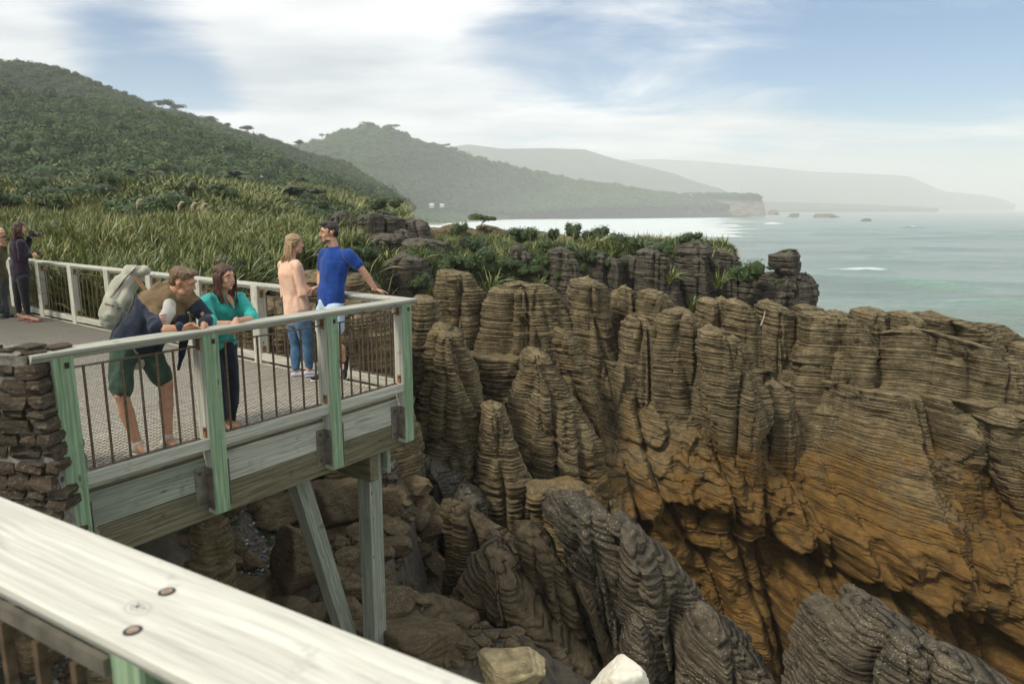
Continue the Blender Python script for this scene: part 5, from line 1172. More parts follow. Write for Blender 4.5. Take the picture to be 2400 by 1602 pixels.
def tree(name, label, u, v, Y, wpx, hpx, seed, lean=.3, group=None, mat='forest', n=700):
    p = at(u, v, Y); k = Y / F; W_ = wpx * k; H_ = hpx * k; r = random.Random(seed); root = empty(name, p); tag(root, label, 'tree', group)
    m_ = MB(); top = Vector((lean * W_ * .5, 0, H_ * .62))
    m_.tube([(0, 0, -H_ * .2), top * .5 + Vector((-.05 * W_, 0, 0)), top], [H_ * .035, H_ * .026, H_ * .012], 6)
    for q in range(5):
        a = r.uniform(-1, 1); s = top * r.uniform(.45, .8); m_.tube([s, s + Vector((a * W_ * .22, r.uniform(-.15, .15) * W_, H_ * .16)), s + Vector((a * W_ * .38 + lean * W_ * .1, r.uniform(-.2, .2) * W_, H_ * .26))], [H_ * .016, H_ * .01, H_ * .004], 5)
    m_.build('trunk', M['bark'], root)
    c = leaf_cloud('crown', seed, n, M[mat], (W_ * .62, W_ * .5, H_ * .42), W_ * .035, 9, .45); o = link('crown', c, None, root, (lean * W_ * .25, 0, H_ * .42)); return root
tree('windswept_tree', 'flat crowned windswept tree leaning on the dome of pale rock', 1124, 536, 46, 66, 38, 3, .5, None, 'leaf', 1500)
RD = 'wind shaped trees standing on the ridge line'
for i, (u, v, w_, h_, lb) in enumerate(((62, 166, 60, 22, 'leftmost flat topped tree on the ridge'), (92, 178, 50, 26, 'ridge tree just right of the leftmost flat topped one'), (172, 214, 30, 22, 'thin wiry ridge tree above the steep shoulder'),
    (214, 214, 60, 20, 'low flat ridge tree right of the wiry one'), (345, 258, 34, 26, 'spindly ridge tree halfway down the left skyline'), (378, 262, 60, 34, 'dense dark ridge tree beside the spindly one'),
    (410, 272, 50, 34, 'rounded dark ridge tree, second of the dense pair'), (490, 300, 60, 34, 'open umbrella shaped ridge tree'), (530, 312, 34, 30, 'small dense tree under the umbrella shaped one'),
    (575, 318, 50, 30, 'broad tree at the gap in the lower ridge'), (612, 334, 30, 26, 'ragged little ridge tree'), (700, 348, 34, 24, 'lone round tree low on the ridge'))):
    Yr_ = 445; tree('ridge_tree', lb, u, v - 1, Yr_, w_ * .8, h_ * .85, 50 + i, .35, RD, 'forest', 700)
for i, (u, v, w_, h_, lb) in enumerate(((756, 332, 26, 26, 'thin trunked tree at the left foot of the round hilltop'), (785, 330, 30, 30, 'dark tree next to the thin trunked one'), (865, 304, 60, 24, 'broad tree on the round hilltop'), (925, 308, 60, 22, 'dark tree on the right of the round hilltop'), (1045, 352, 40, 20, 'tree on the second knoll of the far ridge'))):
    tree('hilltop_tree', lb, u, v - 3, 995, w_ * .6, h_ * .7, 80 + i, .1, 'trees on the middle hill skyline', 'forest', 420)
# nikau palms at the back of the flax
def palm_mesh(seed):
    r = random.Random(seed); vs = []; fs = []; tone = []
    for i in range(16):
        a = 2 * math.pi * i / 16 + r.uniform(-.2, .2); L = r.uniform(.8, 1.05); el = r.uniform(.5, 1.25); pts = []
        for k in range(8):
            t = k / 7; pts.append(Vector((math.cos(a) * L * t * math.cos(el) * (1 + .4 * t), math.sin(a) * L * t * math.cos(el) * (1 + .4 * t), L * t * math.sin(el) - .55 * L * t ** 2.3)))
        for k in range(7):
            p_, q_ = pts[k], pts[k + 1]; side = Vector((-math.sin(a), math.cos(a), 0))
            for s in (-1, 1):
                w_ = .26 * math.sin(math.pi * (k + 1) / 9) * s; o = len(vs); vs += [p_, q_, q_ + side * w_ + Vector((0, 0, -.12)), p_ + side * w_ * .8 + Vector((0, 0, -.10))]; fs.append((o, o + 1, o + 2, o + 3)); tone += [r.uniform(.1, .6)] * 4
    me = mesh_np('fronds', [tuple(v) for v in vs], fs, True, {'tone': tone}); me.materials.append(M['leaf']); return me
PMs = [palm_mesh(1), palm_mesh(2)]
for i, (u, v, s, lb) in enumerate(((302, 440, 40, 'nikau palm at the back of the flax, left of the pair'), (362, 442, 34, 'smaller nikau palm right of the left hand pair'), (520, 438, 36, 'left palm of the cluster near the middle of the flax edge'), (550, 432, 48, 'tallest palm of the cluster near the middle of the flax edge'), (576, 436, 34, 'right palm of the cluster near the middle of the flax edge'), (476, 480, 36, 'low palm standing in front, within the flax field'), (708, 436, 22, 'small distant palm left of the green scrub patch'))):
    Y = 100 if v < 450 else 62; k = Y / F; p = at(u, v, Y); p.z = max(p.z, float(ground_h(np.array([p.x]), np.array([p.y]))[0]) + .9); s *= 1.5; rt = empty('nikau_palm', p, i * 1.3); tag(rt, lb, 'palm tree', 'palms at the back of the flax field')
    m_ = MB(); m_.tube([(0, 0, -1.5), (0, 0, s * k * .25)], [.16, .11], 8); m_.build('trunk', M['bark'], rt); f_ = link('fronds', PMs[i % 2], None, rt, (0, 0, s * k * .2)); f_.scale = (s * k * .62,) * 3
# pampas plumes
m, t, b = newmat('pale_plume'); b.inputs['Base Color'].default_value = (.42, .34, .22, 1); b.inputs['Roughness'].default_value = 1
for i, (u, v, lb) in enumerate(((318, 480, 'pale feathery plume rising from the flax, farthest left'), (416, 494, 'pale drooping plume left of the pair in the flax'), (446, 488, 'upright plume in the middle of the flax plumes'), (470, 494, 'pale drooping plume nearest the low palm'))):
    p = at(u, v + 10, 30); p.z = float(ground_h(np.array([p.x]), np.array([p.y]))[0]) + 1.1; m_ = MB(); m_.tube([(0, 0, -.8), (.05, 0, .1)], [.012, .008], 5); r_ = empty('pampas_plume', p); m_.build('stem', M['bark'], r_)
    m_ = MB(); m_.tube([(.05, 0, .1), (.09, 0, .3), (.2, 0, .46), (.34, 0, .46)], [.02, .07, .06, .01], 6); m_.build('feather', m, r_); tag(r_, lb, 'grass plume', 'plumes in the flax field')
# grass and moss patches near the pit
def moss_patch(u0, u1, v0, v1, Y, n, zoff=0):
    q = np.array([tuple(at(rv.uniform(u0, u1), rv.uniform(v0, v1), Y)) for _ in range(n)]); return q
def gully(n, u0, u1, v0, v1, z):
    q = np.array([tuple(atz(rv.uniform(u0, u1), rv.uniform(v0, v1), z))[:2] for _ in range(n)]); return np.stack([q[:, 0], q[:, 1], ground_h(q[:, 0], q[:, 1])], -1)
MS = [proto(leaf_cloud('moss_cushion', s, 160, M['leaf'], (1, 1, .35), .12, 5, .9)) for s in (60, 61)]
q = np.concatenate([gully(260, 600, 720, 1180, 1300, -3.6), gully(160, 520, 560, 1260, 1400, -3.4), gully(60, 900, 1100, 1380, 1460, -3.8)])
scatter('moss', MS, q, rv.uniform(0, 6.28, len(q)), rv.uniform(.05, .16, len(q)), M['leaf'])
# ================================================================ small far things
M['roof'] = solid('pale_metal_roof', (.45, .47, .47), .5); M['housewall'] = solid('weatherboard_wall', (.55, .54, .50), .8); M['glass'] = solid('dark_window', (.05, .06, .07), .2)
for i, (u, v, Y, w_, h_, lb) in enumerate(((1080, 506, 1130, 46, 10, 'long low building with a pale roof on the bay flat'), (946, 488, 900, 24, 6, 'small hazy house at the far left of the bay flat'), (1012, 488, 960, 10, 7, 'small cream hut between the hazy houses'), (1036, 488, 960, 9, 6, 'tiny white hut right of the cream one'),
    (1192, 504, 1240, 26, 6, 'low pale roof nearest the beach'), (1172, 494, 1200, 10, 6, 'little house behind the beach roof'), (1468, 460, 1300, 10, 5, 'leftmost white house on the headland slope'), (1497, 459, 1300, 14, 5, 'second white house on the headland slope'), (1536, 457, 1310, 15, 7, 'highest white house with a long roof on the headland slope'), (1592, 462, 1320, 12, 6, 'cream house near the headland top'), (1610, 464, 1322, 16, 5, 'low house just right of the cream one on the headland'))):
    p = at(u, v - 3, Y - 60); k = Y / F; W_, H_ = w_ * k, h_ * k; r_ = empty('house', p); tag(r_, lb, 'house', 'houses around the bay')
    m_ = MB(); m_.box((0, 0, H_ * .2), (W_, W_ * .6, H_ * .8)); m_.build('wall', M['housewall'], r_)
    d_ = W_ * .33; vs = [(-W_ * .53, -d_, H_ * .6), (W_ * .53, -d_, H_ * .6), (W_ * .53, d_, H_ * .6), (-W_ * .53, d_, H_ * .6), (-W_ * .5, 0, H_ * 1.15), (W_ * .5, 0, H_ * 1.15)]
    link('roof', pymesh('roof', vs, [(0, 1, 5, 4), (2, 3, 4, 5), (0, 4, 3), (1, 2, 5), (3, 2, 1, 0)]), M['roof'], r_)
    for q in (-.28, .05, .32): m_ = MB(); m_.box((q * W_, -W_ * .302, H_ * .3), (W_ * .12, .1, H_ * .3)); m_.build('window', M['glass'], r_)
p = at(614, 438, 150); m_ = MB(); k = 150 / F; r_ = empty('power_pole', p); tag(r_, 'pale wooden power pole with a crossarm at the foot of the hill', 'power pole')
m_.tube([(0, 0, -3), (0, 0, 26 * k)], .14, 6); m_.build('pole', M['housewall'], r_); m_ = MB(); m_.box((0, 0, 22 * k), (9 * k, .12, .12)); m_.build('crossarm', M['housewall'], r_)
p = at(1738, 456, 1340); k = 1340 / F; m_ = MB(); m_.tube([(0, 0, -2), (0, 0, 32 * k)], [.5, .25], 5); o = m_.build('mast', M['housewall'], None); o.location = p; tag(o, 'thin pale radio mast on the headland', 'mast')
# cormorant
r_ = empty('cormorant', at(1888, 659, 24.6)); tag(r_, 'small dark cormorant perched on the sea edge of the last tower', 'bird'); m_ = MB()
m_.tube([(.10, 0, -.02), (.07, 0, .05), (.03, 0, .13), (0, 0, .20), (-.01, 0, .24), (-.01, 0, .275)], [.012, .03, .048, .04, .018, .014], 8); m_.tube([(-.01, 0, .265), (-.03, 0, .285), (-.055, 0, .28)], [.018, .018, .004], 6); m_.build('body', M['black'], r_, True)
m_ = MB(); m_.tube([(.02, -.02, 0), (.02, -.02, .08)], .007, 5); m_.tube([(.02, .02, 0), (.02, .02, .08)], .007, 5); m_.build('legs', M['black'], r_); r_.scale = (1.15,) * 3
m_ = MB(); m_.tube([at(1783, 762, 19.0), at(1790, 745, 19.02), at(1793, 728, 19.1)], [.02, .015, .008], 6); o = m_.build('driftwood_stick', solid('bleached_stick', (.38, .35, .28), .8), None); tag(o, 'bleached driftwood stick caught between two wall pillars', 'stick')
# ================================================================ people
def sphere_part(c, r, ax=None, sub=2):
    bm = bmesh.new(); bmesh.ops.create_icosphere(bm, subdivisions=sub, radius=1)
    vs = []
    for v in bm.verts:
        q = Vector((v.co.x * r[0], v.co.y * r[1], v.co.z * r[2])); vs.append((ax @ q if ax else q) + Vector(c))
    bm.verts.index_update(); fs = [tuple(v.index for v in f.verts) for f in bm.faces]; bm.free(); return vs, fs
def limb(pts, rad, side=(1, 0, 0), seg=14):
    """closed elliptical tube with rounded ends; rad items are r or (along side, across)"""
    P = [Vector(p) for p in pts]; R = [(r, r) if not hasattr(r, '__len__') else r for r in rad]; side = Vector(side)
    t0 = (P[1] - P[0]).normalized(); t1 = (P[-1] - P[-2]).normalized(); m0 = min(R[0]); m1 = min(R[-1])
    P2 = [P[0] - t0 * m0 * .75, P[0] - t0 * m0 * .4] + P + [P[-1] + t1 * m1 * .4, P[-1] + t1 * m1 * .75]
    R2 = [tuple(x * .45 for x in R[0]), tuple(x * .85 for x in R[0])] + R + [tuple(x * .85 for x in R[-1]), tuple(x * .45 for x in R[-1])]
    vs = []; fs = []
    for i, p in enumerate(P2):
        t = (P2[min(i + 1, len(P2) - 1)] - P2[max(i - 1, 0)]).normalized(); s = (side - t * side.dot(t))
        if s.length < .05: s = Vector((0, 1, 0)) - t * t.y
        s.normalize(); b = t.cross(s)
        for k in range(seg):
            a = 2 * math.pi * k / seg; vs.append(p + s * math.cos(a) * R2[i][0] + b * math.sin(a) * R2[i][1])
    n = len(P2)
    for i in range(n - 1):
        for k in range(seg): fs.append((i * seg + k, i * seg + (k + 1) % seg, (i + 1) * seg + (k + 1) % seg, (i + 1) * seg + k))
    fs.append(tuple(range(seg))[::-1]); fs.append(tuple(range((n - 1) * seg, n * seg))); return vs, fs
def fuse(name, parts, voxel=.008, smooth_n=3, fold=0.0, seed=1, fs=9, extra=None):
    m = MB()
    for v, f in parts: m.add(v, f)
    me = pymesh(name, m.v, m.f); bm = bmesh.new(); bm.from_mesh(me); bmesh.ops.recalc_face_normals(bm, faces=bm.faces[:]); bm.to_mesh(me); bm.free()
    o = bpy.data.objects.new('tmp', me); C.objects.link(o)
    r = o.modifiers.new('r', 'REMESH'); r.mode = 'VOXEL'; r.voxel_size = voxel; r.use_smooth_shade = True
    if smooth_n: s = o.modifiers.new('s', 'SMOOTH'); s.iterations = smooth_n; s.factor = .5
    dg = bpy.context.evaluated_depsgraph_get(); me2 = bpy.data.meshes.new_from_object(o.evaluated_get(dg)); bpy.data.objects.remove(o); bpy.data.meshes.remove(me)
    me2.name = name; n = len(me2.vertices)
    if fold:
        co = np.empty(n * 3, np.float32); me2.vertices.foreach_get('co', co); co = co.reshape(-1, 3); nn_ = np.empty(n * 3, np.float32); me2.vertices.foreach_get('normal', nn_); nn_ = nn_.reshape(-1, 3)
        x, y, z = co.T; k = fs; wp = .05 * noise(x * 6, y * 6, z * 6, seed + 5)
        d = -np.abs(noise((x + wp) * k, y * k, (z + wp) * k * .55 + (x + y) * 3, seed)) * 1.7 + .5 + .5 * noise(x * k * 2.3, y * k * 2.3, z * k * 1.2, seed + 1)
        co = co + nn_ * (d * fold)[:, None]; me2.vertices.foreach_set('co', co.astype(np.float32).ravel())
    me2.polygons.foreach_set('use_smooth', [True] * len(me2.polygons)); me2.update(); return me2
def clothmat(name, col, dark=.72, rough=.85, scale=300, stripes=None):
    m, t, b = newmat(name); b.inputs['Roughness'].default_value = rough; b.inputs['Specular IOR Level'].default_value = .15; b.inputs['Sheen Weight'].default_value = .15
    v = coords(t, 'Object'); n_ = noi(t, v, 14, 4, .6); c = ramp(t, n_, [(.32, [q * dark for q in col]), (.66, col)])
    t.links.new(c, b.inputs['Base Color']); bump(t, b, mathn(t, 'ADD', noi(t, v, 26, 4, .6), mathn(t, 'MULTIPLY', noi(t, v, scale, 2), .25)), .5, .006); return m
def skinmat(name, col):
    m, t, b = newmat(name); b.inputs['Roughness'].default_value = .5; b.inputs['Specular IOR Level'].default_value = .35; v = coords(t, 'Object')
    n_ = noi(t, v, 18, 4, .6); t.links.new(ramp(t, n_, [(.3, [col[0] * .86, col[1] * .72, col[2] * .68]), (.65, col)]), b.inputs['Base Color'])
    b.inputs['Subsurface Weight'].default_value = .08; b.inputs['Subsurface Radius'].default_value = (.02, .008, .005); b.inputs['Subsurface Scale'].default_value = .4
    bump(t, b, noi(t, v, 90, 3), .12, .002); return m
def hairmat(name, col, hi):
    m, t, b = newmat(name); b.inputs['Roughness'].default_value = .42; b.inputs['Specular IOR Level'].default_value = .45; v = coords(t, 'Object', (1, 1, .25)); n_ = noi(t, v, 130, 3, .7)
    t.links.new(ramp(t, n_, [(.3, [q * .5 for q in col]), (.55, col), (.75, hi)]), b.inputs['Base Color']); bump(t, b, n_, .9, .006); return m
SK = skinmat('medium_skin', (.56, .33, .22)); SKF = skinmat('fair_skin', (.64, .40, .29)); SKT = skinmat('tanned_skin', (.50, .285, .18))  # plain skin tones: medium, fair, tanned
EYW = solid('eye_white', (.62, .58, .54), .25); EYD = solid('dark_iris', (.03, .02, .015), .15); LIPM = solid('lip_tone', (.42, .14, .12), .45); LIPP = solid('muted_lip_tone', (.42, .20, .16), .5)
def frame_from(f, up=(0, 0, 1)):
    f = Vector(f).normalized(); s = Vector(up).cross(f).normalized(); u = f.cross(s); return Matrix((( s.x, f.x, u.x), (s.y, f.y, u.y), (s.z, f.z, u.z)))   # columns: left side, forward, up
def head_parts(c, A, k=1.0, fem=False):
    c = Vector(c); out = []
    def E(p, r, sub=3): out.append(sphere_part(c + A @ (Vector(p) * k), tuple(q * k for q in r), A, sub))
    def T(pts, rad, seg=10): out.append(limb([c + A @ (Vector(p) * k) for p in pts], [(r * k if not hasattr(r, '__len__') else tuple(q * k for q in r)) for r in rad], A @ Vector((1, 0, 0)), seg))
    E((0, -.012, .040), (.074, .094, .078)); E((0, .030, .012), (.064, .062, .074)); E((0, .036, -.040), (.054, .050, .066)); E((0, .060, -.088), (.027 if not fem else .022, .025, .022))
    for s in (-1, 1):
        E((s * .034, .056, -.022), (.024, .026, .026)); E((s * .044, .020, -.068), (.017, .034, .022)); T([(s * .010, .087, .034), (s * .034, .083, .037), (s * .052, .066, .028)], [.009 if not fem else .007] * 3)
        T([(s * .073, -.004, .022), (s * .080, -.014, .008), (s * .075, -.008, -.022)], [(.006, .012), (.008, .018), (.006, .010)], 8)
        E((s * .0100, .094, -.025), (.008, .009, .007), 2)
    T([(0, .086, .030), (0, .093, .010), (0, .1035, -.016), (0, .102, -.022)], [.008, .0085, .0108, .009] if not fem else [.007, .0072, .009, .008])
    T([(-.020, .078, -.052), (0, .086, -.050), (.020, .078, -.052)], [.006, .007, .006]); T([(-.018, .077, -.062), (0, .085, -.062), (.018, .077, -.062)], [.006, .0075, .006])
    return out
def face_bits(parent, base, c, A, k, fem, lip, browmat):
    c = Vector(c) - base
    for s in (-1, 1):
        m = MB(); m.add(*sphere_part(c + A @ (Vector((s * .031, .0735, .014)) * k), (.0135 * k, .0115 * k, .0085 * k), A, 2)); e = m.build('eye', EYW, parent, True)
        m = MB(); m.add(*sphere_part(c + A @ (Vector((s * .031 + .002, .083, .0135)) * k), (.006 * k, .004 * k, .006 * k), A, 2)); m.build('iris', EYD, e, True)
        m = MB(); m.add(*limb([c + A @ (Vector(p) * k) for p in ((s * .016, .0845, .0225), (s * .031, .0862, .0235), (s * .046, .077, .018))], [(.003 * k, .0022 * k)] * 3, A @ Vector((1, 0, 0)), 6)); m.build('eyelid', EYD if fem else browmat, parent, True)
        m = MB(); m.add(*limb([c + A @ (Vector(p) * k) for p in ((s * .013, .0965, .036), (s * .032, .0935, .042), (s * .052, .077, .035))], [(.004 * k, .003 * k), (.0045 * k, .0032 * k), (.002 * k, .002 * k)], A @ Vector((0, 0, 1)), 6)); m.build('eyebrow', browmat, parent, True)
    m = MB()
    m.add(*limb([c + A @ (Vector(p) * k) for p in ((-.021, .0795, -.0525), (0, .0905, -.0515), (.021, .0795, -.0525))], [.003 * k, .0042 * k, .003 * k], (0, 0, 1), 8)); m.add(*limb([c + A @ (Vector(p) * k) for p in ((-.018, .079, -.0605), (0, .0895, -.0620), (.018, .079, -.0605))], [.003 * k, .0046 * k, .003 * k], (0, 0, 1), 8))
    m.build('lips', lip, parent, True)
def hand_parts(w_, d, pn, thumb, k=1.0, curl=.5, spread=.16):
    """w_: wrist, d: hand direction, pn: palm normal (side the fingers close to), thumb: direction of the thumb side"""
    w_ = Vector(w_); d = Vector(d).normalized(); pn = Vector(pn); pn = (pn - d * pn.dot(d)).normalized(); t = Vector(thumb); t = (t - d * t.dot(d) - pn * t.dot(pn)).normalized(); out = []
    out.append(limb([w_ - d * .03 * k, w_ + d * .02 * k, w_ + d * .055 * k, w_ + d * .085 * k], [(.026 * k, .021 * k), (.030 * k, .017 * k), (.040 * k, .015 * k), (.038 * k, .013 * k)], t, 12))
    for i, (o_, L) in enumerate(((.031, .072), (.0105, .080), (-.0105, .074), (-.031, .058))):
        b = w_ + d * (.080 - abs(o_) * .12) * k + t * o_ * k; dr = (d + t * o_ * spread * 14).normalized(); pts = [b - d * .015 * k, b]; a = curl * .55
        for s_, q in ((.44, .0088), (.31, .008), (.25, .007)):
            dr = (Matrix.Rotation(-a, 3, pn.cross(dr).normalized()) @ dr) if False else (dr * math.cos(a) + pn * math.sin(a)).normalized(); pts.append(pts[-1] + dr * L * s_ * k)
            nxt = (pn * math.cos(a) - dr * math.sin(a)); a = curl * .75
        out.append(limb(pts, [.010 * k, .0098 * k, .0088 * k, .0080 * k, .0068 * k], t, 8))
    b = w_ + d * .022 * k + t * .024 * k; out.append(limb([b, b + (d * .6 + t * .7 + pn * .25).normalized() * .036 * k, b + (d * .8 + t * .55 + pn * .3).normalized() * .066 * k, b + (d * .95 + t * .4 + pn * .4 * (1 + curl)).normalized() * .088 * k], [.014 * k, .0115 * k, .010 * k, .0082 * k], pn, 8))
    return out
def lerp(a, b, t): return Vector(a) * (1 - t) + Vector(b) * t
def arm(sh, el, wr, k=1, r0=.052, r1=.041, r2=.027): return limb([sh, lerp(sh, el, .45), el, lerp(el, wr, .3), wr], [r0 * k, r0 * .92 * k, r1 * k, r1 * 1.02 * k, r2 * k])
def leg(hp_, kn_, an, k=1, fwd=(0, -1, 0)):
    back_ = -Vector(fwd).normalized(); return limb([hp_, lerp(hp_, kn_, .5), lerp(hp_, kn_, .88), kn_, lerp(kn_, an, .18), lerp(kn_, an, .36) + back_ * .016 * k, lerp(kn_, an, .7) + back_ * .004, an], [.088 * k, .078 * k, .057 * k, .056 * k, .051 * k, .060 * k, .042 * k, .035 * k])
def torso(pv, ch, nk, side, k=1, fem=False, g=0.0):
    pv, ch, nk = Vector(pv), Vector(ch), Vector(nk); d1 = (ch - pv)
    wv = lerp(pv, ch, .42); return limb([pv - d1.normalized() * .07 * k, pv, wv, lerp(pv, ch, .8), ch, lerp(ch, nk, .55), nk], [(.135 * k + g, .10 * k + g), ((.168 if fem else .160) * k + g, .118 * k + g), ((.122 if fem else .145) * k + g, .095 * k + g), ((.135 if fem else .165) * k + g, .112 * k + g), ((.145 if fem else .172) * k + g, .110 * k + g), (.125 * k + g, .082 * k + g), (.062 * k + g, .058 * k + g)], side)
def shoe(name, an, toe, parent, base, mat, solemat, k=1.0, L=.17, low=False, up=(0, 0, 1)):
    an = Vector(an) - base; d = Vector(toe).normalized(); u = Vector(up).normalized(); u = (u - d * u.dot(d)).normalized(); s = d.cross(u); heel = an - d * .045 * k - u * .05 * k; tip = heel + d * .265 * k
    pr = [limb([heel + u * .02, lerp(heel, tip, .3) + u * .032 * k, lerp(heel, tip, .62) + u * .022 * k, tip - d * .03 + u * .012 * k], [(.034 * k, .034 * k), (.038 * k, .040 * k), (.046 * k, .030 * k), (.036 * k, .022 * k)], s, 14)]
    if not low: pr.append(limb([an - u * .02, an + u * (.03 if low != 'hi' else .06)], [.043 * k, .045 * k], s, 12))
    o = link(name, fuse(name, pr, .007, 2), mat, parent)
    m = MB(); m.add(*limb([heel - u * .012, lerp(heel, tip, .35) - u * .012, lerp(heel, tip, .68) - u * .012, tip - d * .02 - u * .010], [(.038 * k, .013), (.038 * k, .013), (.050 * k, .013), (.040 * k, .012)], s, 14)); m.build('sole', solemat, o, True)
    for q in range(4):
        c_ = lerp(heel, tip, .38 + .085 * q) + u * (.070 - .009 * q) * k; m = MB(); m.tube([c_ - s * .020, c_ + u * .004, c_ + s * .020], .0028, 5); m.build('lace', solemat, o)
    return o
def strands(name, roots, flow, n_pts, rad, mat, parent, base, seed=1, jit=.008):
    r = random.Random(seed); m = MB()
    for q in roots:
        P_ = flow(q, r); P_ = [Vector(p) - base + Vector((r.gauss(0, jit), r.gauss(0, jit), r.gauss(0, jit))) * (i / len(P_)) for i, p in enumerate(P_)]
        m.tube(P_, [rad * (1 - .75 * (i / (len(P_) - 1)) ** 2) for i in range(len(P_))], 5)
    return m.build(name, mat, parent, True)
def sub(parts, base): return [([Vector(v) - base for v in vs], fs) for vs, fs in parts]
from mathutils.bvhtree import BVHTree
def surf_hit(o, b0, u, v, off=.004):
    """point of a mesh under a sight line, lifted slightly off the surface"""
    bt = BVHTree.FromPolygons([p.co + b0 for p in o.data.vertices], [tuple(p.vertices) for p in o.data.polygons]); d = Vector(ray(u, v)).normalized()
    h = bt.ray_cast(Vector((0, 0, CH)), d); return (h[0] + h[1] * off) if h[0] is not None else None
LP = lambda u, v, y: PM @ inplane(u, v, y)
D1 = Vector((.595, .803, 0)); D2 = Vector((-.803, .595, 0)); UP = Vector((0, 0, 1))
# ---------------------------------------------------------------- man with backpack, bent over the front rail
base = PM @ Vector((.80, .42, 0))
man = empty('person', base); tag(man, 'man in navy and tan jacket and green shorts bent over the front rail', 'person')
hc = LP(428, 662, .34); nk = LP(402, 690, .42); ch = LP(385, 715, .48); pv = LP(312, 812, .66)
shR, shL = LP(352, 712, .56), LP(448, 706, .36); elR, elL = LP(366, 772, .22), LP(486, 746, .27); wrR, wrL = LP(426, 770, .12), LP(478, 765, .13)
hpR, hpL = LP(286, 822, .62), LP(346, 828, .60); knR, knL = LP(285, 926, .47), LP(390, 898, .50); anR, anL = LP(324, 1043, .44), LP(394, 1028, .44)
ff = Vector((.92, .12, -.34)).normalized(); A = frame_from(ff, UP * .9 - D2 * .2)
side = (shR - shL).normalized()
bp_ = head_parts(hc, A, 1.0) + [limb([nk, lerp(nk, hc, .6)], [.056, .055]), torso(pv, ch, nk, side), limb([shR, shL], [.055, .055]), arm(shR, elR, wrR), arm(shL, elL, wrL), leg(hpR, knR, anR, 1, -D2), leg(hpL, knL, anL, 1, -D2), limb([pv + (hpR - pv) * .6, pv + (hpL - pv) * .6], [.11, .11])]
bp_ += hand_parts(wrR, D1 * .9 - UP * .12 - D2 * .05, -D2 * .9 - UP * .4, UP, 1.0, 1.05) + hand_parts(wrL, -UP * .55 - D2 * .55 - D1 * .25, -D1 * .9 - UP * .3, D1 * .2 + UP - D2 * .2, 1.0, 1.1)
bp_ += [limb([anR, anR - UP * .04 - D2 * .08, anR - UP * .065 - D2 * .15], [.034, .035, .028]), limb([anL, anL - UP * .04 - D2 * .08, anL - UP * .065 - D2 * .15], [.034, .035, .028])]
link('body', fuse('body', sub(bp_, base), .0062, 2), SKT, man)
HB = hairmat('light_brown_hair', (.17, .105, .055), (.32, .21, .12)); face_bits(man, base, hc, A, 1, False, LIPP, HB)
def Hh(hc, A, p, r): return sphere_part(hc + A @ Vector(p), r, A, 3)
hr = [Hh(hc, A, (0, -.022, .062), (.081, .094, .070)), Hh(hc, A, (0, .040, .104), (.060, .050, .030)), Hh(hc, A, (.0, -.064, .018), (.070, .044, .072)), Hh(hc, A, (.01, .066, .106), (.046, .030, .022))]
link('hair', fuse('hair', sub(hr, base), .006, 1, .006, 3, 40), HB, man)
NV = clothmat('navy_jacket_cloth', (.022, .028, .048)); TAN = clothmat('tan_canvas', (.20, .135, .072)); WT = clothmat('white_tee', (.58, .55, .49)); GS = clothmat('dark_green_shorts_cloth', (.048, .085, .058)); RED = clothmat('faded_red_print', (.62, .16, .13))
jt = [torso(lerp(pv, ch, .18) + UP * .0, ch, lerp(nk, ch, .1), side, 1, False, .034), limb([shR, lerp(shR, elR, .5), elR, lerp(elR, wrR, .86)], [.072, .066, .058, .048]), limb([shL, lerp(shL, elL, .5), elL, lerp(elL, wrL, .62)], [.072, .066, .058, .050]), limb([shR, shL], [.066, .066])]
jk = link('jacket', fuse('jacket', sub(jt, base), .009, 3, .017, 11, 8), NV, man); jk.data.materials.append(TAN)
nkl = nk - base; upv = (nk - pv).normalized(); shc = [shR - base, shL - base]
for f_ in jk.data.polygons:
    c_ = f_.center; h_ = (c_ - nkl).dot(upv)
    if h_ > -.16 and (c_ - nkl).length < .25 and min((c_ - q).length for q in shc) > .055 and (c_ - (elL - base)).length > .17: f_.material_index = 1
# back hem and hanging front panel
jh = [limb([lerp(pv, ch, .45) + D2 * .05, lerp(pv, ch, .15) + D2 * .08 - UP * .02, pv + D2 * .10 - UP * .08 - D1 * .03], [(.16, .10), (.175, .10), (.165, .06)], side)]
link('jacket_hem', fuse('jacket_hem', sub(jh, base), .009, 3, .010, 13, 8), NV, man)
pn_ = [LP(428, 740, .34), LP(432, 790, .33), LP(425, 836, .33), LP(418, 866, .34)]
link('jacket_front', fuse('jacket_front', sub([limb(pn_, [(.055, .012), (.045, .012), (.030, .010), (.012, .008)], D1)], base), .007, 2, .006, 14, 10), NV, man)
yk = [limb([lerp(nk, shR, .1) + UP * .02, lerp(nk, shR, .62) + UP * .03], [(.088, .076), (.086, .082)], D2), limb([lerp(nk, shL, .3) + UP * .0, lerp(nk, shL, .85) + UP * .022], [(.084, .070), (.080, .078)], D2), limb([lerp(nk, ch, .0) + D2 * .03 + UP * .03, ch + D2 * .05 + UP * .02], [(.12, .052), (.14, .08)], side)]
yk += [limb([LP(398, 720, .36), LP(378, 735, .36), LP(372, 762, .36)], [(.035, .03), (.03, .03), (.018, .02)], D1)]
link('jacket_yoke', fuse('jacket_yoke', sub(yk, base), .008, 2, .008, 15, 9), TAN, man)
link('hood', fuse('hood', sub([limb([nk + D2 * .085 + UP * .05 - D1 * .05, nk + D2 * .09 + UP * .075 + D1 * .03, hc + D2 * .07 - UP * .045 + D1 * .03], [(.07, .035), (.075, .04), (.045, .03)], side)], base), .008, 2, .010, 16, 9), TAN, man)
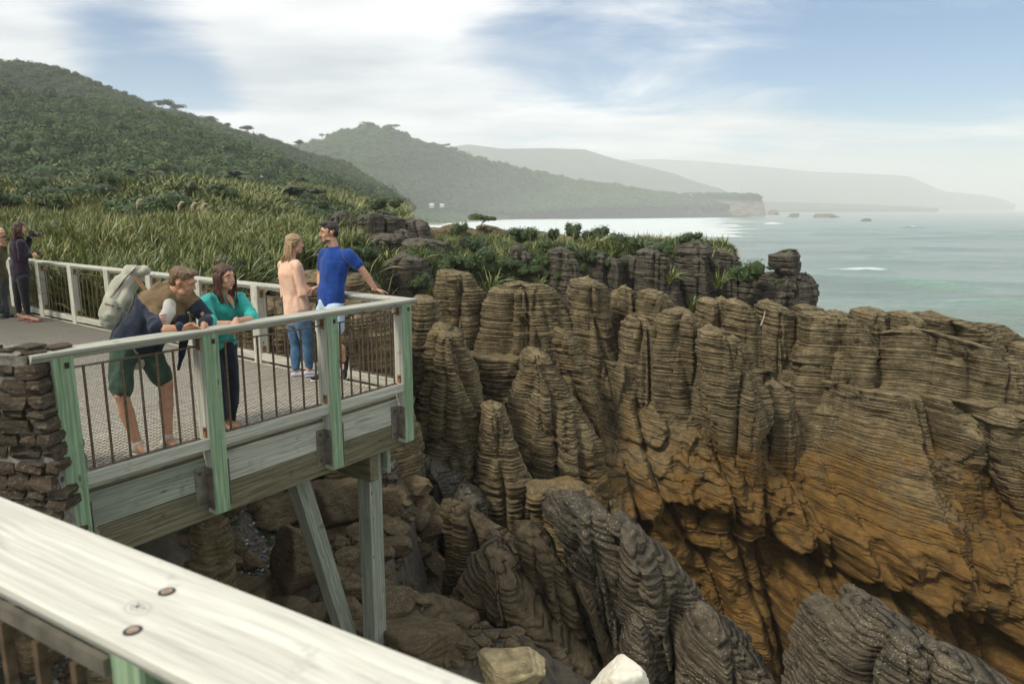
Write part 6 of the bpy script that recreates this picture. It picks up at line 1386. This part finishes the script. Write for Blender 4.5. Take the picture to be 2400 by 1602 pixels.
ts = [torso(pv, lerp(ch, nk, .0), lerp(ch, nk, .8), side, 1, False, .004), limb([pv + UP * .02, pv - UP * .09], [(.164, .122), (.168, .126)], side)]
link('t_shirt', fuse('t_shirt', sub(ts, base), .009, 3, .008, 17, 9), WT, man)
fr = (-D2 * .8 + D1 * .45 - UP * .3).normalized(); cc = LP(385, 748, .34)
sfr = link('shirt_front', fuse('shirt_front', sub([limb([LP(398, 702, .375), LP(396, 730, .335), LP(380, 758, .33), LP(366, 785, .36)], [(.052, .03), (.058, .034), (.06, .034), (.06, .03)], D1)], base), .007, 2, .005, 18, 10), WT, man)
m = MB()
for q in range(5):
    p3 = [x for x in (surf_hit(sfr, base, u, v, .001) for u, v in ((372 + 2 * q, 735 + 6 * q), (382, 732 + 6.5 * q), (393 - q, 729 + 7 * q))) if x]
    if len(p3) == 3: m.tube([x - base for x in p3], [.003, .006, .003], 6)
m.build('shirt_print', RED, man, True)
so = [limb([pv + UP * .04, pv - UP * .06], [(.168, .135), (.175, .14)], side), limb([hpR + UP * .02, lerp(hpR, knR, .5), lerp(hpR, knR, .90)], [.098, .094, .082], D1), limb([hpL + UP * .02, lerp(hpL, knL, .5), lerp(hpL, knL, .84)], [.098, .094, .082], D1)]
so += [limb([lerp(hpR, knR, .50) - D1 * .078, lerp(hpR, knR, .80) - D1 * .072], [(.022, .05), (.022, .05)], D1)]
link('shorts', fuse('shorts', sub(so, base), .009, 3, .013, 19, 9), GS, man)
CANV = clothmat('cream_canvas_shoe', (.55, .50, .42)); SOLE = solid('pale_rubber', (.62, .60, .54), .6)
shoe('shoe', anR - UP * .01, -D2 + D1 * .25, man, base, CANV, SOLE); shoe('shoe', anL - UP * .01, -D2 * .8 + D1 * .55, man, base, CANV, SOLE)
# backpack on his back
PK = clothmat('stone_canvas_pack', (.44, .43, .34)); PKB = clothmat('brown_strap_leather', (.20, .10, .04), rough=.6)
bb_ = LP(292, 700, .86); pk = empty('backpack', bb_); tag(pk, 'stone coloured canvas backpack with striped brown straps on the back of the man in navy', 'backpack')
pq = [limb([LP(262, 752, .84), LP(272, 715, .87), LP(290, 672, .88), LP(318, 640, .84)], [(.080, .10), (.096, .120), (.098, .115), (.085, .075)], D1), limb([LP(252, 740, .80), LP(258, 712, .82)], [(.06, .085), (.055, .07)], D1), limb([LP(300, 640, .86), LP(340, 634, .74)], [(.07, .07), (.05, .05)], D2)]
link('pack_bag', fuse('pack_bag', sub(pq, bb_), .009, 2, .020, 21, 8), PK, pk)
def ribbon(name, pts, wid, mat, parent, b0, sd):
    vs = []; fs = []
    for i, p in enumerate(pts):
        for s in (-1, 1):
            for h in (0, .004): vs.append(Vector(p) - b0 + Vector(sd) * s * wid / 2 - Vector((0, 0, 0)) + D2 * -h)
        if i:
            o = 4 * (i - 1); fs += [(o, o + 2, o + 6, o + 4), (o + 1, o + 5, o + 7, o + 3), (o, o + 4, o + 5, o + 1), (o + 2, o + 3, o + 7, o + 6)]
    return link(name, pymesh(name, vs, fs), mat, parent)
pbag = [o for o in pk.children if o.name.startswith('pack_bag')][0]
for wd, mt_, of in ((.062, PKB, .012), (.026, solid('dark_strap_centre', (.03, .03, .03), .8), .018), (.009, solid('grey_strap_line', (.40, .40, .36), .8), .023)):
    q_ = [surf_hit(pbag, bb_, u, v, of) for u, v in ((322, 628), (311, 636), (300, 647), (290, 659), (280, 672), (270, 686), (262, 697))]; q_ = [x for x in q_ if x]
    if len(q_) > 2: ribbon('striped_strap', q_, wd, mt_, pk, bb_, (D1 * .85 + UP * .6).normalized())
q_ = [x for x in (surf_hit(pbag, bb_, u, v, .003) for u, v in ((246, 712), (262, 716), (280, 722), (298, 726))) if x]
if len(q_) > 2: ribbon('pocket_seam', q_, .010, PKB, pk, bb_, UP)
link('shoulder_strap', fuse('shoulder_strap', sub([limb([LP(318, 650, .74), shR + UP * .075, LP(352, 735, .47)], [(.022, .010)] * 3, D1)], bb_), .007, 1), PKB, pk)
m = MB(); a_ = LP(320, 617, .80) - bb_; m.tube([a_ - D1 * .03, a_ + UP * .035, a_ + D1 * .03], .006, 6); m.build('top_loop', M['black'], pk)
# ---------------------------------------------------------------- woman in turquoise beside him
base = PM @ Vector((1.48, .42, 0)); wm = empty('person', base); tag(wm, 'brown haired woman in turquoise shirt and dark trousers, folded arms on the front rail', 'person')
hc = LP(527, 650, .36); nk = LP(523, 688, .43); ch = LP(518, 712, .47); pv = LP(512, 806, .60); shR, shL = LP(484, 704, .47), LP(560, 700, .42); elR, elL = LP(494, 762, .20), LP(592, 748, .20); wrR, wrL = LP(540, 757, .13), LP(552, 752, .09)
hpR, hpL = LP(492, 822, .58), LP(530, 822, .56); knR, knL = LP(512, 910, .46), LP(545, 905, .48); anR, anL = LP(524, 985, .44), LP(541, 990, .46)
ff = Vector((.86, -.48, -.06)).normalized(); A = frame_from(ff); side = (shR - shL).normalized(); k = .92
bp_ = head_parts(hc, A, .93, True) + [limb([nk, lerp(nk, hc, .6)], [.046, .046]), torso(pv, ch, nk, side, k, True), limb([shR, shL], [.046, .046]), arm(shR, elR, wrR, .82), arm(shL, elL, wrL, .82), leg(hpR, knR, anR, .9, -D2), leg(hpL, knL, anL, .9, -D2), limb([pv + (hpR - pv) * .6, pv + (hpL - pv) * .6], [.10, .10])]
bp_ += hand_parts(wrR, D1 * .95 - UP * .18, -D2 * .3 - UP * .9, -D2 * .8 + UP * .3, .86, .8) + hand_parts(wrL, -D1 * .55 - UP * .55 - D2 * .3, -UP * .6 - D2 * .0 - D1 * .2, D1 * .3 - UP * .3 - D2 * .6, .88, .45)
bp_ += [limb([q, q - UP * .045 - D2 * .07, q - UP * .06 - D2 * .14], [.030, .031, .024]) for q in (anR, anL)]
link('body', fuse('body', sub(bp_, base), .0058, 2), SK, wm); HB2 = hairmat('dark_brown_hair', (.075, .032, .018), (.17, .08, .045)); face_bits(wm, base, hc, A, .93, True, LIPM, HB2)
hr = [Hh(hc, A, (0, -.020, .052), (.080, .092, .068)), Hh(hc, A, (0, -.055, -.01), (.074, .052, .085)), Hh(hc, A, (.062, -.012, -.02), (.022, .042, .085)), Hh(hc, A, (-.064, -.005, -.02), (.020, .040, .085)), Hh(hc, A, (.058, .020, .05), (.022, .035, .035)), Hh(hc, A, (-.058, .020, .05), (.022, .035, .035))]
hr += [limb([hc + A @ Vector((-.066, -.01, -.06)), hc + A @ Vector((-.070, .01, -.14)), hc + A @ Vector((-.060, .035, -.21))], [(.030, .035), (.030, .032), (.012, .016)], A @ Vector((1, 0, 0))), limb([hc + A @ Vector((.060, -.02, -.07)), hc + A @ Vector((.062, -.01, -.14)), hc + A @ Vector((.056, .01, -.20))], [(.028, .035), (.030, .030), (.014, .018)], A @ Vector((1, 0, 0))), limb([hc + A @ Vector((0, -.07, -.04)), hc + A @ Vector((0, -.075, -.15))], [(.06, .035), (.055, .028)], A @ Vector((1, 0, 0)))]
link('hair', fuse('hair', sub(hr, base), .006, 1, .005, 5, 34), HB2, wm)
def flow_side(q, r):
    s, fwd_ = q; p0 = hc + A @ Vector((s * .055, fwd_, .07)); return [p0, hc + A @ Vector((s * .083, fwd_ - .004, .02)), hc + A @ Vector((s * .086, fwd_, -.06)), hc + A @ Vector((s * .080, fwd_ + .02, -.14)), hc + A @ Vector((s * .064, fwd_ + .04, -.20 - r.random() * .05))]
strands('hair_strands', [(s, -.03 + .07 * i / 9) for s in (-1, 1) for i in range(10)], flow_side, 5, .007, HB2, wm, base, 5, .007)
TQ = clothmat('turquoise_cotton', (.045, .42, .37)); DT = clothmat('dark_navy_trousers', (.018, .020, .032))
tq = [torso(pv + UP * .02, ch, lerp(nk, ch, .25), side, k, True, .024), limb([shR, lerp(shR, elR, .5), lerp(shR, elR, .96)], [.062, .063, .058]), limb([shL, lerp(shL, elL, .5), lerp(shL, elL, .96)], [.062, .063, .058]), limb([shR, shL], [.056, .056])]
link('shirt', fuse('shirt', sub(tq, base), .008, 3, .015, 31, 9), TQ, wm)
for s_, e_ in ((shR, elR), (shL, elL)): link('rolled_cuff', fuse('rolled_cuff', sub([limb([lerp(s_, e_, .84), lerp(s_, e_, .97)], [.062, .060])], base), .007, 1, .004, 33, 14), TQ, wm)
fwdv = (-D2 + D1 * .3).normalized()
for s_ in (-1, 1):
    c0 = nk + fwdv * .045 - UP * .005; m = MB(); m.add(*limb([c0 + side * s_ * .05 + UP * .02, c0 + side * s_ * .035 - UP * .03, c0 + side * s_ * .012 - UP * .055 + fwdv * .02], [(.018, .006), (.022, .006), (.006, .004)], fwdv, 8)); m.v = [q - base for q in m.v]; m.build('collar', TQ, wm, True)
    cp_ = lerp(ch, pv, .22) + fwdv * .128 * k + side * s_ * .075; m = MB(); m.box((0, 0, 0), (.078, .010, .07)); o = m.build('chest_pocket', TQ, wm); o.matrix_local = Matrix.Translation(cp_ - base) @ frame_from(fwdv).to_4x4()
m = MB()
c0 = nk + fwdv * .055 - UP * .05; m.add(*limb([nk + fwdv * .05 - UP * .01, c0 + fwdv * .03 - UP * .02, c0 + fwdv * .05 - UP * .07], [(.036, .012), (.022, .012), (.004, .006)], side, 8)); m.v = [q - base for q in m.v]; m.build('open_neck', SK, wm, True)
for i in range(3): m = MB(); m.add(*sphere_part(lerp(ch, pv, .18 + .16 * i) + fwdv * (.136 * k) - base, (.006, .006, .006), None, 1)); m.build('button', M['galv'], wm)
tr = [limb([pv + UP * .03, pv - UP * .06], [(.160, .125), (.165, .130)], side), limb([hpR, lerp(hpR, knR, .5), knR, lerp(knR, anR, .4), anR + UP * .02], [.094, .086, .064, .062, .046]), limb([hpL, lerp(hpL, knL, .5), knL, lerp(knL, anL, .4), anL + UP * .02], [.094, .086, .064, .062, .046])]
link('trousers', fuse('trousers', sub(tr, base), .009, 3, .006, 35, 10), DT, wm)
FLAT = solid('tan_leather_shoe', (.22, .12, .06), .5)
for q in (anR, anL): shoe('shoe', q, -D2 + D1 * .3, wm, base, FLAT, PKB, .9, low=True)
# ---------------------------------------------------------------- blonde woman at the back rail
base = atz(705, 880, 0); bw = empty('person', base); tag(bw, 'blonde woman in a peach blouse and blue jeans near the platform corner', 'person')
Yb = base.y; PB = lambda u, v, dy=0: at(u, v, Yb + dy)
fw = Vector((.86, .50, 0)).normalized(); rt_ = Vector((fw.y, -fw.x, 0))
hc = PB(691, 572, .02); nk = PB(682, 608); ch = PB(680, 640); pv = PB(697, 735, .02); shR = PB(698, 622, -.14); shL = PB(664, 618, .14); elR = PB(712, 688, -.10); elL = PB(668, 690, .18); wrR = PB(733, 679, -.06); wrL = PB(722, 684, .16)
hpR = PB(708, 752, -.09); hpL = PB(690, 750, .09); knR = PB(722, 810, -.06); knL = PB(694, 810, .10); anR = PB(724, 868, -.02); anL = PB(694, 872, .02)
A = frame_from(Vector((.93, .30, -.05))); side = (shR - shL).normalized(); k = .90
bp_ = head_parts(hc, A, .92, True) + [limb([nk, lerp(nk, hc, .6)], [.045, .045]), torso(pv, ch, nk, side, k, True), limb([shR, shL], [.046, .046]), arm(shR, elR, wrR, .8), arm(shL, elL, wrL, .8), leg(hpR, knR, anR, .88, fw), leg(hpL, knL, anL, .88, fw)]
bp_ += hand_parts(wrR, Vector((.95, .1, .1)), (0, 0, 1), fw, .85, .5) + hand_parts(wrL, Vector((.95, -.1, .1)), (0, 0, 1), -rt_, .85, .5) + [limb([q, q - UP * .045 + fw * .07, q - UP * .06 + fw * .13], [.029, .030, .023]) for q in (anR, anL)]
link('body', fuse('body', sub(bp_, base), .0062, 2), SKF, bw); HB3 = hairmat('honey_blonde_hair', (.36, .235, .12), (.60, .44, .26)); face_bits(bw, base, hc, A, .92, True, LIPM, HB3)
hr = [Hh(hc, A, (0, -.018, .052), (.080, .092, .068)), Hh(hc, A, (0, -.058, .0), (.076, .052, .085)), Hh(hc, A, (-.060, .002, .03), (.020, .045, .045)), Hh(hc, A, (.060, .002, .03), (.020, .045, .045)), limb([hc + A @ Vector((0, -.07, -.05)), hc + A @ Vector((0, -.085, -.14)), hc + A @ Vector((0, -.085, -.24))], [(.082, .040), (.088, .040), (.05, .022)], A @ Vector((1, 0, 0)))]
link('hair', fuse('hair', sub(hr, base), .006, 1, .008, 6, 26), HB3, bw)
def flow_bl(q, r):
    a = q; s = math.sin(a); c = math.cos(a); w1 = r.uniform(.0, .03)
    return [hc + A @ Vector((s * .07, -.03 - c * .06, .05)), hc + A @ Vector((s * .088, -.035 - c * .072, -.02)), hc + A @ Vector((s * (.095 + w1), -.03 - c * .085, -.10)), hc + A @ Vector((s * .085, -.035 - c * (.088 + w1), -.18)), hc + A @ Vector((s * (.075 + w1), -.03 - c * .085, -.25 - r.random() * .06))]
strands('hair_waves', [(-1.5 + 3.0 * i / 33) for i in range(34)], flow_bl, 5, .010, HB3, bw, base, 7, .012)
m = MB(); tw = [hc + A @ Vector((.084, .02, .035)), hc + A @ Vector((.078, -.045, .015)), hc + A @ Vector((.03, -.108, .008)), hc + A @ Vector((-.03, -.108, .008)), hc + A @ Vector((-.078, -.045, .015)), hc + A @ Vector((-.084, .02, .035))]; m.tube([p_ - base for p_ in tw], .011, 7); m.build('twisted_band_of_hair', HB3, bw, True)
PE = clothmat('peach_blouse_cloth', (.78, .50, .36), .88); JE = clothmat('washed_denim', (.075, .16, .28), .6)
bl = [torso(pv + UP * .06, ch, lerp(nk, ch, .2), side, k, True, .035), limb([pv + UP * .14, pv + UP * .02, pv - UP * .05 - fw * .03], [(.165, .140), (.175, .150), (.150, .135)], side), limb([shR, lerp(shR, elR, .5), elR, lerp(elR, wrR, .55)], [.062, .064, .066, .062]), limb([shL, lerp(shL, elL, .5), elL, lerp(elL, wrL, .55)], [.062, .064, .066, .062]), limb([shR, shL], [.056, .056])]
link('blouse', fuse('blouse', sub(bl, base), .009, 3, .014, 41, 8), PE, bw)
tr = [limb([pv + UP * .0, pv - UP * .07], [(.150, .118), (.155, .125)], side), limb([hpR, lerp(hpR, knR, .5), knR, lerp(knR, anR, .4), anR + UP * .05], [.094, .086, .068, .066, .048]), limb([hpL, lerp(hpL, knL, .5), knL, lerp(knL, anL, .4), anL + UP * .05], [.094, .086, .068, .066, .048])]
link('jeans', fuse('jeans', sub(tr, base), .009, 3, .008, 43, 11), JE, bw)
BAL = solid('pale_lilac_shoe', (.45, .45, .55), .5)
for q in (anR, anL): shoe('shoe', q - UP * .005, fw * .9 + rt_ * .25, bw, base, BAL, BAL, .88, low=True)
# ---------------------------------------------------------------- man in blue
base = atz(778, 892, 0); bm_ = empty('person', base); tag(bm_, 'man in royal blue t shirt and pale blue shorts, one hand on the back rail', 'person')
Yb = base.y; PB = lambda u, v, dy=0: at(u, v, Yb + dy)
fw = Vector((-.80, -.60, 0)).normalized(); lf = Vector((.60, -.80, 0))
hc = PB(771, 546, .0); nk = PB(783, 582, .02); ch = PB(784, 612, .02); pv = PB(776, 706, 0); shL = PB(818, 598, -.10); shR = PB(760, 596, .14); elL = PB(850, 634, -.06); wrL = PB(880, 678, .02); elR = PB(752, 640, .22); wrR = PB(748, 672, .12)
hpL = PB(784, 724, -.09); hpR = PB(762, 722, .10); knR = PB(762, 806, .10); anR = PB(768, 872, .12); knL = PB(786, 800, -.16); anL = PB(806, 846, .06)
A = frame_from(Vector((-.86, -.42, -.06))); side = (shL - shR).normalized(); k = 1.0
hdL = (wrL - elL).normalized()
bp_ = head_parts(hc, A, 1.0) + [limb([nk, lerp(nk, hc, .6)], [.058, .056]), torso(pv, ch, nk, side), limb([shR, shL], [.055, .055]), arm(shR, elR, wrR), arm(shL, elL, wrL), leg(hpR, knR, anR, .98, fw), leg(hpL, knL, anL, .98, fw)]
bp_ += hand_parts(wrL, Vector((.75, .35, -.22)), (0, 0, -1), Vector((-.4, -.8, 0)), 1.0, .22, .25) + hand_parts(wrR, Vector((-.9, .05, -.15)), (0, 0, -1), fw, .98, .5) + [limb([anR, anR - UP * .045 + fw * .08, anR - UP * .065 + fw * .15], [.034, .035, .028]), limb([anL, anL - UP * .08 + lf * .02, anL - UP * .15], [.034, .034, .028])]
link('body', fuse('body', sub(bp_, base), .0062, 2), SK, bm_); HB4 = hairmat('near_black_hair', (.028, .018, .014), (.06, .042, .034)); face_bits(bm_, base, hc, A, 1, False, LIPP, HB4)
hr = [Hh(hc, A, (0, -.020, .060), (.080, .094, .068)), Hh(hc, A, (0, .040, .104), (.058, .048, .028)), Hh(hc, A, (0, -.062, .016), (.072, .046, .070)), Hh(hc, A, (.066, .008, .024), (.007, .012, .022)), Hh(hc, A, (-.066, .008, .024), (.007, .012, .022)), Hh(hc, A, (0, .070, .106), (.044, .026, .020))]
link('hair', fuse('hair', sub(hr, base), .006, 1, .005, 8, 40), HB4, bm_)
bd = [Hh(hc, A, (0, .062, -.091), (.030, .025, .019)), Hh(hc, A, (.041, .028, -.074), (.020, .036, .020)), Hh(hc, A, (-.041, .028, -.074), (.020, .036, .020)), limb([hc + A @ Vector((-.022, .082, -.042)), hc + A @ Vector((0, .095, -.040)), hc + A @ Vector((.022, .082, -.042))], [.0045, .005, .0045])]
link('beard', fuse('beard', sub(bd, base), .004, 1, .002, 9, 60), hairmat('short_stubble', (.11, .065, .045), (.16, .10, .07)), bm_)
BT = clothmat('royal_blue_jersey', (.018, .065, .30), .62); PS = clothmat('pale_blue_cotton', (.50, .62, .78), .9)
tb_ = [torso(pv + UP * .03, ch, lerp(nk, ch, .12), side, 1, False, .022), limb([pv + UP * .12, pv + UP * .00], [(.172, .130), (.178, .138)], side), limb([shR, lerp(shR, elR, .45), lerp(shR, elR, .72)], [.062, .061, .061]), limb([shL, lerp(shL, elL, .45), lerp(shL, elL, .66)], [.066, .063, .063]), limb([shR, shL], [.070, .070])]
link('t_shirt', fuse('t_shirt', sub(tb_, base), .009, 3, .010, 51, 7), BT, bm_)
so = [limb([pv + UP * .01, pv - UP * .06], [(.165, .132), (.172, .138)], side), limb([hpR, lerp(hpR, knR, .4), lerp(hpR, knR, .62)], [.100, .104, .106]), limb([hpL, lerp(hpL, knL, .35), lerp(hpL, knL, .58)], [.104, .108, .110])]
link('shorts', fuse('shorts', sub(so, base), .009, 3, .010, 53, 9), PS, bm_)
BK_ = clothmat('black_canvas_shoe', (.02, .022, .026)); shoe('shoe', anR - UP * .01, fw, bm_, base, BK_, SOLE); shoe('shoe', anL + UP * .01, Vector((-.12, -.25, -1)), bm_, base, BK_, SOLE, 1.0, up=Vector((-.9, -.45, .2)))
m = MB(); a_ = lerp(elR, wrR, .88) - base; m.tube([a_, a_ + (wrR - elR).normalized() * .018], .032, 12); m.build('wrist_band', M['black'], bm_)
# ---------------------------------------------------------------- woman with camera, far left
base = atz(60, 752, 0); lw = empty('person', base); tag(lw, 'woman in dark purple fleece and black leggings holding a camera, far left', 'person')
Yb = base.y; PB = lambda u, v, dy=0: at(u, v, Yb + dy); fw = Vector((.95, .28, 0)); rt_ = Vector((.28, -.95, 0))
hc = PB(46, 535); nk = PB(42, 560); ch = PB(44, 580); pv = PB(48, 640); shR = PB(50, 570, -.18); shL = PB(38, 568, .18); elR = PB(48, 604, -.22); wrR = PB(74, 598, -.14); elL = PB(64, 578, .20); wrL = PB(70, 556, .12)
hpR = PB(54, 652, -.1); hpL = PB(42, 652, .1); knR = PB(58, 695, -.08); knL = PB(42, 695, .10); anR = PB(66, 742, -.06); anL = PB(45, 738, .12)
A = frame_from(Vector((.94, .3, -.05))); side = (shR - shL).normalized()
bp_ = head_parts(hc, A, .95, True) + [limb([nk, lerp(nk, hc, .6)], [.048, .048]), torso(pv, ch, nk, side, .95, True), limb([shR, shL], [.048, .048]), arm(shR, elR, wrR, .85), arm(shL, elL, wrL, .85), leg(hpR, knR, anR, .92, fw), leg(hpL, knL, anL, .92, fw)] + hand_parts(wrR, fw, -rt_, UP, .9, .6) + hand_parts(wrL, fw + UP * .3, rt_, UP, .9, .6) + [limb([q, q - UP * .045 + fw * .08, q - UP * .06 + fw * .15], [.030, .034, .028]) for q in (anR, anL)]
link('body', fuse('body', sub(bp_, base), .009, 2), SK, lw); HB5 = hairmat('auburn_brown_hair', (.055, .022, .012), (.11, .05, .03)); face_bits(lw, base, hc, A, .95, True, LIPM, HB5)
link('hair', fuse('hair', sub([Hh(hc, A, (0, -.015, .045), (.085, .095, .075)), Hh(hc, A, (0, -.05, -.02), (.088, .06, .10)), Hh(hc, A, (.068, .01, -.03), (.022, .05, .10)), Hh(hc, A, (-.068, .01, -.03), (.022, .05, .10)), limb([hc + A @ Vector((0, -.06, -.06)), hc + A @ Vector((0, -.07, -.20))], [(.09, .05), (.085, .035)], A @ Vector((1, 0, 0)))], base), .009, 1, .008, 61, 22), HB5, lw)
PU = clothmat('plum_fleece', (.022, .013, .027)); BL = clothmat('black_leggings', (.012, .013, .016))
link('fleece', fuse('fleece', sub([torso(pv + UP * .0, ch, nk, side, .97, True, .032), limb([pv + UP * .12, pv - UP * .03], [(.165, .145), (.175, .15)], side), limb([shR, lerp(shR, elR, .5), elR, lerp(elR, wrR, .9)], [.066, .066, .06, .045]), limb([shL, lerp(shL, elL, .5), elL, lerp(elL, wrL, .9)], [.066, .066, .06, .045]), limb([shR, shL], [.06, .06])], base), .011, 3, .010, 62, 8), PU, lw)
link('leggings', fuse('leggings', sub([limb([pv, pv - UP * .07], [(.16, .13), (.16, .13)], side), limb([hpR, lerp(hpR, knR, .5), knR, lerp(knR, anR, .4), anR + UP * .05], [.096, .088, .064, .064, .044]), limb([hpL, lerp(hpL, knL, .5), knL, lerp(knL, anL, .4), anL + UP * .05], [.096, .088, .064, .064, .044])], base), .011, 3), BL, lw)
FF = solid('red_brown_sandal', (.24, .07, .05), .6)
for q in (anR, anL):
    h_ = q - base - UP * .078; m = MB(); m.add(*limb([h_ - fw * .05, h_ + fw * .06, h_ + fw * .16, h_ + fw * .20], [(.034, .010), (.034, .010), (.042, .010), (.034, .009)], rt_)); s_ = m.build('sandal', FF, lw, True); m = MB(); m.tube([h_ + fw * .08 + rt_ * .04 + UP * .01, h_ + fw * .13 + UP * .045, h_ + fw * .08 - rt_ * .04 + UP * .01], .007, 6); m.build('sandal_strap', FF, s_)
def camera_thing(p, d, label, s=1.0):
    r_ = empty('camera', p); tag(r_, label, 'camera'); Mx = frame_from(d).to_4x4(); m = MB(); m.box((0, 0, 0), (.13 * s, .06 * s, .085 * s), Mx); m.box((0, 0, .052 * s), (.05 * s, .05 * s, .03 * s), Mx); m.build('camera_body', M['black'], r_)
    m = MB(); m.tube([Mx @ Vector((0, .02 * s, -.004)), Mx @ Vector((0, .11 * s, -.004))], [.034 * s, .038 * s], 12); m.build('lens', M['black'], r_); m = MB(); m.tube([Mx @ Vector((0, .085 * s, -.004)), Mx @ Vector((0, .092 * s, -.004))], .040 * s, 12); m.build('lens_ring', M['galv'], r_)
camera_thing(PB(75, 549, .08), fw, 'black camera raised in the left hand of the woman in the purple fleece')
m = MB(); q = wrR + fw * .10 + UP * .03; m.box((0, 0, 0), (.075, .012, .07)); o = m.build('lens_cap', M['black'], None); o.location = q; tag(o, 'small black lens cap held out in the right hand of the woman in purple', 'lens cap')
# ---------------------------------------------------------------- grey haired man at the left edge
base = atz(8, 742, 0); om = empty('person', base); tag(om, 'grey haired man in olive jacket and grey trousers at the left edge', 'person')
Yb = base.y; PB = lambda u, v, dy=0: at(u, v, Yb + dy); fw = Vector((.9, -.4, 0)).normalized(); rt_ = Vector((fw.y, -fw.x, 0))
hc = PB(0, 548); nk = PB(-8, 572); ch = PB(-8, 595); pv = PB(-4, 645); shR = PB(-14, 580, -.18); shL = PB(2, 580, .18); elR = PB(-4, 608, -.22); elL = PB(10, 606, .14); wrR = PB(4, 572, -.14); wrL = PB(10, 574, .04)
hpR = PB(-10, 655, -.1); hpL = PB(6, 655, .1); knR = PB(-8, 695, -.1); knL = PB(8, 695, .08); anR = PB(-8, 732, -.1); anL = PB(12, 732, .06)
A = frame_from(fw - UP * .1); side = (shR - shL).normalized()
bp_ = head_parts(hc, A, 1.0) + [limb([nk, lerp(nk, hc, .6)], [.056, .055]), torso(pv, ch, nk, side), limb([shR, shL], [.054, .054]), arm(shR, elR, wrR), arm(shL, elL, wrL), leg(hpR, knR, anR, 1, fw), leg(hpL, knL, anL, 1, fw)] + hand_parts(wrR, fw * .5 + UP, fw, -rt_, 1, .7) + hand_parts(wrL, fw * .5 + UP, fw, rt_, 1, .7)
link('body', fuse('body', sub(bp_, base), .009, 2), SK, om); HB6 = hairmat('grey_hair', (.32, .31, .30), (.5, .5, .48)); face_bits(om, base, hc, A, 1, False, LIPP, HB6)
link('hair', fuse('hair', sub([Hh(hc, A, (0, -.028, .055), (.080, .088, .066)), Hh(hc, A, (0, -.062, .012), (.074, .046, .068))], base), .009, 1, .005, 71, 36), HB6, om)
OL = clothmat('olive_jacket_cloth', (.085, .075, .035)); GT = clothmat('grey_trouser_cloth', (.085, .09, .10))
link('jacket', fuse('jacket', sub([torso(pv, ch, nk, side, 1, False, .032), limb([pv + UP * .1, pv - UP * .06], [(.175, .15), (.18, .15)], side), limb([shR, lerp(shR, elR, .5), elR, lerp(elR, wrR, .85)], [.072, .068, .062, .045]), limb([shL, lerp(shL, elL, .5), elL, lerp(elL, wrL, .85)], [.072, .068, .062, .045]), limb([shR, shL], [.066, .066])], base), .011, 3, .011, 72, 8), OL, om)
link('trousers', fuse('trousers', sub([limb([pv, pv - UP * .07], [(.165, .135), (.165, .135)], side), limb([hpR, lerp(hpR, knR, .5), knR, anR + UP * .0], [.10, .09, .075, .072]), limb([hpL, lerp(hpL, knL, .5), knL, anL + UP * .0], [.10, .09, .075, .072])], base), .011, 3, .010, 73, 9), GT, om)
for q in (anR, anL): shoe('shoe', q, fw, om, base, M['black'], M['black'])
camera_thing(PB(12, 560, -.04), fw, 'small black camera held up by the grey haired man at the left edge', .8)
